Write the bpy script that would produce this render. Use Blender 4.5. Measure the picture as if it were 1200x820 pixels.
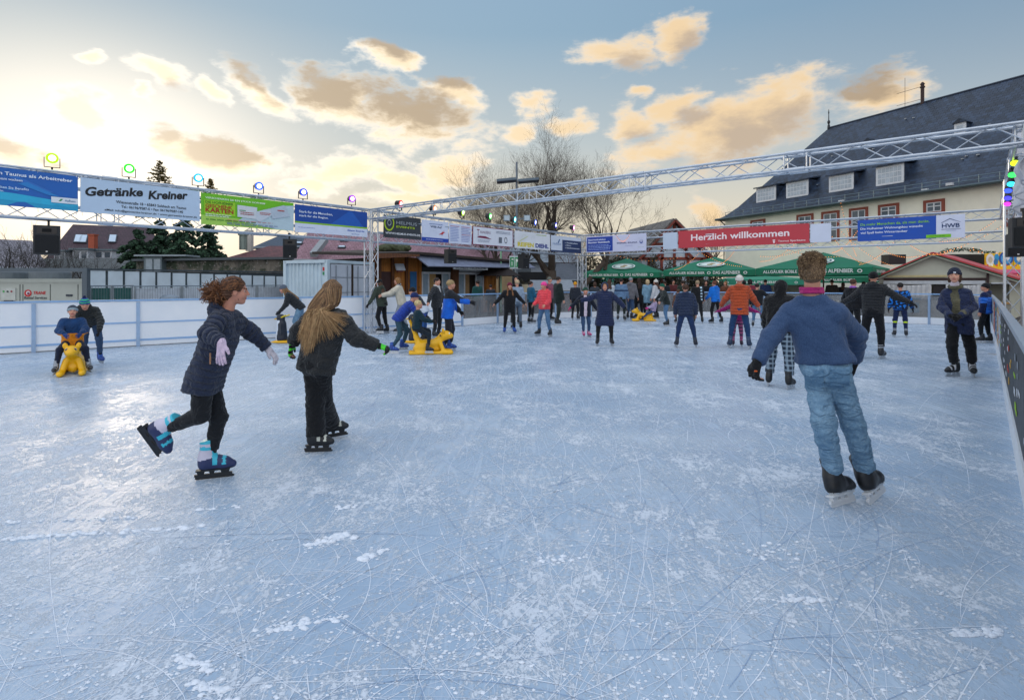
import bpy, math, random
import numpy as np
from mathutils import Vector, Matrix
for o in list(bpy.data.objects): bpy.data.objects.remove(o)
SC = bpy.context.scene
COL = SC.collection
R = math.radians
F, CX, HY, CH = 660.0, 600.0, 331.0, 1.6      # photograph: focal length and horizon in pixels, eye height in metres

# ------------------------------------------------------------------ camera, sky, sun, exposure
cam = bpy.data.cameras.new('camera'); camo = bpy.data.objects.new('camera', cam); COL.objects.link(camo)
camo.location = (0, 0, CH); camo.rotation_euler = (R(90), 0, 0)
cam.sensor_width = 36; cam.lens = 36 * F / 1200; cam.shift_y = -(410 - HY) / 1200
cam.clip_start = 0.05; cam.clip_end = 3000
SC.camera = camo
SC.view_settings.view_transform = 'Standard'; SC.view_settings.look = 'None'
SC.view_settings.exposure = 0.45; SC.view_settings.gamma = 1
SC.render.engine = 'CYCLES'

SUN_AZ, SUN_EL = math.atan((120 - 600) / 660), R(8.5)     # azimuth from +Y towards +X
world = bpy.data.worlds.new('World'); SC.world = world; world.use_nodes = True
nt = world.node_tree; nt.nodes.clear()

class NB:
    """small helper for writing node maths"""
    def __init__(s, nt): s.nt = nt
    def node(s, typ, **kw):
        n = s.nt.nodes.new(typ)
        for k, v in kw.items(): setattr(n, k, v)
        return n
    def put(s, sock, v):
        if isinstance(v, bpy.types.NodeSocket): s.nt.links.new(v, sock)
        elif v is not None: sock.default_value = v
    def m(s, op, a, b=None, c=None, clamp=False):
        n = s.node('ShaderNodeMath', operation=op, use_clamp=clamp)
        s.put(n.inputs[0], a)
        if b is not None: s.put(n.inputs[1], b)
        if c is not None: s.put(n.inputs[2], c)
        return n.outputs[0]
    def xyz(s, x, y, z):
        n = s.node('ShaderNodeCombineXYZ')
        for i, v in enumerate((x, y, z)): s.put(n.inputs[i], v)
        return n.outputs[0]
    def sep(s, v):
        n = s.node('ShaderNodeSeparateXYZ'); s.put(n.inputs[0], v); return n.outputs
    def noise(s, vec, scale, detail=4, rough=.55, dist=0, out=0):
        n = s.node('ShaderNodeTexNoise'); s.put(n.inputs['Vector'], vec)
        n.inputs['Scale'].default_value = scale; n.inputs['Detail'].default_value = detail
        n.inputs['Roughness'].default_value = rough; n.inputs['Distortion'].default_value = dist
        return n.outputs[out]
    def step(s, v, a, b):
        n = s.node('ShaderNodeMapRange', interpolation_type='SMOOTHSTEP'); s.put(n.inputs[0], v)
        n.inputs[1].default_value = a; n.inputs[2].default_value = b
        return n.outputs[0]
    def lin(s, v, a, b, c=0., d=1.):
        n = s.node('ShaderNodeMapRange'); s.put(n.inputs[0], v)
        for i, q in enumerate((a, b, c, d)): n.inputs[i + 1].default_value = q
        return n.outputs[0]
    def mix(s, f, a, b, mode='MIX'):
        n = s.node('ShaderNodeMix', data_type='RGBA', blend_type=mode)
        s.put(n.inputs[0], f)
        for i, v in ((6, a), (7, b)):
            if isinstance(v, (tuple, list)): v = tuple(v)[:3] + (1,)
            s.put(n.inputs[i], v)
        return n.outputs[2]
    def ramp(s, f, stops):
        n = s.node('ShaderNodeValToRGB'); s.put(n.inputs[0], f); cr = n.color_ramp
        while len(cr.elements) < len(stops): cr.elements.new(.5)
        for e, (p, c) in zip(cr.elements, stops): e.position = p; e.color = tuple(c)[:3] + (1,)
        return n.outputs[0]

def sky_world():
    b = NB(nt)
    tc = b.node('ShaderNodeTexCoord'); x, y, z = b.sep(tc.outputs['Generated'])
    az = b.m('ARCTAN2', x, y)
    hyp = b.m('SQRT', b.m('ADD', b.m('MULTIPLY', x, x), b.m('MULTIPLY', y, y)))
    e = b.m('DIVIDE', z, b.m('MAXIMUM', hyp, .02))
    def pe(px, py):
        a = math.atan((px - 600) / 660); return a, (331 - py) / 660 * math.cos(a)
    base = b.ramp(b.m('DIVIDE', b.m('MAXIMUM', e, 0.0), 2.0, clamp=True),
                  [(0, (.66, .57, .43)), (.055, (.62, .57, .46)), (.12, (.44, .49, .50)), (.22, (.24, .36, .47)), (.32, (.23, .35, .49)), (.6, (.74, .86, 1.05))])  # last stop: unseen zenith, brightened to light the scene from above
    # away from the sun the sky is deeper and bluer
    away = b.step(az, -.15, 1.0)
    awaye = b.m('MULTIPLY', away, b.step(e, .05, .4))
    base = b.mix(b.m('MULTIPLY', awaye, .62), base, (.13, .22, .34))
    sa, se = pe(120, 205)
    da = b.m('SUBTRACT', az, sa); de = b.m('SUBTRACT', e, se)
    d2 = b.m('ADD', b.m('MULTIPLY', b.m('MULTIPLY', da, da), .55), b.m('MULTIPLY', de, de))
    g1 = b.m('POWER', 2.718, b.m('MULTIPLY', d2, -48.))
    g2 = b.m('POWER', 2.718, b.m('MULTIPLY', d2, -11.))
    base = b.mix(b.m('MULTIPLY', g2, .34, clamp=True), base, (.66, .61, .52))
    base = b.mix(b.m('MULTIPLY', g1, .95, clamp=True), base, (1.05, 1.0, .90))
    vec = b.xyz(b.m('MULTIPLY', az, 1.0), b.m('MULTIPLY', e, 1.9), 0.0)
    nz = b.noise(vec, 9.0, 7, .62, .3); nf = b.noise(vec, 30., 5, .6)
    nn = b.m('ADD', b.m('MULTIPLY', nz, .8), b.m('MULTIPLY', nf, .3))      # about .55
    wc = b.node('ShaderNodeTexNoise'); b.put(wc.inputs['Vector'], vec); wc.inputs['Scale'].default_value = 5.5; wc.inputs['Detail'].default_value = 5; wc.inputs['Roughness'].default_value = .6
    w0, w1, _ = b.sep(wc.outputs[1]); az0, e0 = az, e
    azw = b.m('ADD', az, b.m('MULTIPLY', b.m('SUBTRACT', w0, .5), .15)); ew = b.m('ADD', e, b.m('MULTIPLY', b.m('SUBTRACT', w1, .5), .085))
    def field(lst, ox=0, oy=0):
        acc = None
        for (px, py, rx, ry, rot) in lst:
            ca, ce = pe(px, py); co = math.cos(ca)
            rx_, ry_ = rx * 1.15 / 660 * co * co, ry * 1.15 / 660 * co
            u = b.m('ADD', azw, -ca + ox); v = b.m('ADD', ew, -ce + oy)
            cr, sr = math.cos(R(-rot)), math.sin(R(-rot))
            uu = b.m('ADD', b.m('MULTIPLY', u, cr / rx_), b.m('MULTIPLY', v, sr / rx_))
            vv = b.m('ADD', b.m('MULTIPLY', u, -sr / ry_), b.m('MULTIPLY', v, cr / ry_))
            f = b.m('SUBTRACT', 1.0, b.m('SQRT', b.m('ADD', b.m('MULTIPLY', uu, uu), b.m('MULTIPLY', vv, vv))))
            acc = f if acc is None else b.m('MAXIMUM', acc, f)
        return acc
    dark = [(400, 112, 72, 36, 8), (485, 135, 105, 40, 14), (300, 102, 52, 20, 28), (205, 162, 45, 22, 8), (272, 184, 80, 30, 12), (8, 186, 44, 26, 20),
            (535, 106, 50, 15, 14), (460, 62, 46, 16, 12), (1025, 112, 66, 30, 0), (60, 200, 40, 14, 0)]
    lite = [(722, 60, 58, 30, -8), (797, 40, 36, 28, 0), (900, 130, 80, 54, -14), (850, 152, 100, 48, -18), (780, 172, 66, 26, -14), (800, 122, 40, 18, -8),
            (742, 142, 36, 24, 0), (110, 70, 26, 10, 5), (188, 92, 40, 22, 22), (246, 102, 24, 15, 40), (88, 130, 42, 30, 30), (160, 110, 18, 12, 20), (405, 196, 68, 24, -10),
            (465, 212, 40, 18, 10), (608, 158, 36, 18, -20), (525, 204, 46, 20, -10), (830, 250, 24, 22, 10), (757, 100, 24, 10, 0),
            (668, 143, 30, 14, 0), (470, 235, 60, 12, 0), (370, 222, 30, 14, 0), (620, 122, 30, 14, 20)]
    fd, fl = field(dark), field(lite)
    ftot = b.m('MAXIMUM', fd, fl)
    dens = b.m('ADD', ftot, b.m('MULTIPLY', b.m('SUBTRACT', nn, .56), 2.3))
    alpha = b.m('POWER', b.step(dens, -.05, .50), 1.15)
    fsh = field(dark, .012, -.018)
    core = b.step(b.m('ADD', fsh, b.m('MULTIPLY', b.m('SUBTRACT', nn, .55), 1.7)), .2, .72)
    lsh = field(lite[:9], -.02, .022)
    lcore = b.step(b.m('ADD', lsh, b.m('MULTIPLY', b.m('SUBTRACT', nn, .55), 1.6)), .32, .95)
    edge = b.step(dens, .1, .75); rim = b.mix(b.step(az, -.5, .35), b.mix(edge, (1.05, .99, .88), (1.0, .83, .58)), b.mix(edge, (.74, .64, .52), (.78, .57, .33)))
    ccol = b.mix(b.m('MULTIPLY', core, .74), rim, (.27, .195, .13))
    ccol = b.mix(b.m('MULTIPLY', lcore, .62), ccol, (.30, .25, .23))
    col = b.mix(b.m('MULTIPLY', alpha, .92), base, ccol)
    gl = b.m('MULTIPLY', g1, .35, clamp=True)
    col = b.mix(gl, col, (1.02, .97, .86))
    back = b.step(y, .15, -.5); col = b.mix(b.m('MULTIPLY', back, .75), col, (1.12, 1.14, 1.2))     # unseen sky behind the viewer, brightened to light surfaces facing the camera
    # below the horizon
    col = b.mix(b.step(e, 0.0, -.06), col, (.30, .32, .35))
    sky = b.node('ShaderNodeTexSky', sky_type='NISHITA'); sky.sun_disc = False
    sky.sun_elevation = SUN_EL; sky.sun_rotation = SUN_AZ; sky.air_density = 1.2; sky.dust_density = 2
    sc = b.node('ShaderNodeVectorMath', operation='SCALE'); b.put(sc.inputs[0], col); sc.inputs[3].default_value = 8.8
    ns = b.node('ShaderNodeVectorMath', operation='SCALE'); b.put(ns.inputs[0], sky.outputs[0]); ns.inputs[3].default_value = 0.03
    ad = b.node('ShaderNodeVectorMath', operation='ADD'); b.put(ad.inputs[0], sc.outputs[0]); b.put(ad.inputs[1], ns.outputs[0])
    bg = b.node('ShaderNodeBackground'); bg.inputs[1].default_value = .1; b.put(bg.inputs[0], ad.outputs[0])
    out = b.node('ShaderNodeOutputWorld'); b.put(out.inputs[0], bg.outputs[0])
sky_world()
world.cycles.sampling_method = 'MANUAL'; world.cycles.sample_map_resolution = 512

sun = bpy.data.lights.new('sun', 'SUN'); suno = bpy.data.objects.new('sun', sun); COL.objects.link(suno)
sun.energy = .38; sun.angle = R(12); sun.color = (1.0, .80, .58)
sd = Vector((math.sin(SUN_AZ) * math.cos(SUN_EL), math.cos(SUN_AZ) * math.cos(SUN_EL), math.sin(SUN_EL)))
suno.rotation_euler = sd.to_track_quat('Z', 'Y').to_euler()

# ------------------------------------------------------------------ helpers
def W(px, py, d): return Vector(((px - CX) / F * d, d, CH + (HY - py) / F * d))
def GD(py): return CH * F / (py - HY)
def hit(px, P, D):
    k = (px - CX) / F; t = (k * P[1] - P[0]) / (D[0] - k * D[1])
    return Vector((P[0] + t * D[0], P[1] + t * D[1], 0))
def lin(h):
    if not isinstance(h, str): return tuple(h)
    h = h.lstrip('#'); o = []
    for i in (0, 2, 4):
        c = int(h[i:i + 2], 16) / 255; o.append(c / 12.92 if c <= .04045 else ((c + .055) / 1.055) ** 2.4)
    return tuple(o)
_mats = {}
def M(col, rough=.6, metal=0, var=.12, vs=6., bump=0., bs=60., emit=0, spec=.5, sheen=0, tag=''):
    key = (str(col), rough, metal, var, vs, bump, bs, emit, spec, sheen, tag)
    if key in _mats: return _mats[key]
    m = bpy.data.materials.new(tag or 'surface'); m.use_nodes = True; t = m.node_tree; b = NB(t)
    p = t.nodes['Principled BSDF']; c = lin(col)
    tc = b.node('ShaderNodeTexCoord').outputs['Object']
    n = b.noise(tc, vs, 5, .6)
    hi = tuple(min(1, q * (1 + var)) for q in c); lo = tuple(q * (1 - var) for q in c)
    cc = b.mix(b.lin(n, .3, .7), lo, hi)
    b.put(p.inputs['Base Color'], cc)
    b.put(p.inputs['Roughness'], b.lin(n, .3, .7, max(.02, rough - .06), min(1, rough + .06)))
    p.inputs['Metallic'].default_value = metal; p.inputs['Specular IOR Level'].default_value = spec
    if sheen: p.inputs['Sheen Weight'].default_value = sheen; p.inputs['Sheen Roughness'].default_value = .5
    if bump:
        bn = b.node('ShaderNodeBump'); bn.inputs['Strength'].default_value = bump; bn.inputs['Distance'].default_value = .01
        b.put(bn.inputs['Height'], b.noise(tc, bs, 5, .6)); b.put(p.inputs['Normal'], bn.outputs[0])
    if emit:
        p.inputs['Emission Strength'].default_value = emit; p.inputs['Emission Color'].default_value = c + (1,)
    _mats[key] = m; return m
def fab(col, var=.2):
    key = ('fab', col, var)
    if key in _mats: return _mats[key]
    m = M(col, .85, 0, var, 9., .5, 90., sheen=.12, spec=.25, tag='cloth').copy(); b = NB(m.node_tree); p = m.node_tree.nodes['Principled BSDF']; tc = b.node('ShaderNodeTexCoord').outputs['Object']
    fold = b.m('ABSOLUTE', b.m('SUBTRACT', b.noise(tc, 7, 3, .55, 1.4), .5)); bn = b.node('ShaderNodeBump'); bn.inputs['Distance'].default_value = .03; bn.inputs['Strength'].default_value = .6
    b.put(bn.inputs['Height'], b.m('ADD', b.m('MINIMUM', b.m('MULTIPLY', fold, 4.), .6), b.m('MULTIPLY', b.noise(tc, 180, 2, .6), .05))); b.put(p.inputs['Normal'], bn.outputs[0]); _mats[key] = m; return m
def alu(): return M('#c4cad2', .32, .75, .1, 8., 0, tag='aluminium')

def tag(o, label=None, cat=None, group=None, kind=None):
    if label: o['label'] = label
    if cat: o['category'] = cat
    if group: o['group'] = group
    if kind: o['kind'] = kind
    return o
def thing(name, label, cat, loc=(0, 0, 0), rz=0, group=None):
    o = bpy.data.objects.new(name, None); COL.objects.link(o); o.empty_display_size = .1
    o.location = loc; o.rotation_euler = (0, 0, rz); return tag(o, label, cat, group)
def copy_tree(o, parent=None):
    c = o.copy(); COL.objects.link(c); c.parent = parent
    for ch in list(o.children): copy_tree(ch, c)
    return c
class MB:
    def __init__(s): s.v = []; s.f = []; s.mi = []; s.cur = 0
    def add(s, vs, fs):
        n = len(s.v); s.v += [tuple(v) for v in vs]; s.f += [tuple(i + n for i in f) for f in fs]; s.mi += [s.cur] * len(fs); return s
    def box(s, c, d, rz=0, mat=None):
        c = Vector(c); hx, hy, hz = d[0] / 2, d[1] / 2, d[2] / 2
        mm = mat if mat is not None else Matrix.Rotation(rz, 3, 'Z')
        vs = [c + mm @ Vector((x, y, z)) for x in (-hx, hx) for y in (-hy, hy) for z in (-hz, hz)]
        return s.add(vs, [(0, 1, 3, 2), (4, 6, 7, 5), (0, 4, 5, 1), (2, 3, 7, 6), (0, 2, 6, 4), (1, 5, 7, 3)])
    def beam(s, a, b, w, h, up=(0, 0, 1)):
        a, b = Vector(a), Vector(b); d = b - a; L = d.length
        if L < 1e-6: return s
        d /= L; u = Vector(up)
        if abs(d.dot(u)) > .98: u = Vector((0, 1, 0))
        r = d.cross(u).normalized(); u2 = r.cross(d)
        vs = []
        for p in (a, b):
            for i, j in ((-1, -1), (1, -1), (1, 1), (-1, 1)): vs.append(p + r * (w / 2 * i) + u2 * (h / 2 * j))
        return s.add(vs, [(0, 3, 2, 1), (4, 5, 6, 7), (0, 1, 5, 4), (1, 2, 6, 5), (2, 3, 7, 6), (3, 0, 4, 7)])
    def tube(s, a, b, r, n=8, r2=None, cap=True):
        a, b = Vector(a), Vector(b); d = b - a
        if d.length < 1e-6: return s
        d.normalize(); u = Vector((0, 0, 1)) if abs(d.z) < .9 else Vector((1, 0, 0))
        x = d.cross(u).normalized(); y = d.cross(x); r2 = r if r2 is None else r2; vs = []
        for p, rr in ((a, r), (b, r2)):
            for i in range(n):
                t = 2 * math.pi * i / n; vs.append(p + x * (rr * math.cos(t)) + y * (rr * math.sin(t)))
        fs = [(i, (i + 1) % n, n + (i + 1) % n, n + i) for i in range(n)]
        if cap: fs += [tuple(range(n))[::-1], tuple(range(n, 2 * n))]
        return s.add(vs, fs)
    def path(s, pts, rs, n=6):
        pts = [Vector(p) for p in pts]; vs = []; m = len(pts)
        if not hasattr(rs, '__len__'): rs = [rs] * m
        px = None
        for i, p in enumerate(pts):
            d = (pts[min(i + 1, m - 1)] - pts[max(i - 1, 0)])
            if d.length < 1e-9: d = Vector((0, 0, 1))
            d.normalize()
            if px is None: u = Vector((0, 0, 1)) if abs(d.z) < .9 else Vector((1, 0, 0)); x = d.cross(u).normalized()
            else:
                x = px - d * px.dot(d); x = x.normalized() if x.length > 1e-6 else d.orthogonal().normalized()
            px = x; y = d.cross(x)
            for k in range(n):
                t = 2 * math.pi * k / n; vs.append(p + x * (rs[i] * math.cos(t)) + y * (rs[i] * math.sin(t)))
        fs = [(i * n + k, i * n + (k + 1) % n, (i + 1) * n + (k + 1) % n, (i + 1) * n + k) for i in range(m - 1) for k in range(n)]
        fs += [tuple(range(n))[::-1], tuple(range((m - 1) * n, m * n))]
        return s.add(vs, fs)
    def lathe(s, prof, n=16, c=(0, 0, 0)):
        vs = []; c = Vector(c)
        for r, z in prof:
            for i in range(n): t = 2 * math.pi * i / n; vs.append(c + Vector((r * math.cos(t), r * math.sin(t), z)))
        fs = [(j * n + i, j * n + (i + 1) % n, (j + 1) * n + (i + 1) % n, (j + 1) * n + i) for j in range(len(prof) - 1) for i in range(n)]
        fs += [tuple(range(n))[::-1], tuple(range((len(prof) - 1) * n, len(prof) * n))]
        return s.add(vs, fs)
    def slab(s, poly, th):
        """polygon (3D points) thickened along its normal"""
        P = [Vector(p) for p in poly]; nrm = Vector((0, 0, 0))
        for i in range(len(P)): nrm += P[i].cross(P[(i + 1) % len(P)])
        nrm.normalize(); n = len(P)
        vs = P + [p - nrm * th for p in P]
        fs = [tuple(range(n)), tuple(range(n, 2 * n))[::-1]] + [(i, i + n, (i + 1) % n + n, (i + 1) % n) for i in range(n)]
        return s.add(vs, fs)
    def build(s, name, mats, parent=None, smooth=False, offset=None):
        me = bpy.data.meshes.new(name); vs = s.v
        if offset is not None: o_ = Vector(offset); vs = [tuple(Vector(v) - o_) for v in vs]
        me.from_pydata(vs, [], s.f)
        if not isinstance(mats, (list, tuple)): mats = [mats]
        for m in mats: me.materials.append(m)
        if len(mats) > 1: me.polygons.foreach_set('material_index', s.mi)
        if smooth: me.polygons.foreach_set('use_smooth', [True] * len(me.polygons))
        me.update(); o = bpy.data.objects.new(name, me); COL.objects.link(o)
        if parent is not None: o.parent = parent
        return o
def np_obj(name, V, Fc, mats, parent=None, smooth=True, mi=None):
    me = bpy.data.meshes.new(name); V = np.asarray(V, dtype=np.float32); Fc = np.asarray(Fc, dtype=np.int32)
    k = Fc.shape[1]; me.vertices.add(len(V)); me.vertices.foreach_set('co', V.ravel())
    me.loops.add(Fc.size); me.loops.foreach_set('vertex_index', Fc.ravel())
    me.polygons.add(len(Fc)); me.polygons.foreach_set('loop_start', np.arange(0, Fc.size, k, dtype=np.int32))
    me.polygons.foreach_set('loop_total', np.full(len(Fc), k, dtype=np.int32))
    if not isinstance(mats, (list, tuple)): mats = [mats]
    for m in mats: me.materials.append(m)
    if mi is not None: me.polygons.foreach_set('material_index', np.asarray(mi, dtype=np.int32))
    if smooth: me.polygons.foreach_set('use_smooth', np.ones(len(Fc), dtype=bool))
    me.update(calc_edges=True); me.validate()
    o = bpy.data.objects.new(name, me); COL.objects.link(o)
    if parent is not None: o.parent = parent
    return o
def text_mesh(body, width, height, bold=0., shear=0.):
    """letters as flat polygons, lower left corner at 0,0; returns verts (x,z) and faces"""
    cu = bpy.data.curves.new('t', 'FONT'); cu.body = body; cu.size = 1; cu.offset = bold; cu.resolution_u = 3; cu.shear = shear
    ob = bpy.data.objects.new('t', cu); COL.objects.link(ob)
    dg = bpy.context.evaluated_depsgraph_get(); me = bpy.data.meshes.new_from_object(ob.evaluated_get(dg))
    vs = [(v.co.x, v.co.y) for v in me.vertices]; fs = [tuple(p.vertices) for p in me.polygons]
    bpy.data.objects.remove(ob); bpy.data.curves.remove(cu); bpy.data.meshes.remove(me)
    if not vs: return [], []
    x0 = min(v[0] for v in vs); x1 = max(v[0] for v in vs)
    z0 = min(v[1] for v in vs); z1 = max(v[1] for v in vs)
    sx = width / (x1 - x0) if width else height / (z1 - z0); sz = height / (z1 - z0) if height else sx
    return [((v[0] - x0) * sx, (v[1] - z0) * sz) for v in vs], fs
def lettering(parent, body, x, z, w, h, col, y=-.006, bold=0., name='lettering', slope=0., fn=None, shear=0., mat=None):
    vs, fs = text_mesh(body, w, h, bold, shear); V = []
    for (a, c) in vs:
        X, Z = x + a, z + c + slope * a
        V.append((X, y + (fn(X, Z) if fn else 0), Z))
    mb = MB(); mb.add(V, fs); return mb.build(name, mat or M(col, .6, var=.03), parent)

# ------------------------------------------------------------------ ground and ice
def ice_mat():
    m = bpy.data.materials.new('ice'); m.use_nodes = True; t = m.node_tree; b = NB(t); p = t.nodes['Principled BSDF']
    tc = b.node('ShaderNodeTexCoord').outputs['Object']
    def mapv(rz, sx=1, sy=1, lx=0):
        n = b.node('ShaderNodeMapping'); b.put(n.inputs[0], tc); n.inputs['Rotation'].default_value = (0, 0, R(rz))
        n.inputs['Scale'].default_value = (sx, sy, 1); n.inputs['Location'].default_value = (lx, lx * .7, 0); return n.outputs[0]
    def scratches(rz, sx, sy, scale, w, loc):
        n = b.noise(mapv(rz, sx, sy, loc), scale, 1.5, .45, .5)
        a = b.m('ABSOLUTE', b.m('SUBTRACT', n, .5)); return b.m('SUBTRACT', 1., b.step(a, 0, w))
    s1 = scratches(20, 1, .10, .8, .0030, 3); s2 = scratches(100, 1, .08, 1.1, .0035, 11)
    s3 = scratches(-35, 1, .09, 1.6, .005, 27); s4 = scratches(65, 1, .08, 2.3, .006, 41)
    s5 = scratches(140, 1, .09, 3.0, .008, 53); s6 = scratches(5, 1, .10, 4.0, .010, 77); s7 = scratches(80, 1, .12, 6.0, .014, 97); s8 = scratches(-60, 1, .12, 6.0, .014, 117)
    gate = b.step(b.noise(tc, 1.7, 3), .42, .6); gate2 = b.step(b.noise(mapv(0, 1, 1, 31), 2.3, 3), .45, .6)
    fine = b.m('MAXIMUM', b.m('MULTIPLY', b.m('MAXIMUM', b.m('MAXIMUM', s4, s5), s6), gate), b.m('MULTIPLY', b.m('MAXIMUM', s7, s8), gate2))
    scr = b.m('MAXIMUM', b.m('MAXIMUM', b.m('MULTIPLY', s1, .3), b.m('MULTIPLY', s2, .3)), b.m('MAXIMUM', b.m('MULTIPLY', s3, .3), b.m('MULTIPLY', fine, .35)))
    # scraped snow: patchy grains, drawn out along the skating direction
    patch = b.noise(mapv(25, 1, .7, 5), 1.3, 7, .68)
    g1 = b.noise(mapv(15, 1, .6), 11., 8, .78, .5); g2 = b.noise(mapv(-20, 1, .7, 9), 42., 4, .7, .4)
    g3 = b.noise(mapv(30, 1, .8, 9), 110., 3, .7)
    snow = b.m('ADD', b.m('ADD', b.m('MULTIPLY', g1, .42), b.m('MULTIPLY', g2, .38)), b.m('MULTIPLY', g3, .20))
    snow = b.step(b.m('ADD', snow, b.m('MULTIPLY', b.m('SUBTRACT', patch, .5), .42)), .50, .56)
    big = b.noise(tc, .28, 3, .5); streak = b.noise(mapv(35, .25, 1.2), 1.1, 4, .6)
    ice = b.mix(b.lin(big, .3, .7), (.31, .43, .58), (.43, .545, .68))
    ice = b.mix(b.m('MULTIPLY', b.step(streak, .4, .75), .45), ice, (.60, .69, .77))
    col = b.mix(b.m('MULTIPLY', snow, .58), ice, (.86, .88, .92))
    col = b.mix(b.m('MULTIPLY', scr, .6), col, (.82, .87, .94))
    b.put(p.inputs['Base Color'], col)
    b.put(p.inputs['Roughness'], b.lin(b.m('MAXIMUM', snow, scr), 0, 1, .27, .80))
    p.inputs['IOR'].default_value = 1.31; p.inputs['Specular IOR Level'].default_value = .55
    h = b.m('ADD', b.m('MULTIPLY', snow, .8), b.m('ADD', b.m('MULTIPLY', scr, -.5), b.m('ADD', b.m('MULTIPLY', g2, .25), b.m('MULTIPLY', g1, .5))))
    bn = b.node('ShaderNodeBump'); bn.inputs['Strength'].default_value = .55; bn.inputs['Distance'].default_value = .012
    b.put(bn.inputs['Height'], h); b.put(p.inputs['Normal'], bn.outputs[0])
    return m
g = MB(); g.add([(-900, -300, -.08), (900, -300, -.08), (900, 1500, -.08), (-900, 1500, -.08)], [(0, 1, 2, 3)])
tag(g.build('ground', M((.13, .13, .135), .9, var=.25, vs=2., bump=.5, bs=40)), kind='structure')
LEFT = [(-22, 3.6), (-11.4, 12.5), (-9.73, 13.9), (-4.64, 18.0), (-1.86, 20.8)]
BACK = [(-1.86, 20.8), (2.4, 25.8), (6.2, 26.2), (9.9, 25.6), (14.3, 22.8), (16.9, 20.9), (16.7, 19.6)]
RIGHT = [(16.7, 19.6), (11.55, 13.4), (4.3, 4.75), (.32, 0), (-2.0, -2.75)]
pts = LEFT + BACK[1:] + RIGHT[1:] + [(-12, -8), (-26, -2)]
g = MB(); n = len(pts)
g.add([(x, y, 0) for x, y in pts] + [(x, y, -.075) for x, y in pts], [tuple(range(n))[::-1], ] + [(i, (i + 1) % n, n + (i + 1) % n, n + i) for i in range(n)])
tag(g.build('ice', ice_mat()), kind='structure')

# scraped snow lying on the ice
def snow_crumbs():
    rnd = random.Random(5); mb = MB()
    def crumb(x, y, r):
        n = 6; vs = []
        for ring, (k, z) in enumerate(((1., 0.), (.75, .35), (.3, .6))):
            for i in range(n):
                a = i * 2 * math.pi / n + ring * .4; q = r * k * rnd.uniform(.7, 1.25)
                vs.append((x + q * math.cos(a) * 1.3, y + q * math.sin(a), z * r * rnd.uniform(.7, 1.1) + .001))
        mb.add(vs, [(j * n + i, j * n + (i + 1) % n, (j + 1) * n + (i + 1) % n, (j + 1) * n + i) for j in range(2) for i in range(n)] + [tuple(range(2 * n, 3 * n))])
    def streak(a, b_, num, spread, r):
        for i in range(num):
            t = rnd.random(); x = a[0] + (b_[0] - a[0]) * t + rnd.gauss(0, spread); y = a[1] + (b_[1] - a[1]) * t + rnd.gauss(0, spread * .6)
            crumb(x, y, r * (rnd.random() ** 2 * 1.2 + .25))
    def G(px, py): d = GD(py); return ((px - 600) / 660 * d, d)
    for (x0, y0, x1, y1, num, sp, r) in [(5, 632, 230, 617, 110, .02, .018), (0, 612, 160, 606, 40, .02, .015), (228, 598, 245, 596, 14, .02, .016), (270, 594, 290, 592, 10, .02, .014),
            (365, 640, 405, 626, 60, .03, .02), (310, 740, 400, 722, 90, .03, .012), (205, 770, 250, 785, 60, .03, .013), (230, 800, 270, 815, 50, .03, .013),
            (425, 655, 450, 645, 30, .02, .017), (910, 704, 960, 702, 50, .03, .013), (1120, 742, 1180, 740, 60, .03, .014), (620, 660, 680, 655, 30, .05, .012),
            (530, 735, 590, 780, 40, .03, .008), (900, 700, 905, 770, 25, .01, .006), (870, 650, 930, 640, 40, .08, .012), (390, 600, 420, 590, 20, .04, .015), (1050, 640, 1110, 700, 40, .02, .008)]:
        streak(G(x0, y0), G(x1, y1), num, sp, r)
    for i in range(1500):
        py = 560 + 330 * rnd.random() ** .8; px = rnd.uniform(-40, 1230); x, y = G(px, py)
        if x > .32 + .838 * y - .25: continue
        [crumb(x + rnd.gauss(0, .02), y + rnd.gauss(0, .012), .003 + .006 * rnd.random() ** 2) for _ in range(rnd.choice((1, 1, 2, 5)))]
    tag(mb.build('snow_crumbs', M((.78, .84, .93), .8, var=.05, bump=.4, bs=200), smooth=True), 'white crumbs of scraped snow scattered on the ice', 'snow', kind='stuff')
snow_crumbs()
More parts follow.
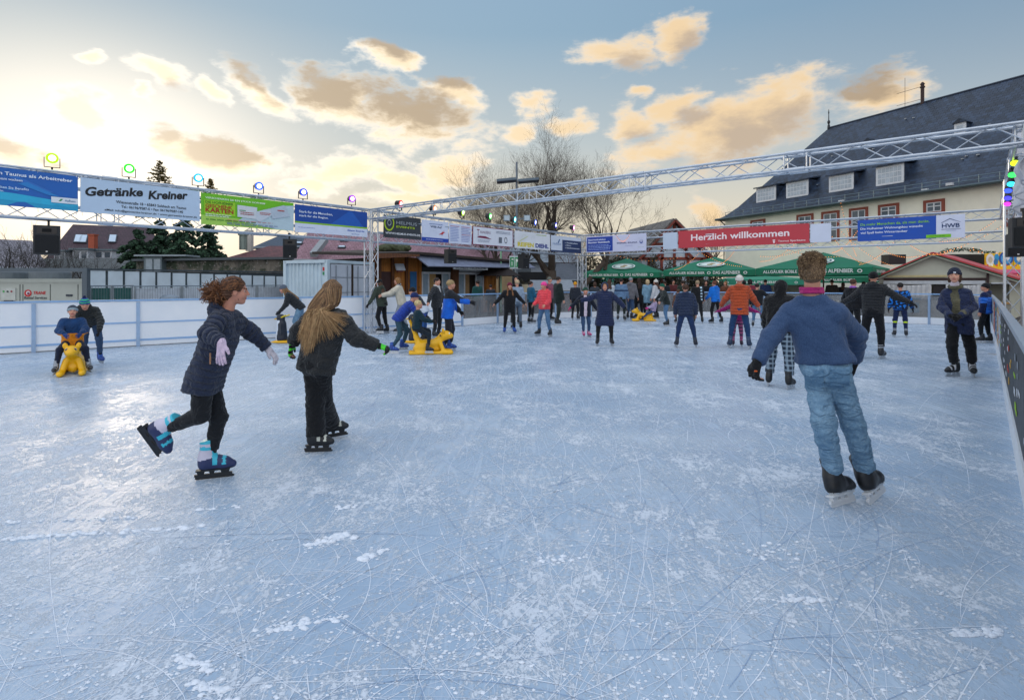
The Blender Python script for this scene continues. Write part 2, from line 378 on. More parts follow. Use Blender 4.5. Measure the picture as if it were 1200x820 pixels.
def blade_cuts():
    rnd = random.Random(17); mats = [M('#e4ebf5', .8, var=.05), M('#8fa8c8', .35, var=.05)]; mb = MB(); tot = 0
    while tot < 2100:
        d = 1.9 + 17 * rnd.random() ** 1.5; x = rnd.uniform(-1.0, 1.0) * d * .98; y = d
        if x > .32 + .838 * y - .4 or x < -12 + (13 - y) * -1.1: continue
        a = rnd.uniform(0, math.pi) if rnd.random() < .5 else rnd.gauss(.95, .35); L = rnd.choice((.15, .3, .5, .9, 1.6, 3.0)) * rnd.uniform(.6, 1.4); kap = rnd.gauss(0, .35) if rnd.random() < .7 else rnd.gauss(0, 1.6); w = rnd.uniform(.0016, .0040) * (1 + d * .10); n = max(4, int(L / .1)); V = []
        for i in range(n + 1):
            t = a + kap * L * i / n; ww = w * math.sin(math.pi * (i + .3) / (n + .6)) ** .5 * rnd.uniform(.5, 1.2); V += [(x - math.sin(t) * ww / 2, y + math.cos(t) * ww / 2, .0012 + .0009 * (tot % 3)), (x + math.sin(t) * ww / 2, y - math.cos(t) * ww / 2, .0012 + .0009 * (tot % 3))]
            x += math.cos(t) * L / n; y += math.sin(t) * L / n
            if x > .30 + .838 * y - .15 or y > 20: break
        k = len(V) // 2
        if k < 3: continue
        mb.cur = 0 if rnd.random() < .91 else 1; mb.add(V, [(2 * i, 2 * i + 1, 2 * i + 3, 2 * i + 2) for i in range(k - 1)]); tot += 1
    tag(mb.build('blade_cuts', mats), 'fine white and grey cuts left by skate blades in the ice', 'scratches', kind='stuff')
blade_cuts()
# ------------------------------------------------------------------ rink barriers
V2 = lambda p: Vector((p[0], p[1], 0))
rail_m = M('#8fb4dd', .45, 0, .08, 4, spec=.5); post_m = M('#9db6d3', .4, .3, .08, 6)
def panel_mat():
    m = bpy.data.materials.new('white_board'); m.use_nodes = True; b = NB(m.node_tree); p = m.node_tree.nodes['Principled BSDF']
    tc = b.node('ShaderNodeTexCoord').outputs['Object']; z = b.sep(tc)[2]
    n = b.noise(tc, 2.2, 5, .6); sc = b.noise(tc, 30, 3, .7)
    c = b.mix(b.lin(n, .3, .7), (.80, .84, .89), (.88, .90, .93))
    scuff = b.m('MULTIPLY', b.step(sc, .58, .7), b.m('SUBTRACT', 1., b.step(z, .1, .6)))
    c = b.mix(b.m('MULTIPLY', scuff, .35), c, (.45, .52, .62))
    b.put(p.inputs['Base Color'], c); p.inputs['Roughness'].default_value = .38
    return m
board_m = panel_mat()
def resample(poly, step):
    """points every `step` metres along the polyline"""
    P = [V2(p) for p in poly]; out = [P[0]]; carry = 0
    for a, b_ in zip(P, P[1:]):
        L = (b_ - a).length; t = step - carry
        while t < L: out.append(a + (b_ - a) * (t / L)); t += step
        carry = (L - (t - step))
    if (out[-1] - P[-1]).length > .4: out.append(P[-1])
    else: out[-1] = P[-1]
    return out
def barrier(name, label, poly, step, h, glass=None, inner=1):
    th = thing(name, label, 'barrier', (poly[0][0], poly[0][1], 0)); o = Vector(th.location)
    P = resample(poly, step)
    for i, (a, b_) in enumerate(zip(P, P[1:])):
        d = (b_ - a); L = d.length; d.normalize(); ang = math.atan2(d.y, d.x); nrm = Vector((d.y, -d.x, 0)) * inner
        mid = (a + b_) / 2
        mb = MB()
        if glass:
            mb.box(mid + Vector((0, 0, .68)), (L - .06, .012, .82), ang); mb.build('panel', glass, th, offset=o)
            k = MB(); k.box(mid + Vector((0, 0, .135)), (L - .01, .05, .25), ang); k.build('kick_plate', board_m, th, offset=o)
        else:
            mb.box(mid + Vector((0, 0, .575)), (L - .02, .03, 1.10), ang); mb.build('panel', board_m, th, offset=o)
            for z, t in ((.60, .035), (.16, .045)):
                mb = MB(); mb.box(mid + nrm * .024 + Vector((0, 0, z)), (L - .09, .018, t), ang); mb.build('rail', rail_m, th, offset=o)
        mb = MB(); mb.box(mid + Vector((0, 0, h - .005)), (L, .07, .045), ang); mb.build('top_rail', rail_m, th, offset=o)
    for a in P[:-1] if not glass else P:
        mb = MB(); k = 0
        j = min(range(len(P) - 1), key=lambda q: (P[q] - a).length); d = (P[j + 1] - P[j]).normalized(); nrm = Vector((d.y, -d.x, 0)) * inner
        ang = math.atan2(d.y, d.x)
        mb.box(a + nrm * .035 + Vector((0, 0, .56)), (.075, .045, 1.11), ang)
        for q in range(9): mb.box(a + nrm * .0592 + Vector((0, 0, .08 + q * .125)), (.018, .006, .018), ang)
        mb.build('post', post_m, th, offset=o)
    return th
LEFTB = [(-15.6, 9.1)] + LEFT[1:]
barrier('rink_barrier', 'white board barrier with pale blue rails along the left side of the ice', LEFTB, 2.0, 1.16)
def glass_mat():
    m = bpy.data.materials.new('smoky_screen'); m.use_nodes = True; t = m.node_tree; b = NB(t); p = t.nodes['Principled BSDF']
    tc = b.node('ShaderNodeTexCoord').outputs['Object']; n = b.noise(tc, 1.3, 4)
    b.put(p.inputs['Base Color'], b.mix(b.lin(n, .3, .7), (.22, .23, .24), (.34, .35, .36))); p.inputs['Roughness'].default_value = .15
    b.put(p.inputs['Alpha'], b.lin(n, .3, .7, .38, .55)); return m
barrier('rink_barrier', 'smoky transparent screen barrier with pale blue frame across the far end of the ice', BACK, 1.95, 1.16, glass_mat())

# right-hand barrier carries printed sheets
def right_barrier():
    a = Vector((16.7, 19.6, 0)); c = Vector((4.3 - .838 * 3.0, 1.75, 0)); P = resample([a, (11.55, 13.4), (4.3, 4.75), c], 2.0)
    th = thing('rink_barrier', 'barrier hung with dark and coloured advertising sheets along the right edge of the ice', 'barrier', tuple(c)); o = Vector(th.location)
    cols = ['#3c4148', '#8c98a8', '#a8462f', '#2c6a94', '#b08a5a', '#a9b0bb', '#1d2226', '#20252a', '#22272c', '#2a2e33', '#2a2e33', '#222222', '#222222']
    for i, (p, q) in enumerate(zip(P, P[1:])):
        d = q - p; L = d.length; d.normalize(); ang = math.atan2(d.y, d.x); nin = Vector((d.y, -d.x, 0)); mid = (p + q) / 2
        if nin.dot(Vector((-1, .8, 0))) < 0: nin = -nin
        k = MB(); k.box(mid + Vector((0, 0, .12)), (L, .06, .24), ang); k.build('kick_plate', board_m, th, offset=o)
        k = MB(); k.box(mid + Vector((0, 0, .68)), (L - .02, .025, .88), ang); k.build('printed_sheet', M(cols[min(i, 12)], .5, var=.35, vs=3.), th, offset=o)
        if i >= 2:
            ex = Vector((d.x, d.y, 0)); rnd = random.Random(i); cs_ = (M('#c9ced6', .6), M(['#9fd11e', '#d8d8dc', '#c04030'][i % 3], .6), M(['#87909a', '#dfe3e8', '#e0b040'][i % 3], .6))
            for q_ in range(9):
                u = rnd.uniform(-L / 2 + .15, L / 2 - .4); z = rnd.uniform(.35, 1.02); w = rnd.uniform(.1, .35); hgt = rnd.uniform(.025, .07)
                e = MB(); e.box(mid + nin * (.0155 + q_ * .0006) + ex * (u + w / 2) + Vector((0, 0, z)), (w, .004, hgt), ang); e.build('print', cs_[q_ % 3], th, offset=o)
        k = MB(); k.box(mid + Vector((0, 0, 1.145)), (L, .08, .05), ang); k.build('top_rail', M('#aab4c0', .35, .5, .08), th, offset=o)
        k = MB(); k.box(p - nin * .05 + Vector((0, 0, .56)), (.06, .06, 1.12), ang); k.build('post', post_m, th, offset=o)
right_barrier()

# ------------------------------------------------------------------ truss frame
AL = alu()
def truss(name, label, a, b, s=.29, r=.024, pitch=.42, group=None, up=(0, 0, 1), cat='truss'):
    a, b = Vector(a), Vector(b); th = thing(name, label, cat, a, group=group); D = b - a; L = D.length; d = D / L
    u = Vector(up); rt = d.cross(u).normalized(); u = rt.cross(d)
    c = [rt * (s / 2 * i) + u * (s / 2 * j) for i, j in ((-1, -1), (1, -1), (1, 1), (-1, 1))]
    for q in c: mb = MB(); mb.tube(q, D + q, r, 10); mb.build('chord', AL, th, smooth=False)
    n = max(2, round(L / pitch)); lat = MB()
    for f in range(4):
        p, q = c[f], c[(f + 1) % 4]
        for i in range(n):
            t0, t1 = i / n, (i + 1) / n; P0, P1 = (p, q) if i % 2 == 0 else (q, p)
            lat.tube(P0 + D * t0, P1 + D * t1, .0095, 5, cap=False)
            if f in (0, 2) or True: pass
        for t in (0.004, .996): lat.tube(p + D * t, q + D * t, .012, 5)
    k = max(1, round(L / 3.0))
    for i in range(1, k):
        for f in range(4): lat.tube(c[f] + D * (i / k - .012), c[(f + 1) % 4] + D * (i / k - .012), .012, 6); lat.tube(c[f] + D * (i / k + .012), c[(f + 1) % 4] + D * (i / k + .012), .012, 6)
        for f in range(4): lat.tube(c[f] + D * (i / k - .01), c[f] + D * (i / k + .01), r * 1.45, 10)
    lat.build('lattice', AL, th); return th
ZT, ZB = 3.70, 3.02       # centre heights of the upper and the lower run of beams
A0 = Vector((-9.86, 10.85, 0)); A2 = Vector((3.35, 27.0, 0)); DA = (A2 - A0).normalized(); NA = Vector((DA.y, -DA.x, 0))   # NA points to the rink
A1 = hit(435, A0, DA)
DC = Vector((.77, -.64, 0)).normalized(); NCm = Vector((-DC.y, DC.x, 0)) * -1
C1 = A2 + DC * 15.3
if NCm.dot(-A2) < 0: NCm = -NCm
RT = Vector((10.95, 12.3, 0)); RD = Vector((.64, .77, 0)).normalized(); R0 = Vector((7.3, 7.95, 0))
up3 = lambda p, z: Vector((p[0], p[1], z))
TG = 'beams of the aluminium truss frame round the rink'
Astart = A0 - DA * 5
truss('truss_beam', 'upper aluminium truss beam above the left boards, carrying six round spotlights', up3(Astart, ZT), up3(A1 - DA * .16, ZT), group=TG)
truss('truss_beam', 'lower aluminium truss beam under the long banners at left, a big speaker hanging from it', up3(Astart, ZB), up3(A1 - DA * .16, ZB), group=TG)
truss('truss_beam', 'upper truss beam between the left tower and the far corner tower, bare tree behind it', up3(A1 + DA * .16, ZT), up3(A2 - DA * .16, ZT), group=TG)
truss('truss_beam', 'lower truss beam in front of the wooden hut, two small speakers under it', up3(A1 + DA * .16, ZB), up3(A2 - DA * .16, ZB), group=TG)
truss('truss_beam', 'upper truss beam above the red welcome banner at the far end', up3(A2 + DC * .16, ZT), up3(C1, ZT), group=TG)
truss('truss_beam', 'lower truss beam just above the green parasols at the far end', up3(A2 + DC * .16, ZB), up3(C1, ZB), group=TG)
truss('truss_beam', 'long truss beam crossing the sky over the rink from left tower to upper right', up3(A1 - NA * -.16, ZT), up3(R0, ZT), group=TG)
truss('truss_beam', 'short truss beam at the right edge, wrapped in white cloth', up3(R0, ZT), up3(C1 - RD * .2, ZT), group=TG)
TW = 'aluminium truss towers'
for P, lab in ((A1, 'truss tower standing between the white container and the wooden hut'), (A2, 'truss tower at the far corner left of the green parasols'), (RT, 'truss tower behind the boards at the right edge'), (R0 + NA * .35, 'truss tower nearest on the right, outside the boards')):
    truss('truss_tower', lab, up3(P, 0), up3(P, 3.84), group=TW, up=DA)
    bp = thing  # base plates are part of the tower
for t in [o for o in bpy.data.objects if o.name.startswith('truss_tower')]:
    mb = MB(); mb.box((0, 0, .01), (.6, .6, .02)); mb.build('base_plate', AL, t)

# ------------------------------------------------------------------ banners
def banner(label, px0, px1, P, D, N, z0, z1, base, items, off=.18, seed=0, name='banner', eyelets=True, group='advertising banners hung on the truss frame', amp=.008):
    a = hit(px0, P + N * off, D); b = hit(px1, P + N * off, D)
    L = (b - a).length; H = z1 - z0; ang = math.atan2(b.y - a.y, b.x - a.x)
    th = thing(name, label, 'banner', (a.x, a.y, z0), ang, group)
    ph = seed * 1.7
    def wr(x, z):
        e = math.sin(x * 3.1 + ph + z * 1.5) * .5 + math.sin(x * 7.3 + ph * 2 - z * 4) * .25 + math.sin(x * 1.3 - z * 5 + ph) * .5
        return e * amp
    nx, nz = max(12, int(L / .12)), 10; V = [(L * i / nx, wr(L * i / nx, H * j / nz), H * j / nz) for j in range(nz + 1) for i in range(nx + 1)]
    Fc = [(j * (nx + 1) + i, j * (nx + 1) + i + 1, (j + 1) * (nx + 1) + i + 1, (j + 1) * (nx + 1) + i) for j in range(nz) for i in range(nx)]
    sh = MB(); sh.add(V, Fc); sh.add([(x, y + .004, z) for x, y, z in V], [f[::-1] for f in Fc])
    sh.build('sheet', M(base, .55, var=.05, vs=2., bump=.15, bs=20), th, smooth=True)
    lay = 0
    for it in items:
        lay += 1; y = -.003 - .0022 * lay
        if it[0] == 'r':
            _, u0, v0, u1, v1, c = it[:6]; nm = it[6] if len(it) > 6 else 'print'
            x0, x1, q0, q1 = u0 * L, u1 * L, v0 * H, v1 * H; m = max(1, int((x1 - x0) / .12)); mz = max(1, int((q1 - q0) / .1))
            V = [(x0 + (x1 - x0) * i / m, wr(x0 + (x1 - x0) * i / m, q0 + (q1 - q0) * j / mz) + y, q0 + (q1 - q0) * j / mz) for j in range(mz + 1) for i in range(m + 1)]
            r_ = MB(); r_.add(V, [(j * (m + 1) + i, j * (m + 1) + i + 1, (j + 1) * (m + 1) + i + 1, (j + 1) * (m + 1) + i) for j in range(mz) for i in range(m)])
            r_.build(nm, M(c, .55, var=.04), th)
        elif it[0] == 'p':
            _, ps, c = it[:3]; nm = it[3] if len(it) > 3 else 'print'
            r_ = MB(); r_.add([(u * L, wr(u * L, v * H) + y, v * H) for u, v in ps], [tuple(range(len(ps)))]); r_.build(nm, M(c, .55, var=.04), th)
        elif it[0] == 't':
            _, body, u, v, wd, ht, c = it[:7]; bold = it[7] if len(it) > 7 else .0; sl = it[8] if len(it) > 8 else 0; shr = it[9] if len(it) > 9 else 0
            lettering(th, body, u * L, v * H, wd * L, ht * H, c, y, bold, slope=sl * H / (L or 1), fn=wr, shear=shr)
        elif it[0] == 'o':
            _, u, v, ru, rv, w, c = it[:7]; a0, a1 = (it[7], it[8]) if len(it) > 8 else (0, 360); n = 28; vs = []
            for i in range(n + 1):
                t = R(a0 + (a1 - a0) * i / n)
                for k in (1, 1 - w): X = (u * L + ru * H * k * math.cos(t)); Z = (v * H + rv * H * k * math.sin(t)); vs.append((X, wr(X, Z) + y, Z))
            r_ = MB(); r_.add(vs, [(2 * i, 2 * i + 1, 2 * i + 3, 2 * i + 2) for i in range(n)]); r_.build('emblem', M(c, .55), th)
        elif it[0] == 's':     # small print: rows of short strokes
            _, u0, v0, u1, v1, rows, c = it[:7]; rnd = random.Random(seed * 7 + lay); r_ = MB()
            for k in range(rows):
                v = v1 - (v1 - v0) * (k + .5) / rows; x = u0; hh = (v1 - v0) / rows * .42; end = u0 + (u1 - u0) * rnd.uniform(.75, 1)
                while x < end:
                    w = rnd.uniform(.25, .9) * (u1 - u0) * .16; x2 = min(x + w, end)
                    r_.add([(q * L, wr(q * L, p_ * H) + y, p_ * H) for q, p_ in ((x, v - hh / 2), (x2, v - hh / 2), (x2, v + hh / 2), (x, v + hh / 2))], [(0, 1, 2, 3)]); x = x2 + (u1 - u0) * .02
            r_.build('small_print', M(c, .55), th)
    if eyelets:
        e = MB(); n = max(3, int(L / .55))
        for i in range(n + 1):
            x = .03 + (L - .06) * i / n
            for z, s_ in ((H - .02, 1), (.02, -1)):
                e.tube((x, -.003, z), (x + .02, .06, z + .09 * s_), .0045, 4)
        e.build('cable_ties', M('#e6e6e6', .5), th)
    return th
W_ = '#dfe6ee'
banner('blue banner with white lettering Taunus als Arbeitgeber, leftmost over the boards', -62, 91.5, A0, DA, NA, 3.07, 3.79, '#1b62b4', [
    ('p', [(.0, .0), (1, .0), (1, .22), (.6, .3), (.3, .36), (0, .5)], '#1f9cc8'), ('p', [(.0, .16), (.35, .16), (.9, .1), (1, .14), (1, .2), (.5, .34), (0, .42)], '#2ab0d8'),
    ('p', [(.42, .78), (.7, .46), (.8, .46), (.5, .82)], '#2c6fc0'), ('p', [(.5, .62), (.75, .38), (.85, .36), (.58, .68)], '#2580c9'), ('p', [(.0, .62), (.5, .4), (.52, .43), (0, .68)], '#2d86cc'),
    ('t', 'Main Taunus als Arbeitgeber', .28, .78, .67, .12, '#e8f2ff', .02), ('t', 'gemeinsam wachsen', .28, .655, .26, .085, '#e8f2ff', .01),
    ('t', 'entdecken Sie Benefits', .28, .45, .31, .065, '#d5e9ff', .01), ('t', 'und mehr.', .28, .36, .12, .055, '#d5e9ff', .01),
    ('r', .77, .19, .995, .35, W_, 'logo_panel'), ('p', [(.83, .24), (.85, .24), (.87, .31), (.85, .31)], '#2f8f5a', 'logo'), ('t', 'Hofheim', .885, .235, .09, .07, '#4c7fa8', .01)], seed=1)
banner('white banner with curly black lettering of a drinks shop, second from the left', 94, 234, A0, DA, NA, 3.06, 3.78, '#b9cfe6', [
    ('t', 'Getränke', .035, .47, .455, .27, '#15181d', .035, .35, .12), ('t', 'Kreiner', .535, .56, .35, .27, '#15181d', .035, .35, .12),
    ('t', 'Wiesenstraße 18 • 65843 Sulzbach am Taunus', .27, .35, .60, .085, '#22262c', .012), ('t', 'Tel.: 06196/9587-0 • Fax: 06196/9587-140', .31, .22, .53, .08, '#22262c', .012),
    ('t', 'eMail: info@getraenke-kreiner.de • www.getraenke-kreiner.de', .18, .08, .79, .08, '#22262c', .012)], seed=2)
banner('lime green banner with red lettering Geschenk Karten and pictures of gift cards', 235.5, 344, A0, DA, NA, 3.00, 3.76, '#6fbe1c', [
    ('p', [(0, 0), (1, 0), (1, .22), (0, .3)], '#a7d35a'), ('p', [(.3, .05), (1, .0), (1, .9), (.85, .85), (.5, .5)], '#b9cfd8'),
    ('r', .03, .33, .34, .78, '#9ccf24'), ('t', 'VERSCHENKEN SIE EIN STÜCK HOFHEIM', .04, .83, .62, .07, '#f2fbe6', .01), ('t', 'DIE HOFHEIMER', .04, .68, .28, .08, '#3f7a14', .02),
    ('t', 'GESCHENK', .04, .55, .27, .11, '#a3361c', .02), ('t', 'KARTEN', .04, .40, .28, .14, '#a3361c', .03), ('s', .04, .26, .33, .36, 2, '#eef8e0'),
    ('p', [(.36, .33), (.57, .30), (.57, .70), (.36, .72)], '#cfd6dc', 'gift_card_picture'), ('p', [(.56, .28), (.60, .22), (.80, .60), (.78, .74), (.56, .56)], '#c5ced8', 'gift_card_picture'), ('p', [(.74, .36), (.95, .5), (.88, .88), (.72, .72)], '#b4c2cf', 'gift_card_picture'),
    ('s', .39, .40, .55, .52, 2, '#a33a34'), ('s', .60, .46, .74, .56, 2, '#b34a40'), ('s', .80, .62, .89, .72, 1, '#b34a40'), ('s', .38, .52, .46, .58, 1, '#4b8a4a'),
    ('s', .04, .14, .6, .2, 1, '#3d7a1a'), ('s', .25, .04, .86, .13, 2, '#5a6ea0'), ('s', .25, .18, .86, .22, 1, '#c06a6a')], seed=3)
banner('royal blue banner with a green stripe over a white foot, nearest the left tower', 345.5, 430.5, A0, DA, NA, 2.98, 3.74, '#16499c', [
    ('p', [(.45, .36), (.72, .95), (.77, .95), (.95, .36)], '#1d5cb4'), ('r', 0, 0, 1, .33, '#d3dcee', 'white_foot'), ('r', 0, .33, 1, .39, '#8cc21c', 'stripe'),
    ('t', 'Stark für die Menschen,', .05, .70, .44, .10, '#eaf2ff', .01), ('t', 'stark für die Region.', .05, .55, .38, .10, '#eaf2ff', .01),
    ('s', .04, .16, .28, .21, 1, '#8a9cc6'), ('t', 'Süwag Energie', .70, .17, .25, .08, '#2b57b8', .02), ('s', .76, .06, .90, .11, 1, '#7f93c4')], seed=4)
banner('charcoal banner with yellow-green ring and web address, right of the left tower', 449.5, 493.5, A0, DA, NA, 3.02, 3.74, '#33393f', [
    ('o', .14, .64, .27, .34, .2, '#b5d21f', 60, 400), ('o', .14, .66, .11, .14, .3, '#9aa3a8'), ('t', 'HELMUS', .32, .63, .56, .14, '#a4adb2', .0), ('t', 'EVENTS', .32, .47, .50, .09, '#b5d21f', .02), ('t', 'WWW.HELMUS-EVENTS.DE', .04, .16, .93, .09, '#e6eaee', .02)], seed=5, amp=.012)
banner('white banner with blue foot and a red bird mark, above the hut entrance', 494, 525.5, A0, DA, NA, 3.0, 3.72, '#d2daee', [
    ('r', 0, 0, 1, .18, '#1d44a8', 'blue_foot'), ('t', 'Willi Auf', .32, .66, .42, .10, '#2c4470', .02), ('s', .28, .8, .9, .88, 1, '#6f87b8'), ('p', [(.62, .36), (.7, .42), (.85, .6), (.78, .5), (.88, .5), (.78, .42), (.8, .38)], '#c4353a', 'logo'), ('s', .15, .06, .9, .12, 1, '#c6d0ee')], seed=6)
banner('pale banner filled with two columns of tiny text above the wooden hut', 526, 552.5, A0, DA, NA, 2.99, 3.70, '#d0d8ec', [
    ('s', .06, .1, .46, .9, 10, '#7d92c8'), ('s', .54, .1, .96, .9, 10, '#8a94c4'), ('s', .06, .84, .46, .9, 1, '#c87a8a'), ('s', .54, .84, .96, .9, 1, '#c87a8a'), ('s', .54, .44, .96, .5, 1, '#c87a8a')], seed=7)
banner('white banner with maroon border and maroon lettering', 553.5, 601.5, A0, DA, NA, 3.0, 3.70, '#7c2b4c', [
    ('r', .02, .04, .98, .96, '#dbe0ea', 'white_field'), ('t', 'T', .10, .46, .06, .38, '#7c2b4c', .0), ('t', 'AUNUSBAU', .17, .64, .25, .14, '#8b6a80', .01), ('p', [(.1, .4), (.45, .36), (.3, .5), (.16, .5)], '#7c2b4c', 'logo'),
    ('s', .12, .16, .44, .32, 2, '#98a2b4'), ('s', .55, .7, .92, .86, 2, '#8a94a6'), ('o', .8, .38, .13, .17, .25, '#3d4450'), ('r', .62, .2, .70, .52, '#68707c', 'print')], seed=8)
banner('white banner with yellow and navy lettering of a tyre dealer', 603, 644.5, A0, DA, NA, 3.0, 3.70, '#dde1e6', [
    ('t', 'REIFEN', .08, .10, .44, .26, '#d8c81e', .04), ('t', 'DIEHL', .57, .10, .38, .26, '#2b3f8c', .04), ('s', .6, .84, .97, .92, 1, '#9fb83a'), ('o', .25, .62, .22, .2, .06, '#c6cdb8', 20, 200), ('o', .5, .6, .2, .16, .08, '#ccd2d8', 20, 200), ('p', [(.1, .4), (.35, .75), (.36, .72), (.14, .4)], '#c8d09a')], seed=9)
banner('banner of pale square and navy field with white list, left of the corner tower', 645.5, 681, A0, DA, NA, 2.96, 3.68, '#27395f', [
    ('r', 0, .1, .36, 1, '#ccd6e4', 'white_field'), ('r', .36, .78, 1, 1, '#ccd6e4', 'white_field'), ('t', 'Hofheim', .05, .42, .27, .16, '#4b78a8', .0, 0, .3), ('p', [(.2, .55), (.26, .8), (.29, .8), (.24, .55)], '#3c6494', 'logo'),
    ('t', '› Stadthallen', .44, .58, .42, .08, '#dde6f2', .02), ('t', '› Kino', .44, .42, .2, .08, '#dde6f2', .02), ('t', '› Stadtmuseum', .44, .26, .48, .08, '#dde6f2', .02)], seed=10)
banner('banner half blue with white lines and half lilac with insurance emblem', 687, 757.5, A2, DC, NCm, 3.0, 3.76, '#cfd2ea', [
    ('r', .015, .06, .46, .94, '#1b3ea0', 'blue_field'), ('t', 'Bezirksdirektion', .04, .73, .30, .1, '#dfe9ff', .02), ('t', 'Bastian Steinbach', .04, .56, .37, .11, '#eef4ff', .02), ('s', .04, .12, .44, .48, 4, '#9db4e8'),
    ('t', 'SIGNAL IDUNA', .53, .46, .33, .09, '#3c4878', .02), ('o', .92, .54, .10, .12, .45, '#2d4d98'), ('p', [(.895, .56), (.92, .68), (.945, .56), (.93, .56), (.92, .62), (.91, .56)], '#cfd2ea', 'logo'), ('s', .66, .3, .82, .36, 1, '#a9acd0')], seed=11)
banner('blank pale banner between the timbered gable and the red banner', 777, 794, A2, DC, NCm, 3.02, 3.72, '#c3d0e2', [], seed=12)
banner('long red banner reading Herzlich willkommen', 795, 948.5, A2, DC, NCm, 3.04, 3.76, '#bf3a45', [
    ('t', 'Herzlich willkommen', .11, .40, .755, .36, '#f6e6e8', .02), ('t', 'Taunus Sparkasse', .785, .09, .19, .12, '#f0cfd2', .02), ('o', .757, .125, .05, .06, .99, '#f0d8da'), ('r', .748, .19, .766, .25, '#f0d8da', 'logo')], seed=13, amp=.006)
banner('blank pale banner just right of the red welcome banner', 949.5, 974, A2, DC, NCm, 3.05, 3.72, '#cfd6e8', [], seed=14)
banner('blue banner with green and white lines beside a white field with house mark', 1005, 1131, A2, DC, NCm, 3.02, 3.76, '#0f4db0', [
    ('r', .75, 0, 1, 1, '#d5daee', 'white_field'), ('t', 'Da mehr Menschen da, als man denkt.', .03, .70, .66, .13, '#86c828', .012), ('t', 'Die Hofheimer Wohnungsbau wünscht', .03, .50, .60, .13, '#e8f0ff', .012), ('t', 'viel Spaß beim Winterzauber', .03, .31, .46, .13, '#e8f0ff', .012),
    ('p', [(.79, .66), (.87, .84), (.965, .66), (.96, .66), (.87, .81), (.80, .66)], '#23406e', 'logo'), ('t', 'HWB', .80, .44, .155, .18, '#23406e', .02), ('r', .795, .37, .965, .385, '#23406e'), ('r', .66, .03, .88, .17, '#78c41c', 'green_strip'), ('s', .69, .07, .86, .13, 1, '#2f7a1a'), ('s', .84, .3, .93, .34, 1, '#8a94b4')], seed=15)

# ------------------------------------------------------------------ spotlights and speakers
def spot(px, P, D, N, z, col, label, aim, s=1.0, strength=1.3, grp='round spotlights along the truss frame'):
    p = hit(px, P, D); th = thing('spotlight', label, 'spotlight', (p.x, p.y, z), aim, grp)
    dark = M('#2a2a2c', .5, .2)
    mb = MB(); mb.tube((0, 0, 0), (0, 0, .09 * s), .018 * s, 8); mb.box((0, 0, .095 * s), (.25 * s, .03 * s, .012 * s))
    for k in (-1, 1): mb.box((k * .125 * s, 0, .19 * s), (.012 * s, .035 * s, .2 * s))
    mb.build('bracket', dark, th)
    c = Vector((0, 0, .28 * s)); ax = Vector((0, -1, -.12)).normalized()
    mb = MB(); mb.tube(c - ax * .10 * s, c + ax * .05 * s, .085 * s, 20, .105 * s); mb.tube(c - ax * .13 * s, c - ax * .10 * s, .05 * s, 16, .085 * s); mb.build('housing', dark, th)
    mb = MB(); mb.tube(c + ax * .0505 * s, c + ax * .056 * s, .102 * s, 20); mb.build('ring', M(col, .4, emit=strength, var=0), th)
    mb = MB(); mb.tube(c + ax * .0565 * s, c + ax * .060 * s, .062 * s, 16); mb.build('lens', M((1, 1, .97), .3, emit=1.6, var=0), th)
    return th
angA = math.atan2(NA.y, NA.x) + math.pi / 2 - .15
names = ['yellow-green spotlight standing above the blue banner', 'bright green spotlight standing above the white drinks banner', 'turquoise spotlight where white and lime banners meet', 'blue spotlight above the lime green banner', 'deep blue spotlight above the left end of the royal blue banner', 'purple spotlight nearest the left tower']
for px, c, l in zip((61, 151, 232, 303, 355, 412), ('#8fe010', '#20d820', '#1898d0', '#2050d8', '#2038d0', '#8a28d0'), names):
    spot(px, A0, DA, NA, 3.845, c, l, angA)
rows = [(468, '#e02828', 'red spotlight behind the crossing beam, above the charcoal banner'), (508, '#e07818', 'orange spotlight above the blue-footed white banner'), (541, '#a0e010', 'lime spotlight above the banner of tiny text'), (573, '#18d040', 'green spotlight above the maroon-bordered banner'), (602, '#20c8d8', 'cyan spotlight in front of the floodlight mast'), (626, '#2858e0', 'blue spotlight above the tyre dealer banner'), (650, '#3030e0', 'indigo spotlight in front of the big bare trunk'), (671, '#d020c0', 'magenta spotlight nearest the corner tower')]
for px, c, l in rows: spot(px, A0, DA, NA, 3.845, c, l, angA + .5, s=1.15)
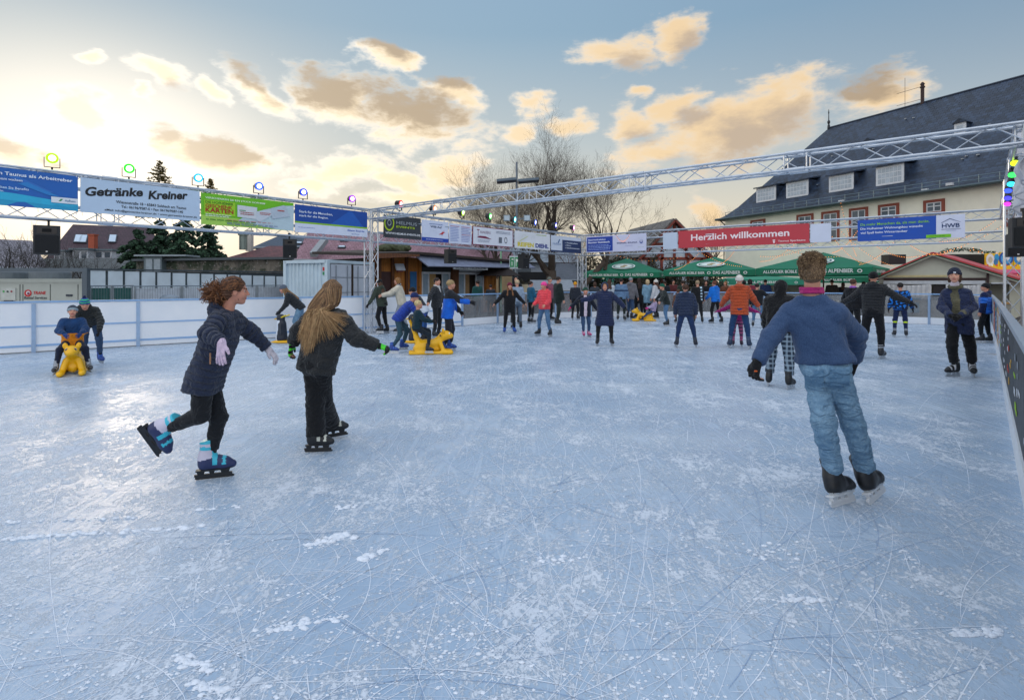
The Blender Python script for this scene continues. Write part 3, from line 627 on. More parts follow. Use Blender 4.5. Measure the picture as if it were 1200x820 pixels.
def speaker(p, w, d, h, rz, label, horn=True):
    th = thing('loudspeaker', label, 'loudspeaker', p, rz, 'black loudspeakers hung from the truss frame'); bm = M('#1b1f24', .6, bump=.3)
    mb = MB(); q = [(-w / 2, -d / 2), (w / 2, -d / 2), (w * .34, d / 2), (-w * .34, d / 2)]
    mb.add([(x, y, 0) for x, y in q] + [(x, y, h) for x, y in q], [(3, 2, 1, 0), (4, 5, 6, 7), (0, 1, 5, 4), (1, 2, 6, 5), (2, 3, 7, 6), (3, 0, 4, 7)]); mb.build('cabinet', bm, th)
    mb = MB(); mb.box((0, -d / 2 - .006, h * .36), (w * .86, .012, h * .6)); mb.build('grille', M('#101317', .8, var=.3, vs=60., bump=.8, bs=300), th)
    if horn:
        mb = MB(); mb.add([(-w * .36, -d / 2 - .002, h * .72), (w * .36, -d / 2 - .002, h * .72), (w * .36, -d / 2 - .002, h * .94), (-w * .36, -d / 2 - .002, h * .94), (-w * .12, -d / 2 + .07, h * .78), (w * .12, -d / 2 + .07, h * .78), (w * .12, -d / 2 + .07, h * .88), (-w * .12, -d / 2 + .07, h * .88)],
                          [(0, 1, 5, 4), (1, 2, 6, 5), (2, 3, 7, 6), (3, 0, 4, 7), (4, 5, 6, 7)])
        mb2 = MB(); mb2.box((0, -d / 2 - .004, h * .83), (w * .74, .008, h * .24)); mb2.build('horn_flare', M('#2b2623', .5), th); 
        mb3 = MB(); mb3.box((0, -d / 2 - .010, h * .83), (w * .34, .006, h * .12)); mb3.build('horn_throat', M('#050505', .9), th)
    mb = MB(); mb.box((0, -d / 2 - .014, h * .1), (.03, .004, .02)); mb.build('badge', M('#c8c8c8', .3, .5), th)
    mb = MB(); mb.tube((0, 0, h), (0, 0, h + .13), .02, 8); mb.box((0, 0, h + .14), (.07, .05, .06)); mb.build('clamp', M('#222222', .5), th)
    return th
def spk(px, P, D, N, w, h, label, yaw, zt=2.78): p = hit(px, P, D); speaker((p.x, p.y, zt - h), w, w * .85, h, yaw, label)
yA = angA - .25
spk(57, A0, DA, NA, .43, .58, 'large black loudspeaker hanging at left below the blue banner', yA + .05, 2.74)
spk(339, A0, DA, NA, .36, .52, 'black loudspeaker hanging in front of the long red roof', yA)
spk(527, A0, DA, NA, .38, .50, 'black loudspeaker hanging in front of the wooden hut', yA + .3)
spk(613, A0, DA, NA, .40, .60, 'black loudspeaker beside the green pictogram sign', yA + .4)
# cloth wrap, speakers and lamps on the right-hand beam
def right_gear():
    th = thing('cloth_wrap', 'crumpled white cloth wrapped round the truss at the right edge', 'cloth', (10.0, 11.2, 2.9)); o = Vector(th.location)
    rnd = random.Random(3); mb = MB(); rows_ = []
    n, m = 46, 26; V = []
    for j in range(m + 1):
        t = j / m
        for i in range(n + 1):
            s = i / n
            p = Vector((7.95, 8.5, 0)).lerp(Vector((10.0, 10.83, 0)), s)
            z = 4.02 - t * (1.22 - .35 * (1 - s)) + .04 * math.sin(s * 23)
            nin = Vector((-.77, .64, 0)); y = .14 + .055 * math.sin(s * 43 + 3 * math.sin(t * 4)) + .05 * math.sin(t * 9 + s * 17) + .05 * t
            q = p + nin * y; V.append((q.x, q.y, z))
    mb.add(V, [(j * (n + 1) + i, j * (n + 1) + i + 1, (j + 1) * (n + 1) + i + 1, (j + 1) * (n + 1) + i) for j in range(m) for i in range(n)])
    ob = mb.build('sheet', M('#c9ccd6', .8, var=.15, vs=5., bump=.8, bs=14), th, smooth=True, offset=o)
    sol = ob.modifiers.new('s', 'SOLIDIFY'); sol.thickness = .01
    cols = ['#b8e020', '#30d850', '#30c8e8', '#3048e0', '#3a38e0', '#d030d0']; ws = ['yellow-green', 'green', 'cyan', 'blue', 'indigo', 'magenta']
    for i, (px, py) in enumerate(((1190, 186), (1187, 200), (1185.5, 211), (1182, 219), (1181.5, 228), (1181, 235))):
        d = 9.0 + i * .55; p = W(px, py, d)
        t2 = thing('spotlight', f'{ws[i]} spotlight clipped to the cloth-wrapped truss at the right edge', 'spotlight', p, R(20), 'small spotlights on the cloth-wrapped truss')
        mb = MB(); mb.tube((.0, .0, .02), (-.07, -.03, -.08), .05, 12, .065); mb.build('housing', M('#222222', .5), t2)
        mb = MB(); mb.tube((-.071, -.031, -.081), (-.075, -.033, -.086), .058, 14); mb.build('lens', M(cols[i], .4, emit=2.2, var=0), t2)
right_gear()
speaker(W(1199.5, 290, 9.3), .42, .36, .48, R(-22), 'larger black loudspeaker in front at the right edge of the frame')
speaker(W(1189.5, 301, 10.8), .31, .30, .43, R(-25), 'black loudspeaker behind the larger one at the right edge')
# ------------------------------------------------------------------ smooth figures from blended shapes (surface nets)
A_ = lambda v: np.array([float(q) for q in v], dtype=np.float32)
def nrm(v): v = A_(v); return v / (np.linalg.norm(v) + 1e-9)
def sdf_grid(ops, h, k):
    lo = np.full(3, 1e9); hi = -lo
    for o in ops:
        if o[0] == 'c': r = max(o[3], o[4]); lo = np.minimum(lo, np.minimum(o[1], o[2]) - r); hi = np.maximum(hi, np.maximum(o[1], o[2]) + r)
        elif o[0] == 'e': r = max(o[2]); lo = np.minimum(lo, A_(o[1]) - r); hi = np.maximum(hi, A_(o[1]) + r)
    lo = lo - 3 * h; hi = hi + 3 * h; n = np.ceil((hi - lo) / h).astype(int) + 1
    D = np.full(n, 1.0, dtype=np.float32); ax = [(lo[i] + h * np.arange(n[i])).astype(np.float32) for i in range(3)]
    def sub(a, b):
        s = [slice(max(0, int((a[i] - lo[i]) / h)), min(n[i], int((b[i] - lo[i]) / h) + 2)) for i in range(3)]
        return tuple(s), ax[0][s[0]][:, None, None], ax[1][s[1]][None, :, None], ax[2][s[2]][None, None, :]
    for o in ops:
        kk = k
        if o[0] == 'c':
            a, b, ra, rb = A_(o[1]), A_(o[2]), o[3], o[4]
            if len(o) > 5: kk = o[5]
            m = max(ra, rb) + kk + 3 * h
            s, X, Y, Z = sub(np.minimum(a, b) - m, np.maximum(a, b) + m); d = b - a; L2 = float(d @ d) + 1e-9
            t = np.clip(((X - a[0]) * d[0] + (Y - a[1]) * d[1] + (Z - a[2]) * d[2]) / L2, 0, 1)
            q = np.sqrt((X - a[0] - t * d[0]) ** 2 + (Y - a[1] - t * d[1]) ** 2 + (Z - a[2] - t * d[2]) ** 2) - (ra + (rb - ra) * t)
        elif o[0] in ('e', '-'):
            c, r = A_(o[1]), A_(o[2]); Rm = o[3] if len(o) > 3 and o[3] is not None else np.eye(3, dtype=np.float32)
            if len(o) > 4: kk = o[4]
            m = max(r) + kk + 3 * h; s, X, Y, Z = sub(c - m, c + m); X, Y, Z = X - c[0], Y - c[1], Z - c[2]
            P = [X * Rm[0, i] + Y * Rm[1, i] + Z * Rm[2, i] for i in range(3)]
            k0 = np.sqrt(sum((P[i] / r[i]) ** 2 for i in range(3))); k1 = np.sqrt(sum((P[i] / r[i] ** 2) ** 2 for i in range(3))) + 1e-6
            q = k0 * (k0 - 1) / k1
        else:   # cut: keep the side the normal points away from, near the point only if a radius is given
            p, nn, rad = A_(o[1]), nrm(o[2]), o[3]
            if rad is None: s, X, Y, Z = sub(lo, hi)
            else: s, X, Y, Z = sub(p - rad, p + rad)
            q = (X - p[0]) * nn[0] + (Y - p[1]) * nn[1] + (Z - p[2]) * nn[2]
            if rad is not None:
                rr = (X - p[0]) ** 2 + (Y - p[1]) ** 2 + (Z - p[2]) ** 2; q = np.where(rr < rad * rad, q, -1)
            D[s] = np.maximum(D[s], q); continue
        E = D[s]
        if o[0] == '-':
            q = -q; g = np.clip(.5 - .5 * (q - E) / kk, 0, 1); D[s] = E * g + q * (1 - g) + kk * g * (1 - g)
        else:
            g = np.clip(.5 + .5 * (E - q) / kk, 0, 1); D[s] = E * (1 - g) + q * g - kk * g * (1 - g)
    return D, lo, h
def nets(D, lo, h):
    S = D < 0; n = D.shape
    c = sum(S[i:n[0] - 1 + i, j:n[1] - 1 + j, k:n[2] - 1 + k].astype(np.int8) for i in (0, 1) for j in (0, 1) for k in (0, 1))
    I = np.argwhere((c > 0) & (c < 8)); idx = np.full(c.shape, -1, dtype=np.int32); idx[I[:, 0], I[:, 1], I[:, 2]] = np.arange(len(I))
    P = np.zeros((len(I), 3), dtype=np.float32); cnt = np.zeros(len(I), dtype=np.float32)
    for (a, b) in (((0,0,0),(1,0,0)), ((0,1,0),(1,1,0)), ((0,0,1),(1,0,1)), ((0,1,1),(1,1,1)), ((0,0,0),(0,1,0)), ((1,0,0),(1,1,0)), ((0,0,1),(0,1,1)), ((1,0,1),(1,1,1)), ((0,0,0),(0,0,1)), ((1,0,0),(1,0,1)), ((0,1,0),(0,1,1)), ((1,1,0),(1,1,1))):
        va = D[I[:, 0] + a[0], I[:, 1] + a[1], I[:, 2] + a[2]]; vb = D[I[:, 0] + b[0], I[:, 1] + b[1], I[:, 2] + b[2]]
        m = (va < 0) != (vb < 0); t = np.where(m, va / np.where(np.abs(va - vb) < 1e-9, 1, va - vb), 0)
        a_, b_ = np.array(a, dtype=np.float32), np.array(b, dtype=np.float32)
        P += m[:, None] * (a_ + t[:, None] * (b_ - a_)); cnt += m
    V = (I + P / cnt[:, None]) * h + lo
    Fs = []
    for ax_ in range(3):
        u, v = [(1, 2), (2, 0), (0, 1)][ax_]
        sl0 = [slice(None)] * 3; sl1 = [slice(None)] * 3; sl0[ax_] = slice(0, n[ax_] - 1); sl1[ax_] = slice(1, n[ax_])
        a, b = S[tuple(sl0)], S[tuple(sl1)]; E = np.argwhere(a != b)
        ok = (E[:, u] > 0) & (E[:, v] > 0) & (E[:, u] < n[u] - 1) & (E[:, v] < n[v] - 1); E = E[ok]
        ins = a[E[:, 0], E[:, 1], E[:, 2]]
        def g(du, dv): Q = E.copy(); Q[:, u] -= du; Q[:, v] -= dv; return idx[Q[:, 0], Q[:, 1], Q[:, 2]]
        q = np.stack([g(1, 1), g(0, 1), g(0, 0), g(1, 0)], 1); q[~ins] = q[~ins][:, ::-1]; Fs.append(q)
    Fc = np.concatenate(Fs); Fc = Fc[(Fc >= 0).all(1)]
    return V, Fc
def relax(V, Fc, it=2, lam=.5):
    a = np.concatenate([Fc[:, [0, 1]], Fc[:, [1, 2]], Fc[:, [2, 3]], Fc[:, [3, 0]]]); n = len(V)
    deg = np.bincount(a[:, 0], minlength=n) + np.bincount(a[:, 1], minlength=n)
    for j in range(it):
        S = np.stack([np.bincount(a[:, 0], V[a[:, 1], i], n) + np.bincount(a[:, 1], V[a[:, 0], i], n) for i in range(3)], 1)
        V = V + lam * (S / np.maximum(deg, 1)[:, None] - V)
    return V
def normals(V, Fc):
    fn = np.cross(V[Fc[:, 2]] - V[Fc[:, 0]], V[Fc[:, 3]] - V[Fc[:, 1]]); n = len(V); N = np.zeros((n, 3))
    for j in range(4):
        for i in range(3): N[:, i] += np.bincount(Fc[:, j], fn[:, i], n)
    return N / (np.linalg.norm(N, axis=1)[:, None] + 1e-9)
def wav(V, f, seed):
    """cheap smooth noise in -1..1"""
    r = np.random.RandomState(seed); o = np.zeros(len(V)); W1 = V * f
    w = np.stack([np.sin(W1 @ r.uniform(-1, 1, 3) * 1.7 + r.uniform(0, 6)) for _ in range(3)], 1) * .8
    for _ in range(5): o += np.sin((W1 + w) @ (nrm(r.normal(size=3)) * r.uniform(.8, 1.9)) * 3 + r.uniform(0, 6))
    return o / 3.2
def shape(ops, h, k=.03, it=2): D, lo, h = sdf_grid(ops, h, k); V, Fc = nets(D, lo, h); return relax(V, Fc, it, .45), Fc

def frame(fwd, up):
    u = nrm(up); f = A_(fwd); f = nrm(f - u * float(f @ u)); x = np.cross(f, u); return np.stack([x, f, u], 1).astype(np.float32)   # columns: right, forward, up
def head_ops(c, Rm, s, face=True):
    P = lambda x, y, z: A_(c) + Rm @ (np.array([x, y, z], dtype=np.float32) * s)
    o = [('e', P(0, -.07, .12), (.325 * s, .40 * s, .36 * s), Rm), ('e', P(0, .09, -.13), (.255 * s, .29 * s, .33 * s), Rm, .05 * s),
         ('e', P(0, .25, -.37), (.11 * s, .10 * s, .09 * s), Rm, .10 * s)]
    if face:
        o += [('c', P(-.13, .335, .10), P(.13, .335, .10), .05 * s, .05 * s, .05 * s)]
        for k_ in (-1, 1):
            o += [('e', P(.15 * k_, .23, -.12), (.10 * s, .10 * s, .10 * s), Rm, .08 * s), ('-', P(.125 * k_, .42, .03), (.075 * s, .07 * s, .045 * s), Rm, .03 * s),
                  ('e', P(.325 * k_, -.02, -.03), (.035 * s, .085 * s, .13 * s), Rm, .02 * s), ('-', P(.37 * k_, .0, -.02), (.02 * s, .045 * s, .07 * s), Rm, .015 * s)]
        o += [('c', P(0, .37, .05), P(0, .445, -.09), .028 * s, .042 * s, .03 * s), ('e', P(.042, .40, -.11), (.035 * s,) * 3, Rm, .02 * s), ('e', P(-.042, .40, -.11), (.035 * s,) * 3, Rm, .02 * s),
              ('c', P(-.075, .365, -.215), P(.075, .365, -.215), .026 * s, .026 * s, .02 * s), ('c', P(-.06, .355, -.255), P(.06, .355, -.255), .030 * s, .030 * s, .015 * s)]
    return o
def hand_ops(w, d, pn, curl=.35, s=1.0, side=1, fat=0.):
    """w wrist, d direction of the hand, pn palm normal (the way the fingers curl), side: which side the thumb leaves"""
    d = nrm(d); pn = nrm(A_(pn) - d * float(A_(pn) @ d)); t = np.cross(d, pn) * side; w = A_(w); f = fat
    P = lambda x, y, z: w + (d * x + t * y + pn * z) * s
    o = [('c', P(-.02, 0, 0), P(.03, 0, 0), (.024 + f) * s, (.026 + f) * s, .02 * s)]
    for y0, y1 in ((.022, .028), (.004, .008), (-.014, -.016), (-.024, -.034)): o.append(('c', P(.025, y0 * .8, 0), P(.088, y1, .003), (.015 + f) * s, (.0115 + f) * s, .012 * s))
    for y, l, a in ((.032, .066, .20), (.010, .075, .04), (-.013, .070, -.12), (-.035, .055, -.32)):
        c1, c2 = curl, curl * 2.2
        p0 = P(.088, y, .003); p1 = P(.088 + l * .5 * math.cos(c1), y + l * .5 * a, .003 + l * .5 * math.sin(c1)); p2 = P(.088 + l * .5 * (math.cos(c1) + math.cos(c2)), y + l * a, .003 + l * .5 * (math.sin(c1) + math.sin(c2)))
        o += [('c', p0, p1, (.0095 + f) * s, (.0088 + f) * s, .004 * s), ('c', p1, p2, (.0088 + f) * s, (.0072 + f) * s, .004 * s)]
    p0, p1, p2 = P(.022, .026, .004), P(.052, .053, .014), P(.082, .062, .022)
    return o + [('c', p0, p1, (.014 + f) * s, (.0115 + f) * s, .012 * s), ('c', p1, p2, (.0112 + f) * s, (.009 + f) * s, .004 * s)]

SKIN = '#c9917a'
def skin_m(c=SKIN):
    m = M(c, .5, 0, .07, 20., .1, 250., spec=.4, tag='skin'); p = m.node_tree.nodes['Principled BSDF']
    p.inputs['Subsurface Weight'].default_value = .12; p.inputs['Subsurface Radius'].default_value = (.02, .008, .004); return m
_boot = {}
def boot_mesh(h):
    if h in _boot: return _boot[h]
    o = [('c', (-.012, 0, .005), (-.022, 0, .135), .050, .056), ('c', (-.035, 0, -.045), (.10, 0, -.048), .042, .040), ('c', (.10, 0, -.048), (.155, 0, -.055), .040, .032),
         ('c', (-.04, 0, -.03), (-.04, 0, .02), .045, .048), ('c', (.03, 0, -.01), (.10, 0, -.03), .045, .038), ('x', (0, 0, -.088), (0, 0, -1), None), ('x', (-.02, 0, .150), (-.25, 0, 1), None)]
    V, Fc = shape(o, h, .035); ctr = V[Fc].mean(1)
    mi = np.zeros(len(Fc), dtype=int); mi[ctr[:, 2] < -.070] = 2
    mi[(np.abs(ctr[:, 0] - .035) < .018) & (ctr[:, 2] > -.04)] = 1; mi[(ctr[:, 2] > .075) & (ctr[:, 2] < .105)] = 1; mi[(ctr[:, 2] > .128)] = 1
    up_ = (mi == 0) & (ctr[:, 2] > .015 + .25 * ctr[:, 0]) & (ctr[:, 0] < .06); mi[up_] = 3
    mi[(np.abs(ctr[:, 0] - .10) < .012) & (ctr[:, 2] > -.04)] = 1
    mb = MB()
    for x0, x1, z0, z1 in ((-.085, -.045, -.085, -.118), (.0, .025, -.085, -.118), (.08, .13, -.085, -.118)): mb.slab([(x0 - .012, -.016, z0), (x1 + .012, -.016, z0), (x1, -.012, z1), (x0, -.012, z1)], -.028)
    mb.box((.022, 0, -.124), (.265, .018, .018)); mb.box((.02, 0, -.086), (.24, .055, .010))
    mb.slab([(-.105, -.0025, -.130), (.150, -.0025, -.130), (.172, -.0025, -.142), (.168, -.0025, -.150), (.155, -.0025, -.155), (-.095, -.0025, -.155), (-.108, -.0025, -.148)][::-1], .005)
    _boot[h] = (V, Fc, mi, mb); return _boot[h]
def skate(parent, ankle, toe, up, s, cols, h, blade_col='#b9bfc6', flip=False):
    V, Fc, mi, mb = boot_mesh(h); f = nrm(toe); u = nrm(A_(up) - f * float(A_(up) @ f)); y = np.cross(u, f); Rm = np.stack([f, y, u], 1)
    T = lambda P: np.asarray(P) @ Rm.T * s + A_(ankle)
    b = np_obj('skate', T(V), Fc, [M(cols[0], .45, var=.1, bump=.1), M(cols[1], .45, var=.1), M(cols[2] if len(cols) > 2 else '#141519', .5), M(cols[3] if len(cols) > 3 else cols[0], .45, var=.1, bump=.1)], parent, mi=mi)
    k = MB(); k.add([tuple(q) for q in T(mb.v)], mb.f); k.build('blade', M(blade_col, .35, .6 if blade_col == '#b9bfc6' else 0, .05), b); return b

def tubes(name, paths, r, mats, parent, n=4, taper=.4):
    """many thin tubes (strands) in one mesh"""
    Vs, Fs, MI = [], [], []; base = 0
    for pi_, P in enumerate(paths):
        P = np.asarray(P); m = len(P); d = np.gradient(P, axis=0); d /= np.linalg.norm(d, axis=1)[:, None] + 1e-9
        ref = np.array([.31, .2, .93]); x = np.cross(d, ref); x /= np.linalg.norm(x, axis=1)[:, None] + 1e-9; y = np.cross(d, x)
        rr = r * (1 - (1 - taper) * np.linspace(0, 1, m) ** 2); rr[0] *= .6
        a = np.arange(n) * 2 * np.pi / n
        V = P[:, None, :] + (x[:, None, :] * np.cos(a)[None, :, None] + y[:, None, :] * np.sin(a)[None, :, None]) * rr[:, None, None]
        Vs.append(V.reshape(-1, 3)); i = np.arange(m - 1)[:, None] * n; k = np.arange(n)[None, :]
        q = np.stack([i + k, i + (k + 1) % n, i + n + (k + 1) % n, i + n + k], -1).reshape(-1, 4) + base
        Fs.append(q); MI.append(np.full(len(q), pi_ % len(mats))); base += m * n
    return np_obj(name, np.concatenate(Vs), np.concatenate(Fs), mats, parent, mi=np.concatenate(MI))

def quilt_m(c, rough):
    key = ('q', c, rough)
    if key in _mats: return _mats[key]
    m = fab(c).copy(); m.name = 'quilted_nylon'; b = NB(m.node_tree); p = m.node_tree.nodes['Principled BSDF']; a = b.node('ShaderNodeAttribute'); a.attribute_name = 'quilt'; tc = b.node('ShaderNodeTexCoord').outputs['Object']
    f = b.m('ABSOLUTE', b.m('SINE', b.m('MULTIPLY', a.outputs['Fac'], math.pi))); g = b.m('POWER', f, .5); n = b.noise(tc, 34, 4, .6); l = lin(c)
    b.put(p.inputs['Base Color'], b.mix(b.lin(n, .3, .7), tuple(q * .85 for q in l), tuple(min(1, q * 1.2) for q in l)))
    bn = b.node('ShaderNodeBump'); bn.inputs['Strength'].default_value = 1.; bn.inputs['Distance'].default_value = .017; b.put(bn.inputs['Height'], b.m('ADD', g, b.m('ADD', b.m('MULTIPLY', n, .6), b.m('MULTIPLY', b.m('ABSOLUTE', b.m('SUBTRACT', b.noise(tc, 13, 2, .5, 1.2), .5)), 3.)))); b.put(p.inputs['Normal'], bn.outputs[0])
    p.inputs['Roughness'].default_value = rough * .8; p.inputs['Specular IOR Level'].default_value = .5; _mats[key] = m; return m
def person(label, root, J, sp, cat='person', group=None):
    """J: joints relative to root (metres). sp: H, head dir, clothing. One continuous body; clothing, hair and skates are children."""
    H = sp.get('H', 1.7); s = H / 1.75; d0 = root[1]; q = sp.get('w', 1.0)
    hv = .011 if d0 < 6 else .016 if d0 < 11 else .022 if d0 < 18 else .028
    hf = .0048 if d0 < 6 else .0075 if d0 < 11 else .011
    th = thing('person', label, cat, root, 0, group); J = {k: A_(v) for k, v in J.items()}
    for k in sp.get('stand', ''): J['a' + k][2] = .155 * s * sp.get('fs', 1.0) + .002
    pel = (J['hL'] + J['hR']) / 2; neck = J['nk']; sp_up = nrm(neck - pel); lat = nrm(J['sL'] - J['sR']); fwd = nrm(np.cross(sp_up, lat)) * -1
    # with lat pointing to the person's left, forward = up x ... chosen so that a person facing -y has left at +x
    fwd = nrm(np.cross(lat, sp_up)); 
    if 'bf' in sp and float(fwd @ A_(sp['bf'])) < 0: fwd = -fwd
    hs = sp.get('hs', .232 * (s ** .45)); hf_dir = sp.get('hd', fwd); hup = sp.get('hup', nrm(J['hd'] - neck) * .5 + np.array([0, 0, .8])); HR = frame(hf_dir, hup)
    hc = J['hd']
    def torso(pad, ks=1.0):
        w = .062 * H * q
        o = [('c', pel + lat * .042 * H, J['sL'] - lat * .045 * H - sp_up * .03 * H, w + pad, .056 * H * q + pad), ('c', pel - lat * .042 * H, J['sR'] + lat * .045 * H - sp_up * .03 * H, w + pad, .056 * H * q + pad),
             ('c', J['sL'] - lat * .01 * H, J['sR'] + lat * .01 * H, .030 * H + pad, .030 * H + pad), ('c', neck + sp_up * .01, J['sL'] - lat * .01, .026 * H + pad * .8, .028 * H + pad * .8), ('c', neck + sp_up * .01, J['sR'] + lat * .01, .026 * H + pad * .8, .028 * H + pad * .8), ('c', pel + sp_up * .03 * H, pel + sp_up * .2 * H + fwd * .01, .07 * H * q + pad, .075 * H * q + pad)]
        return o
    def arms(pad, r0=.033, r1=.027, r2=.020):
        o = []
        for k in 'LR': o += [('c', J['s' + k], J['e' + k], r0 * H + pad, r1 * H + pad), ('c', J['e' + k], J['w' + k], r1 * H + pad * .95, r2 * H + pad * .75)]
        return o
    def legs(pad, r0=.050, r1=.034, r2=.024):
        o = []
        for k in 'LR': o += [('c', J['h' + k], J['k' + k], r0 * H * q + pad, r1 * H + pad), ('c', J['k' + k], J['a' + k], r1 * H + pad, r2 * H + pad)]
        return o
    ndir = nrm(hc - neck)
    nk = [('c', neck - sp_up * .03, hc + HR @ np.array([0, -.12, -.2]) * hs, .034 * H ** .8 * sp.get('nw', 1), .030 * H ** .8 * sp.get('nw', 1), .02)]
    V, Fc = shape(torso(-.02) + arms(-.006) + legs(-.004) + nk + head_ops(hc, HR, hs, False), max(hv, .016), .035)
    Vh, Fh = shape(nk + head_ops(hc, HR, hs), hf, .02, 1)
    cut = ((Vh - A_(hc)) @ HR[:, 2]) > -.62 * hs     # keep the finely shaped head, drop the coarse one inside it
    ctr_ = V[Fc].mean(1); sock = np.zeros(len(Fc), int)
    for k in 'LR': dd_ = J['a' + k] - J['k' + k]; Lk = np.linalg.norm(dd_); t_ = ((ctr_ - J['k' + k]) @ dd_) / Lk ** 2; sock[(t_ > .3) & (np.linalg.norm(ctr_ - J['k' + k] - t_[:, None] * dd_, axis=1) < .08)] = 5
    Vs, Fs, MI = [V, Vh], [Fc, Fh + len(V)], [sock]; L = (Vh[Fh].mean(1) - A_(hc)) @ HR / hs
    m = np.zeros(len(Fh), int); m[(np.abs(L[:, 0]) < .10) & (np.abs(L[:, 2] + .235) < .045) & (L[:, 1] > .345)] = 1
    m[(L[:, 1] > .25) & (np.abs(np.abs(L[:, 0]) - .13) < .075) & (np.abs(L[:, 2] - .125 + (np.abs(L[:, 0]) - .13) ** 2 * 6) < .018)] = 2
    MI.append(m); base = len(V) + len(Vh)
    def addm(v, f, mid): 
        nonlocal base
        Vs.append(v); Fs.append(f + base); MI.append(np.full(len(f), mid)); base += len(v)
    if d0 < 24:
        for k in (-1, 1):
            e, ef = shape([('e', A_(hc) + HR @ np.array([.125 * k, .275, .03]) * hs, (.054 * hs,) * 3, None)], .2 * .058 * hs * 2, .001, 0); l_ = (e[ef].mean(1) - A_(hc)) @ HR / hs
            mm = np.where((l_[:, 1] > .30) & ((l_[:, 0] - .125 * k) ** 2 + (l_[:, 2] - .03) ** 2 < .034 ** 2), 4, 3); mm[l_[:, 2] > .048] = 0; mm[l_[:, 2] < .0] = 0
            Vs.append(e); Fs.append(ef + base); MI.append(mm); base += len(e)
    hands = sp.get('hands', {})
    for k in 'LR':
        hp = hands.get(k, {}); fd = nrm(J['w' + k] - J['e' + k]); dr = hp.get('d', fd); pn = hp.get('n', (-lat if k == 'L' else lat) + np.array([0, 0, -.35])); sd = hp.get('side', -1 if k == 'L' else 1)
        v, f = shape(hand_ops(J['w' + k], dr, pn, hp.get('curl', .4), s * .97, sd), .0048 if d0 < 6 else .007 if d0 < 11 else .010, .012, 1); addm(v, f, 0)
    sc = sp.get('skin', SKIN); hair_c = sp.get('hair', '#4a3527')
    np_obj('body', np.concatenate(Vs), np.concatenate(Fs), [skin_m(sc), M('#a85a55', .45, tag='lips'), M(hair_c, .8), M('#b5a8a0', .25), M('#2a2019', .1, tag='iris'), fab(sp.get('sock', '#1c1e22'))], th, mi=np.concatenate(MI))
    # ---- trousers
    pc = sp.get('pants', {}); pr = pc.get('r', .006); col = pc.get('c', '#22252b')
    ops = [('c', pel + lat * .035 * H + sp_up * pc.get('rise', .03), pel - lat * .035 * H + sp_up * pc.get('rise', .03), (.058 * q + .008) * H + pr, (.058 * q + .008) * H + pr)]
    bum = pel - fwd * .03 * H; ops += [('c', bum + lat * .03 * H, bum - lat * .03 * H, .055 * H * q + pr, .055 * H * q + pr)]
    fl = pc.get('flare', 0); kl = pc.get('k', .0)
    for k in 'LR':
        a, kn, an = J['h' + k], J['k' + k], J['a' + k]
        up = nrm(kn - an); en = an + up * pc.get('up', .075) * s
        ops += [('c', a, kn, .050 * H * q + pr + .004, .036 * H + pr + .006 + kl), ('c', kn, en, .036 * H + pr + .006 + kl, .028 * H + pr + fl)]
    if 'rise' in pc: ops.append(('x', pel + sp_up * (pc['rise'] + .05 * H), sp_up, .3))
    for k in 'LR':
        up = nrm(J['k' + k] - J['a' + k]); en = J['a' + k] + up * pc.get('up', .075) * s; ops.append(('x', en - up * .012, -up, .13 * s))
    V, Fc = shape(ops, hv, .028 * s); N = normals(V, Fc)
    amp = pc.get('wr', .006) * s; below = np.clip((pel[2] - V[:, 2]) / .3, .2, 1)
    St = V * np.array([1, 1, 1.6]); V = V + N * (amp * wav(St, 9 / s, 3 + int(root[0] * 10) % 50) * below * .8 + amp * .55 * wav(St, 22 / s, 8))[:, None]
    mi = None; mats = [pc['m'] if 'm' in pc else fab(col)]
    if 'paint' in pc: mi, mats = pc['paint'](V[Fc].mean(1), J, mats)
    np_obj('trousers', V, Fc, mats, th, mi=mi)
    # ---- upper garment
    t = sp.get('top', {}); pad = t.get('pad', .018); ln = t.get('len', .06); qp = t.get('quilt', 0)
    dn = nrm(-sp_up * t.get('hang', .6) + np.array([0, 0, -1]) * (1 - t.get('hang', .6))); ops = torso(pad)
    fl = t.get('flare', .0); hb = .060 * H * q + pad
    ops += [('c', pel + lat * .04 * H - fwd * .012, pel + lat * .04 * H + dn * ln - fwd * .012, hb + .004, hb + .006 + fl), ('c', pel - lat * .04 * H - fwd * .012, pel - lat * .04 * H + dn * ln - fwd * .012, hb + .004, hb + .006 + fl)]
    if ln > .25:
        for k in 'LR': ops.append(('c', J['h' + k], J['h' + k] + nrm(J['k' + k] - J['h' + k]) * ln * .85, .055 * H * q + pad, .052 * H * q + pad))
    ops.append(('x', pel + dn * ln, dn, None))
    ops.append(('c', neck - sp_up * .05 * s, neck + sp_up * t.get('collar', .03), .055 * H * .8 + pad * .3, .045 * H * .8 + pad * .3, .02)); ops.append(('x', neck + sp_up * t.get('collar', .03), ndir * .7 + sp_up * .3, .10 * s))
    ar = t.get('arm', 1.0); ops += arms(pad, .034 * ar, .029 * ar, .023 * ar)
    for k in 'LR':
        fd = nrm(J['w' + k] - J['e' + k]); ops.append(('x', J['w' + k] + fd * (.012 if not sp.get('gloves') else .0), fd, .085 * s))
    if t.get('hood') == 'down':
        hc2 = neck - fwd * .085 * s + sp_up * .015 * s; ops += [('e', hc2, (.125 * s, .07 * s, .085 * s), frame(fwd, sp_up), .03), ('-', hc2 + sp_up * .06 * s + fwd * .03 * s, (.07 * s, .05 * s, .05 * s), frame(fwd, sp_up), .02)]
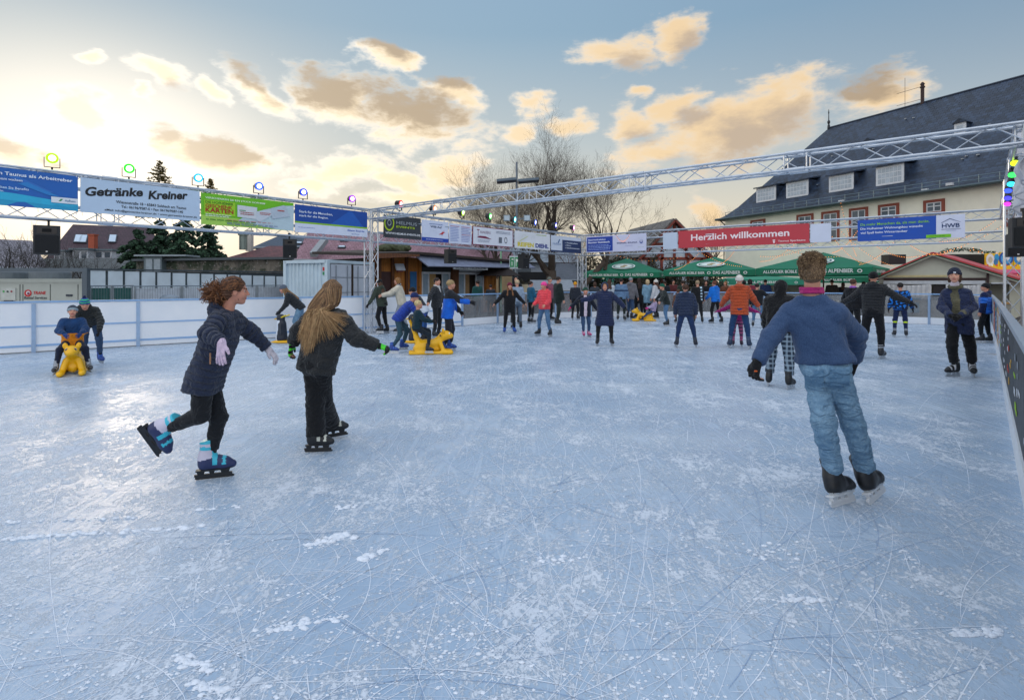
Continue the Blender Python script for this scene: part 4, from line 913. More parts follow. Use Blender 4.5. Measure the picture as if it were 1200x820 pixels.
    if t.get('hood') == 'up':
        ops += [('e', A_(hc) + HR @ np.array([0, -.08, .08]) * hs, (.44 * hs, .50 * hs, .50 * hs), HR, .02), ('e', A_(hc) + HR @ np.array([0, -.12, -.35]) * hs, (.36 * hs, .38 * hs, .36 * hs), HR, .04), ('-', A_(hc) + HR @ np.array([0, .45, -.03]) * hs, (.29 * hs, .42 * hs, .40 * hs), HR, .02)]
    V, Fc = shape(ops, hv, .032 * s); N = normals(V, Fc); wr = t.get('wr', .006) * s
    if qp:
        segs = [(pel - sp_up * .6, neck + sp_up * .3)] + [(J['s' + k], J['e' + k]) for k in 'LR'] + [(J['e' + k], J['w' + k]) for k in 'LR']; best = np.full(len(V), 9.); par = np.zeros(len(V))
        for i, (a, b) in enumerate(segs):
            dd = b - a; Lq = np.linalg.norm(dd); tt = ((V - a) @ dd) / Lq ** 2; tc = np.clip(tt, 0, 1); dist = np.linalg.norm(V - a - tc[:, None] * dd, axis=1) - (.11 * H * q if i == 0 else .03 * H)
            m_ = dist < best; best[m_] = dist[m_]; par[m_] = (tt * Lq + (.0 if i < 3 else .29 * s))[m_]
        ph = par / qp + .12 * wav(V, 5, 4); groove = 1 - np.abs(np.sin(np.pi * ph)) ** .45
        V = V - N * (groove * t.get('depth', .014) * s)[:, None]; 
    V = V + N * (wr * .8 * wav(V, 10 / s, 5 + int(root[0] * 7) % 40) + wr * .55 * wav(V * np.array([1, 1, 1.5]), 24 / s, 9))[:, None]
    mi = None; mats = [t['m'] if 'm' in t else quilt_m(t['c'], t.get('rough', .62)) if qp else fab(t['c'])]
    if 'paint' in t: mi, mats = t['paint'](V[Fc].mean(1), J, mats)
    tobj = np_obj(t.get('name', 'jacket'), V, Fc, mats, th, mi=mi)
    if qp: at = tobj.data.attributes.new('quilt', 'FLOAT', 'POINT'); at.data.foreach_set('value', ph.astype(np.float32))
    # ---- gloves
    if sp.get('gloves'):
        gc = sp['gloves']
        for k in 'LR':
            hp = hands.get(k, {}); fd = nrm(J['w' + k] - J['e' + k]); dr = hp.get('d', fd); pn = hp.get('n', (-lat if k == 'L' else lat) + np.array([0, 0, -.35])); sd = hp.get('side', -1 if k == 'L' else 1)
            o = [('c', J['w' + k] - fd * .035 * s, J['w' + k] + fd * .01, .031 * s, .029 * s, .01)] + hand_ops(J['w' + k], dr, pn, hp.get('curl', .4), s * 1.03, sd, .0016)
            v, f = shape(o, .0048 if d0 < 6 else .007 if d0 < 11 else .010, .012, 1)
            gm = hp.get('gm', gc); mats = [fab(gm)]; mi = None
            if 'paint' in hp: mi, mats = hp['paint'](v[f].mean(1), mats)
            np_obj('glove', v, f, mats, th, mi=mi)
    # ---- head wear and hair
    def HL(x, y, z): return A_(hc) + HR @ (np.array([x, y, z], dtype=np.float32) * hs)
    st = sp.get('style', 'short'); hat = sp.get('hat')
    hm = M(hair_c, .62, 0, .35, 40., .7, 160., spec=.4, tag='hair')
    if st not in ('none', 'custom'):
        g_ = .0 if hat is None else -.015
        o = [('e', HL(0, -.09, .14), ((.355 + g_) * hs, (.425 + g_) * hs, (.375 + g_) * hs), HR)]
        if st in ('bob', 'long', 'mid'): 
            lz = {'bob': -.25, 'mid': -.42, 'long': -.45}[st]
            o += [('e', HL(0, -.16, -.1), (.36 * hs, .34 * hs, .42 * hs), HR)]
            for k in (-1, 1): o.append(('c', HL(.30 * k, -.05, .05), HL(.29 * k, -.04, lz), .085 * hs, .07 * hs, .05 * hs))
        o += [('-', HL(0, .46, -.22), (.285 * hs, .50 * hs, .43 * hs), HR, .03 * hs), ('x', HL(0, 0, -.33 if st == 'short' else -.6), HR @ np.array([0, .35, -1.]), None)]
        if st == 'short': o.append(('-', HL(0, .12, -.36), (.6 * hs, .30 * hs, .30 * hs), HR, .03 * hs))
        if st == 'long':
            back = neck - fwd * (.055 * H + pad); e = back - sp_up * sp.get('hl', .28); 
            o += [('c', HL(-.12, -.33, -.1), e + lat * .05, .14 * hs, .045), ('c', HL(.12, -.33, -.1), e - lat * .05, .14 * hs, .045)]
            if sp.get('front'): 
                for k, sg in (('L', -1), ('R', 1)): o.append(('c', HL(.27 * sg, .0, -.2), J['s' + k] * .55 + neck * .45 + fwd * (.05 * H + pad) - sp_up * .12 * s, .10 * hs, .035))
        if st == 'pony': o += [('e', HL(0, -.46, .12), (.11 * hs, .11 * hs, .11 * hs), HR, .03), ('c', HL(0, -.55, .1), HL(0, -.62, -.55), .10 * hs, .05 * hs, .03)]
        V, Fc = shape(o, hf * 1.3, .03 * hs * 4, 1); N = normals(V, Fc); Lc = (V - A_(hc)) @ HR
        a_ = np.arctan2(Lc[:, 0], Lc[:, 1]); V = V + N * (hs * sp.get('hamp', .018) * (wav(V * np.array([1, 1, .35]), 55, 3) + .6 * wav(V, 90, 7)))[:, None]
        np_obj('hair', V, Fc, hm, th)
    if hat:
        kd = hat.get('kind', 'beanie'); hcx = hat['c']; sc_ = hat.get('s', 1.0)
        o = [('e', HL(0, -.08, .16), (.375 * hs * sc_, .445 * hs * sc_, .42 * hs * sc_), HR), ('x', HL(0, .30, .135), HR @ np.array([0, .30, -1.]), None)]
        V, Fc = shape(o, hf * 1.2, .02, 1); N = normals(V, Fc); Lc = (V - A_(hc)) @ HR / hs; a_ = np.arctan2(Lc[:, 0], Lc[:, 1])
        zt = Lc[:, 2] - .30 * (Lc[:, 1] - .3) - .135; cuff = (zt < .17).astype(float)
        V = V + N * ((.0018 * np.sin(a_ * 46) * (d0 < 12) + cuff * .007) * (hs / .23))[:, None]
        mats = [fab(hcx)]; mi = None; C = (V[Fc].mean(1) - A_(hc)) @ HR / hs; zf = C[:, 2] - .30 * (C[:, 1] - .3) - .135
        if 'c2' in hat: mats.append(fab(hat['c2'])); mi = ((zf < .17) if not hat.get('stripes') else ((zf * 9).astype(int) % 2 == 1)).astype(int)
        ho = np_obj('hat', V, Fc, mats, th, mi=mi)
        if hat.get('pom'): V, Fc = shape([('e', HL(0, -.12, .64), (.12 * hs,) * 3, None)], hf, .01, 0); V = V + normals(V, Fc) * (.012 * wav(V, 70, 3))[:, None]; np_obj('pompom', V, Fc, fab(hat['pom']), ho)
        if hat.get('badge'): mb = MB(); c_ = HL(hat.get('bx', .0), .385, .22); mb.box((0, 0, 0), (.034, .004, .024)); ho2 = mb.build('badge', M(hat['badge'], .6), ho); ho2.matrix_local = Matrix.Translation(Vector(c_)) @ Matrix([list(HR[0]) + [0], list(HR[1]) + [0], list(HR[2]) + [0], [0, 0, 0, 1]])
    if sp.get('scarf'):
        rr = .075 * s; c0 = neck + sp_up * .035 * s; n = 12; P = [c0 + (lat * math.cos(t_) + fwd * math.sin(t_)) * rr * 1.0 - sp_up * (.02 * math.sin(t_)) for t_ in np.linspace(0, 2 * math.pi, n)]
        o = [('c', P[i], P[i + 1], .032 * s, .032 * s, .01) for i in range(n - 1)] 
        if sp.get('scarf_end', True): o += [('c', P[3], P[3] - sp_up * .16 * s + fwd * .05, .03 * s, .028 * s, .01)]
        V, Fc = shape(o, hv * .8, .012); V = V + normals(V, Fc) * (.005 * wav(V, 30, 4))[:, None]; mats = [fab(sp['scarf'])]; mi = None
        if 'scarf2' in sp: mats.append(fab(sp['scarf2'])); C = V[Fc].mean(1); mi = ((np.floor(C[:, 0] * 28) + np.floor(C[:, 2] * 28)) % 2).astype(int)
        np_obj('scarf', V, Fc, mats, th, mi=mi)
    # ---- skates
    ft = sp.get('feet', {}); cs = sp.get('skates', ('#17191d', '#3a3d42'))
    for k in 'LR':
        toe = ft.get(k, None); toe = A_(toe) if toe is not None else np.array([fwd[0], fwd[1], 0.])
        up = nrm(J['k' + k] - J['a' + k]) * .8 + np.array([0, 0, .2]); 
        if k in sp.get('fup', {}): up = A_(sp['fup'][k])
        if cs: skate(th, J['a' + k], toe, up, s * sp.get('fs', 1.0), cs, .008 if d0 < 8 else .013 if d0 < 14 else .018, sp.get('blade', '#b9bfc6'))
    return th, J, dict(HR=HR, hs=hs, hc=A_(hc), fwd=fwd, lat=lat, up=sp_up, neck=neck, s=s, HL=HL)

def generic(px, fy, H, face, label, top, pants, lean=0, side=0, arm=None, leg=None, depth=None, zoff=0., headyaw=0, headpitch=0, twist=0, group=None, **kw):
    """standing / skating / sitting figure; face 0 looks at the viewer, 90 to the right of the picture, 180 away"""
    d = depth if depth else GD(fy); X = (px - CX) / F * d; f = R(face) - math.atan2(X, d); fw = np.array([math.sin(f), -math.cos(f), 0]); lf = np.array([math.cos(f), math.sin(f), 0]); zz = np.array([0, 0, 1.])
    s = H / 1.75; skf = .155 * s * kw.get('fs', 1.0) if kw.get('skates', 1) else .07
    up = nrm(zz * math.cos(R(lean)) + fw * math.sin(R(lean)) + lf * math.sin(R(side)))
    def dr(out, fwd_, k): sg = 1 if k == 'L' else -1; return nrm(lf * sg * math.sin(R(out)) + fw * math.sin(R(fwd_)) * math.cos(R(out)) - zz * math.cos(R(fwd_)) * math.cos(R(out)))
    arm = arm or {}; leg = leg or {}
    A = {k: arm.get(k, arm.get('B', ((12, 5), (8, 20)))) for k in 'LR'}; G = {k: leg.get(k, leg.get('B', ((5, 5), (2, -8)))) for k in 'LR'}
    J = {}; pel = np.zeros(3)
    tw = R(twist); lt = lf * math.cos(tw) + fw * math.sin(tw)
    J['hL'] = pel + lf * .052 * H; J['hR'] = pel - lf * .052 * H; J['nk'] = pel + up * .315 * H
    shp = pel + up * .285 * H; J['sL'] = shp + lt * .103 * H; J['sR'] = shp - lt * .103 * H
    hup = nrm(up * .6 + zz * .4 + fw * math.sin(R(headpitch)) * .5); J['hd'] = J['nk'] + hup * .098 * H * (1 if H > 1.45 else 1.12) + fw * .012
    for k in 'LR':
        J['e' + k] = J['s' + k] + dr(*A[k][0], k) * .168 * H; J['w' + k] = J['e' + k] + dr(*A[k][1], k) * .148 * H
        J['k' + k] = J['h' + k] + dr(*G[k][0], k) * .245 * H; J['a' + k] = J['k' + k] + dr(*G[k][1], k) * .235 * H
    z = min(J['aL'][2], J['aR'][2]) - skf - zoff; mx = (J['aL'] + J['aR']) / 2
    sh = np.array([-mx[0] * kw.get('ctr', 1), -mx[1] * kw.get('ctr', 1), -z])
    for k in J: J[k] = J[k] + sh
    hy = R(headyaw); hd = fw * math.cos(hy) + lf * math.sin(hy) + zz * -math.sin(R(headpitch))
    sp = dict(H=H, top=top, pants=pants, hd=hd, hup=hup * .5 + zz * .5, bf=fw, **kw)
    if 'hands' not in sp:
        sp['hands'] = {}
    sp['feet'] = kw.get('feet') or {k: fw * math.cos(R(12)) + lf * (math.sin(R(12)) * (1 if k == 'L' else -1)) for k in 'LR'}
    return person(label, Vector((X, d, 0)), J, sp, group=group)
# ------------------------------------------------------------------ large hall building with slate roof
def slate_mat(c0, c1, row=.22, colw=.28, rough=.55):
    m = bpy.data.materials.new('roof_tiles'); m.use_nodes = True; t = m.node_tree; b = NB(t); p = t.nodes['Principled BSDF']
    tc = b.node('ShaderNodeTexCoord').outputs['UV']; n = b.noise(b.node('ShaderNodeTexCoord').outputs['Object'], .8, 5, .6)
    br = b.node('ShaderNodeTexBrick'); b.put(br.inputs['Vector'], tc); br.inputs['Scale'].default_value = 1; br.inputs['Brick Width'].default_value = colw; br.inputs['Row Height'].default_value = row
    br.inputs['Mortar Size'].default_value = .012; br.inputs['Color1'].default_value = lin(c0) + (1,); br.inputs['Color2'].default_value = lin(c1) + (1,); br.inputs['Mortar'].default_value = tuple(q * .35 for q in lin(c0)) + (1,)
    c = b.mix(b.lin(n, .3, .7, 0, .35), br.outputs[0], tuple(min(1, q * 1.5) for q in lin(c1))); b.put(p.inputs['Base Color'], c); p.inputs['Roughness'].default_value = rough
    bn = b.node('ShaderNodeBump'); bn.inputs['Strength'].default_value = .8; bn.inputs['Distance'].default_value = .03; b.put(bn.inputs['Height'], b.m('ADD', br.outputs[1], b.m('MULTIPLY', n, -.3))); bn.invert = True; b.put(p.inputs['Normal'], bn.outputs[0]); return m
def uv_planar(o):
    """roof coordinates in metres: u along the horizontal, v up the slope"""
    me = o.data; uv = me.uv_layers.new(name='uv')
    for p in me.polygons:
        n = p.normal; h = Vector((n.y, -n.x, 0)); h = h.normalized() if h.length > 1e-4 else Vector((1, 0, 0)); v = n.cross(h)
        for li in p.loop_indices: c = me.vertices[me.loops[li].vertex_index].co; uv.data[li].uv = (c.dot(h), c.dot(v))
def rayplane(px, py, P, n):
    o = Vector((0, 0, CH)); d = Vector(((px - CX) / F, 1, (HY - py) / F)); return o + d * ((P - o).dot(n) / d.dot(n))
cream = M('#f1ecda', .85, 0, .06, 1.2, .25, 40); sand = M('#8c4a3c', .8, 0, .12, 6, .3, 30); glassd = M('#596571', .12, 0, .3, 1.5, spec=.8); white_p = M('#d7dade', .5, 0, .05)
SL = slate_mat('#0c131e', '#2b3b52', .26, .34, .5)
def hall():
    E0 = Vector((18.1, 50, 0)); e = Vector((.417, -.909, 0)); n = Vector((.909, .417, 0)); ZE, ZR = 7.25, 14.55; LN = 62; w = 6.6
    th = thing('hall_building', 'large cream hall with red sandstone window frames and steep dark slate roof on the right', 'building', E0); o = E0
    P = lambda s, t, z: E0 + e * s + n * t + Vector((0, 0, z))
    mb = MB(); ins = .55; a, b_, c, d = P(ins, ins, 0), P(LN, ins, 0), P(LN, 2 * w - ins, 0), P(ins, 2 * w - ins, 0); z = Vector((0, 0, ZE + .05))
    mb.add([a, b_, c, d, a + z, b_ + z, c + z, d + z], [(0, 1, 5, 4), (1, 2, 6, 5), (2, 3, 7, 6), (3, 0, 4, 7), (4, 5, 6, 7)]); mb.build('wall', cream, th, offset=o)
    # roof with flared eaves
    hs_ = 6.0
    rings = [(0, 0, ZE - .12), (.55, .55, ZE + .22), (1.3, 1.3, ZE + .95), (w, hs_, ZR)]
    V = []
    for t, s, zz in rings: V += [P(s, t, zz), P(LN, t, zz), P(LN, 2 * w - t, zz), P(s, 2 * w - t, zz)]
    fs = []
    for i in range(3):
        q = i * 4; fs += [(q, q + 1, q + 5, q + 4), (q + 1, q + 2, q + 6, q + 5), (q + 2, q + 3, q + 7, q + 6), (q + 3, q, q + 4, q + 7)]
    fs.append((3, 2, 1, 0)); mb = MB(); mb.add(V, fs); rf = mb.build('roof', SL, th, offset=o); uv_planar(rf)
    mb = MB(); mb.tube(P(0, -.06, ZE - .1), P(LN, -.06, ZE - .1), .09, 8); mb.tube(P(-.06, 0, ZE - .1), P(-.06, 2 * w, ZE - .1), .09, 8); mb.build('gutter', M('#59666a', .4, .5), th, offset=o)
    mb = MB()
    for z_ in (.12, .34): mb.tube(P(.8, .30, ZE + z_ + .12), P(LN, .30, ZE + z_ + .12), .022, 5)
    for i in range(int(LN / 1.0)): mb.beam(P(.8 + i, .30, ZE + .05), P(.8 + i, .30, ZE + .5), .03, .03)
    mb.build('snow_guard', M('#6c7f88', .45, .4), th, offset=o)
    mb = MB(); mb.tube(P(-.02, .5, ZE - .12), P(.5, .75, ZE - .7), .05, 6); mb.tube(P(.5, .45, ZE - .7), P(.5, .45, 0), .05, 6); mb.build('downpipe', M('#59666a', .4, .5), th, offset=o)
    mb = MB(); mb.lathe([(.12, 0), (.09, .3), (.05, .35), (.11, .5), (.11, .62), (.04, .72), (.03, 1.25), (.055, 1.3), (.01, 1.65)], 10, P(hs_, w, ZR - .05)); mb.build('finial', M('#2c2f35', .5, .3), th, offset=o)
    mb = MB(); mb.tube(P(hs_, w, ZR + .02), P(LN, w, ZR + .02), .07, 6); mb.build('ridge_cap', M('#2f3848', .5), th, offset=o)
    # upper part slope plane
    p1, p2, p3 = P(10, 1.3, ZE + .95), P(20, 1.3, ZE + .95), P(20, w, ZR); nn = (p2 - p1).cross(p3 - p1).normalized()
    wp = P(0, ins - .0, 0)
    # flue
    q = rayplane(1081, 121, P(0, w, 0), n); mb = MB(); q.z = ZR - .1; mb.tube(q, q + Vector((0, 0, 1.5)), .12, 10); mb.tube(q + Vector((0, 0, 1.2)), q + Vector((0, 0, 1.28)), .17, 10); mb.tube(q + Vector((0, 0, 1.45)), q + Vector((0, 0, 1.6)), .16, 10, .05)
    mb.build('flue', M('#3b2a28', .6, .3), th, offset=o); mb = MB(); q2 = q - e * 1.2; mb.tube(q2 - Vector((0, 0, .1)), q2 + Vector((0, 0, 2.3)), .014, 5); mb.tube(q2 + Vector((0, 0, 1.3)) - e * .6, q2 + Vector((0, 0, 1.3)) + e * 1.2, .015, 4); mb.tube(q2 + Vector((0, 0, .4)) - e * .6, q2 + Vector((0, 0, .4)) + e * 1.2, .015, 4); mb.build('aerial', M('#4a4a4e', .5, .4), th, offset=o)
    # dormers
    def dormer(px0, px1, py0, py1, small=False):
        B = rayplane((px0 + px1) / 2, py1, p1, nn); A = rayplane(px0, py1, p1, nn); C = rayplane(px1, py1, p1, nn); B2 = B
        s_ = (B - E0).dot(e); t_ = (B - E0).dot(n) - .05; z0 = B.z - .1; dist = B.y
        wd = abs((C - A).dot(e)) * .92; hh = (py1 - py0) / F * dist
        Q = lambda s, t, z: P(s_ + s, t_ + t, z0 + z)
        mb = MB(); h2 = wd / 2; bk = hh / .9 + .9
        mb.add([Q(-h2, .06, 0), Q(h2, .06, 0), Q(h2, .06, hh), Q(-h2, .06, hh), Q(-h2, bk, 0), Q(h2, bk, 0), Q(h2, bk, hh), Q(-h2, bk, hh)], [(0, 1, 2, 3), (1, 5, 6, 2), (4, 0, 3, 7)]); cheek = mb.build('dormer', SL, th, offset=o); uv_planar(cheek)
        mb = MB(); ov = .16; rise = .15 if not small else .3
        if small: mb.add([Q(-h2 - .1, -.12, hh), Q(h2 + .1, -.12, hh), Q(h2 + .1, bk, hh), Q(-h2 - .1, bk, hh), Q(0, -.12, hh + rise), Q(0, bk + .4, hh + rise)], [(0, 1, 4), (1, 2, 5, 4), (3, 0, 4, 5), (0, 3, 2, 1)])
        else: mb.add([Q(-h2 - ov, -.2, hh - .02), Q(h2 + ov, -.2, hh - .02), Q(h2 + .02, 1.0 + bk, hh + .62), Q(-h2 - .02, 1.0 + bk, hh + .62), Q(-h2 - ov, -.2, hh + .08), Q(h2 + ov, -.2, hh + .08), Q(h2 + .02, 1.0 + bk, hh + .72), Q(-h2 - .02, 1.0 + bk, hh + .72)], [(4, 5, 6, 7), (0, 3, 2, 1), (0, 1, 5, 4), (1, 2, 6, 5), (3, 0, 4, 7)])
        r_ = mb.build('dormer_roof', SL, cheek, offset=o); uv_planar(r_)
        mb = MB(); a0 = math.atan2(e.y, e.x); mid = Q(0, .03, hh / 2); mb.box(mid, (wd, .10, hh), a0); wf = mb.build('dormer_window', white_p, cheek, offset=o)
        mb = MB(); cols = 2 if small else 6; rows = 2 if small else 3
        gw, gh = (wd - .24) / cols, (hh - .26) / rows
        for i in range(cols):
            for j in range(rows): mb.box(Q(-wd / 2 + .12 + gw * (i + .5), -.026, .13 + gh * (j + .5)), (gw * .84, .012, gh * .84), a0)
        # panes are part of the window mesh of this dormer
        mb.build('pane', M('#aeb9c4', .25, 0, .2, 2, spec=.7), cheek, offset=o)
    for q in ((887, 909, 218, 235), (922, 947, 211, 229.5), (972, 1000, 203, 222.5), (1027, 1059, 192, 215)): dormer(*q)
    for q in ((1013.5, 1022.5, 165, 172.5), (1119, 1132, 142.5, 156)): dormer(*q, small=True)
    # snow hooks
    mb = MB(); rnd = random.Random(2)
    for i in range(46):
        s_, f_ = rnd.uniform(7, 40), rnd.choice((.15, .5, .82)) + rnd.uniform(-.02, .02); t_ = 1.3 + (w - 1.3) * f_; zz = ZE + .95 + (ZR - ZE - .95) * f_
        if s_ < hs_ * f_ + 2: continue
        mb.box(P(s_, t_ - .06, zz + .03), (.10, .10, .05))
    mb.build('roof_hooks', M('#9aa3ac', .5, .3), th, offset=o)
    # windows on the facade
    a0 = math.atan2(e.y, e.x); pw = P(0, ins, 0)
    def win(px0, px1, py0, py1):
        A = rayplane(px0, py0, pw, n); C = rayplane(px1, py0, pw, n); s0, s1 = (A - E0).dot(e), (C - E0).dot(e); z1 = A.z * .5 + C.z * .5; zb = rayplane((px0 + px1) / 2, py1, pw, n).z; wd, hh, sm, zm = s1 - s0, z1 - zb, (s0 + s1) / 2, (z1 + zb) / 2
        mb = MB(); f_ = .17
        for (ss, zz, ww, h_) in ((sm, z1 - f_ / 2, wd, f_), (sm, zb + f_ / 2, wd, f_), (s0 + f_ / 2, zm, f_, hh - 2 * f_), (s1 - f_ / 2, zm, f_, hh - 2 * f_)): mb.box(P(ss, ins - .035, zz), (ww, .09, h_), a0)
        wo = mb.build('window', sand, th, offset=o)
        mb = MB(); mb.box(P(sm, ins - .012, zm), (wd - 2 * f_, .03, hh - 2 * f_), a0); mb.build('pane', glassd, wo, offset=o)
        mb = MB(); iw, ih = wd - 2 * f_, hh - 2 * f_
        for u in (-.5, 0, .5): mb.box(P(sm + u * (iw - .06), ins - .04, zm), (.07, .03, ih), a0)
        for v in ((-.5, .5, 0.1) if ih < 1 else (-.5, -.17, .17, .5)): mb.box(P(sm, ins - .043, zm + v * (ih - .05)), (iw, .03, .055), a0)
        mb.build('sash', white_p, wo, offset=o)
    for q in ((880, 897, 257.5, 282), (934, 953.5, 251, 285), (963, 984, 247.5, 282.5), (995.5, 1017.5, 243.5, 281), (1029.5, 1054, 239, 256.5), (1082.5, 1107.5, 234, 251.5), (1177, 1204, 222, 265)): win(*q)
    for (px, py) in ((986, 236), (1084, 223), (1113, 216)): q = rayplane(px, py, P(0, .2, 0), n); mb = MB(); mb.box(q, (.35, .2, .16), a0); mb.build('floodlight', M('#c9ccd0', .4), th, offset=o)
hall()

# ------------------------------------------------------------------ houses and sheds behind the left boards
def house(label, A, B, depth, z_eave, z_ridge, wallm, roofm, base=0., hip=0., over=.35, name='house', ridge_t=.5, cat='house'):
    """A,B: the two ends of the front wall on the ground; ridge runs parallel to it"""
    A, B = Vector((A[0], A[1], base)), Vector((B[0], B[1], base)); e = (B - A).normalized(); n = Vector((-e.y, e.x, 0)); L = (B - A).length
    if n.y < 0: n = -n
    th = thing(name, label, cat, A); P = lambda s, t, z: e * s + n * t + Vector((0, 0, z - base))
    mb = MB(); D = depth; ze, zr = z_eave, z_ridge; rt = D * ridge_t
    zo = ze - over * (zr - ze) / rt
    mb.add([P(0, 0, base), P(L, 0, base), P(L, D, base), P(0, D, base), P(0, 0, ze), P(L, 0, ze), P(L, D, ze), P(0, D, ze)], [(0, 1, 5, 4), (1, 2, 6, 5), (2, 3, 7, 6), (3, 0, 4, 7)])
    if not hip: mb.add([P(0, 0, ze), P(0, D, ze), P(0, rt, zr - .05), P(L, 0, ze), P(L, D, ze), P(L, rt, zr - .05)], [(0, 2, 1), (3, 4, 5)])
    wall = mb.build('wall', wallm, th)
    mb = MB(); h = hip; c0, c1, c2, c3, r0, r1 = P(-over, -over, zo), P(L + over, -over, zo), P(L + over, D + over, zo), P(-over, D + over, zo), P(h, rt, zr), P(L - h, rt, zr)
    mb.slab([c0, c1, r1, r0], .12); mb.slab([c2, c3, r0, r1], .12)
    if hip: mb.slab([c1, c2, r1], .12); mb.slab([c3, c0, r0], .12)
    rf = mb.build('roof', roofm, th); uv_planar(rf)
    mb = MB(); mb.tube(c0 + Vector((0, 0, .02)), c1 + Vector((0, 0, .02)), .07, 6); mb.build('gutter', M('#8b9298', .4, .5), th)
    sn = (r0 - c0).cross(c1 - c0).normalized(); sn = sn if sn.z > 0 else -sn
    return th, P, rf, Vector(A), sn, c0, e
RED = slate_mat('#4c2a2c', '#6a3c3c', .33, .25, .7); DRED = slate_mat('#33222a', '#46303a', .33, .25, .6); PINK = slate_mat('#7b5a60', '#93707a', .33, .25, .7); GREYT = slate_mat('#6d6a74', '#85828a', .33, .25, .7)
grey_w = M('#8d939b', .8, 0, .12, 1, .2, 20); beige_w = M('#a08b6c', .85, 0, .15, 2, .3, 30)
def gh(px, d): return ((px - CX) / F * d, d)
def on_roof(th, P, A, sn, c0, px, py, w, h, e, kind='skylight'):
    p = rayplane(px, py, A + c0, sn); up = e.cross(sn); up = up if up.z > 0 else -up; mm = Matrix((e, up, sn)).transposed(); q = p - A
    mb = MB(); mb.box(q + sn * .06, (w, h, .12), mat=mm); f = mb.build(kind, M('#3b4048', .5), th); mb = MB(); mb.box(q + sn * .13, (w - .14, h - .14, .03), mat=mm); mb.build('pane', M('#b8cbdc', .1, 0, .1, 1, spec=.9), f)
th, P, rf, A, sn, c0, e = house('house with dark red tiled roof, brick chimney and skylights behind the chiller', gh(52, 46), gh(190, 50), 10, 3.1, 6.85, M('#6e6a70', .8), DRED, over=.3, hip=1.1)
for px, py in ((92, 280.5), (97.5, 280.8), (132, 280.5), (139.5, 298.6), (145.8, 298.8)): on_roof(th, P, A, sn, c0, px, py, .62, 1.25, e)
def dorm(th, A, px0, px1, py0, py1, d, name='dormer'):
    a, b_ = W(px0, py1, d) - A, W(px1, py0, d) - A; mb = MB(); mb.box(((a.x + b_.x) / 2, a.y + 1.2, (a.z + b_.z) / 2), (b_.x - a.x, 2.4, b_.z - a.z)); f = mb.build(name, M('#b9bec6', .6), th)
    mb = MB(); mb.box(((a.x + b_.x) / 2, a.y + 1.15, b_.z + .08), (b_.x - a.x + .35, 2.7, .14)); mb.build('dormer_roof', M('#5b6a72', .5), f)
    for k in (-.25, .25): mb = MB(); mb.box(((a.x + b_.x) / 2 + k * (b_.x - a.x), a.y - .02, (a.z + b_.z) / 2 - .02), ((b_.x - a.x) * .3, .05, (b_.z - a.z) * .72)); mb.build('pane', M('#4a5560', .15, spec=.8), f)
dorm(th, A, 85, 103, 293, 303.5, 45.4); dorm(th, A, 111, 131, 294, 302.5, 46.2); dorm(th, A, 63.5, 76, 295, 303.5, 45)
c = W(109, 281, 49) - A; mb = MB(); mb.box((c.x, c.y, c.z - .9), (.5, .45, 2.6)); mb.box((c.x, c.y, c.z + .42), (.6, .55, .1)); mb.build('chimney', M('#a0513a', .85, 0, .25, 12, .4, 40), th)
mb = MB(); a, b_ = W(52, 303, 44.8) - A, W(152, 314, 44.8) - A; mb.box(((a.x + b_.x) / 2, a.y, (a.z + b_.z) / 2 - .6), (b_.x - a.x, .4, b_.z - a.z + 1.2 if b_.z > a.z else a.z - b_.z + 1.2)); mb.build('lean_to', M('#747c82', .8, 0, .15, 2, .3, 30), th)
house('low shed with pale lilac-grey roof at the far left', gh(-60, 36), gh(49, 39.5), 7, 2.75, 4.7, M('#8f8675', .8), GREYT, name='shed', cat='shed')
# long buildings with red roofs
th, P, rf, A, sn, c0, e = house('long low building with red-brown hipped roof and small roof vents', gh(268, 40), gh(352, 40.5), 7.5, 3.35, 4.45, beige_w, RED, hip=1.6, name='long_building', cat='building')
for px, py, r in ((285, 283, .3),): q = W(px, py, 41.5) - A; mb = MB(); mb.tube(q - Vector((0, 0, .6)), q + Vector((0, 0, .45)), .28, 10); mb.tube(q + Vector((0, 0, .45)), q + Vector((0, 0, .6)), .36, 10); mb.build('vent_pipe', M('#7d8a84', .5, .4), th)
q = W(292.5, 279, 43) - A; mb = MB(); mb.box((q.x, q.y, q.z - .2), (.42, .42, 1.6)); mb.build('chimney', M('#b9b6b0', .7), th)
th, P, rf, A, sn, c0, e = house('wide building with dull pink tiled roof behind the wooden hut', gh(350, 39), gh(600, 42), 9, 3.3, 5.55, beige_w, PINK, name='wide_building', cat='building')
for px, py in ((400.5, 290.5), (403, 282.5), (350, 286)): on_roof(th, P, A, sn, c0, px, py, .55, .35, e, 'roof_vent')
q0, q1 = W(381, 281, 40.5) - A, W(367, 298.5, 38.6) - A; mb = MB(); mb.beam(q0, q1, .45, .35); mb.build('fire_wall', M('#8f9498', .6), th)
house('dark blue-grey roofed house partly hidden behind the hanging loudspeaker', gh(300, 52), gh(384, 50), 6, 4.9, 6.1, grey_w, slate_mat('#2a3644', '#38475a'), name='house')
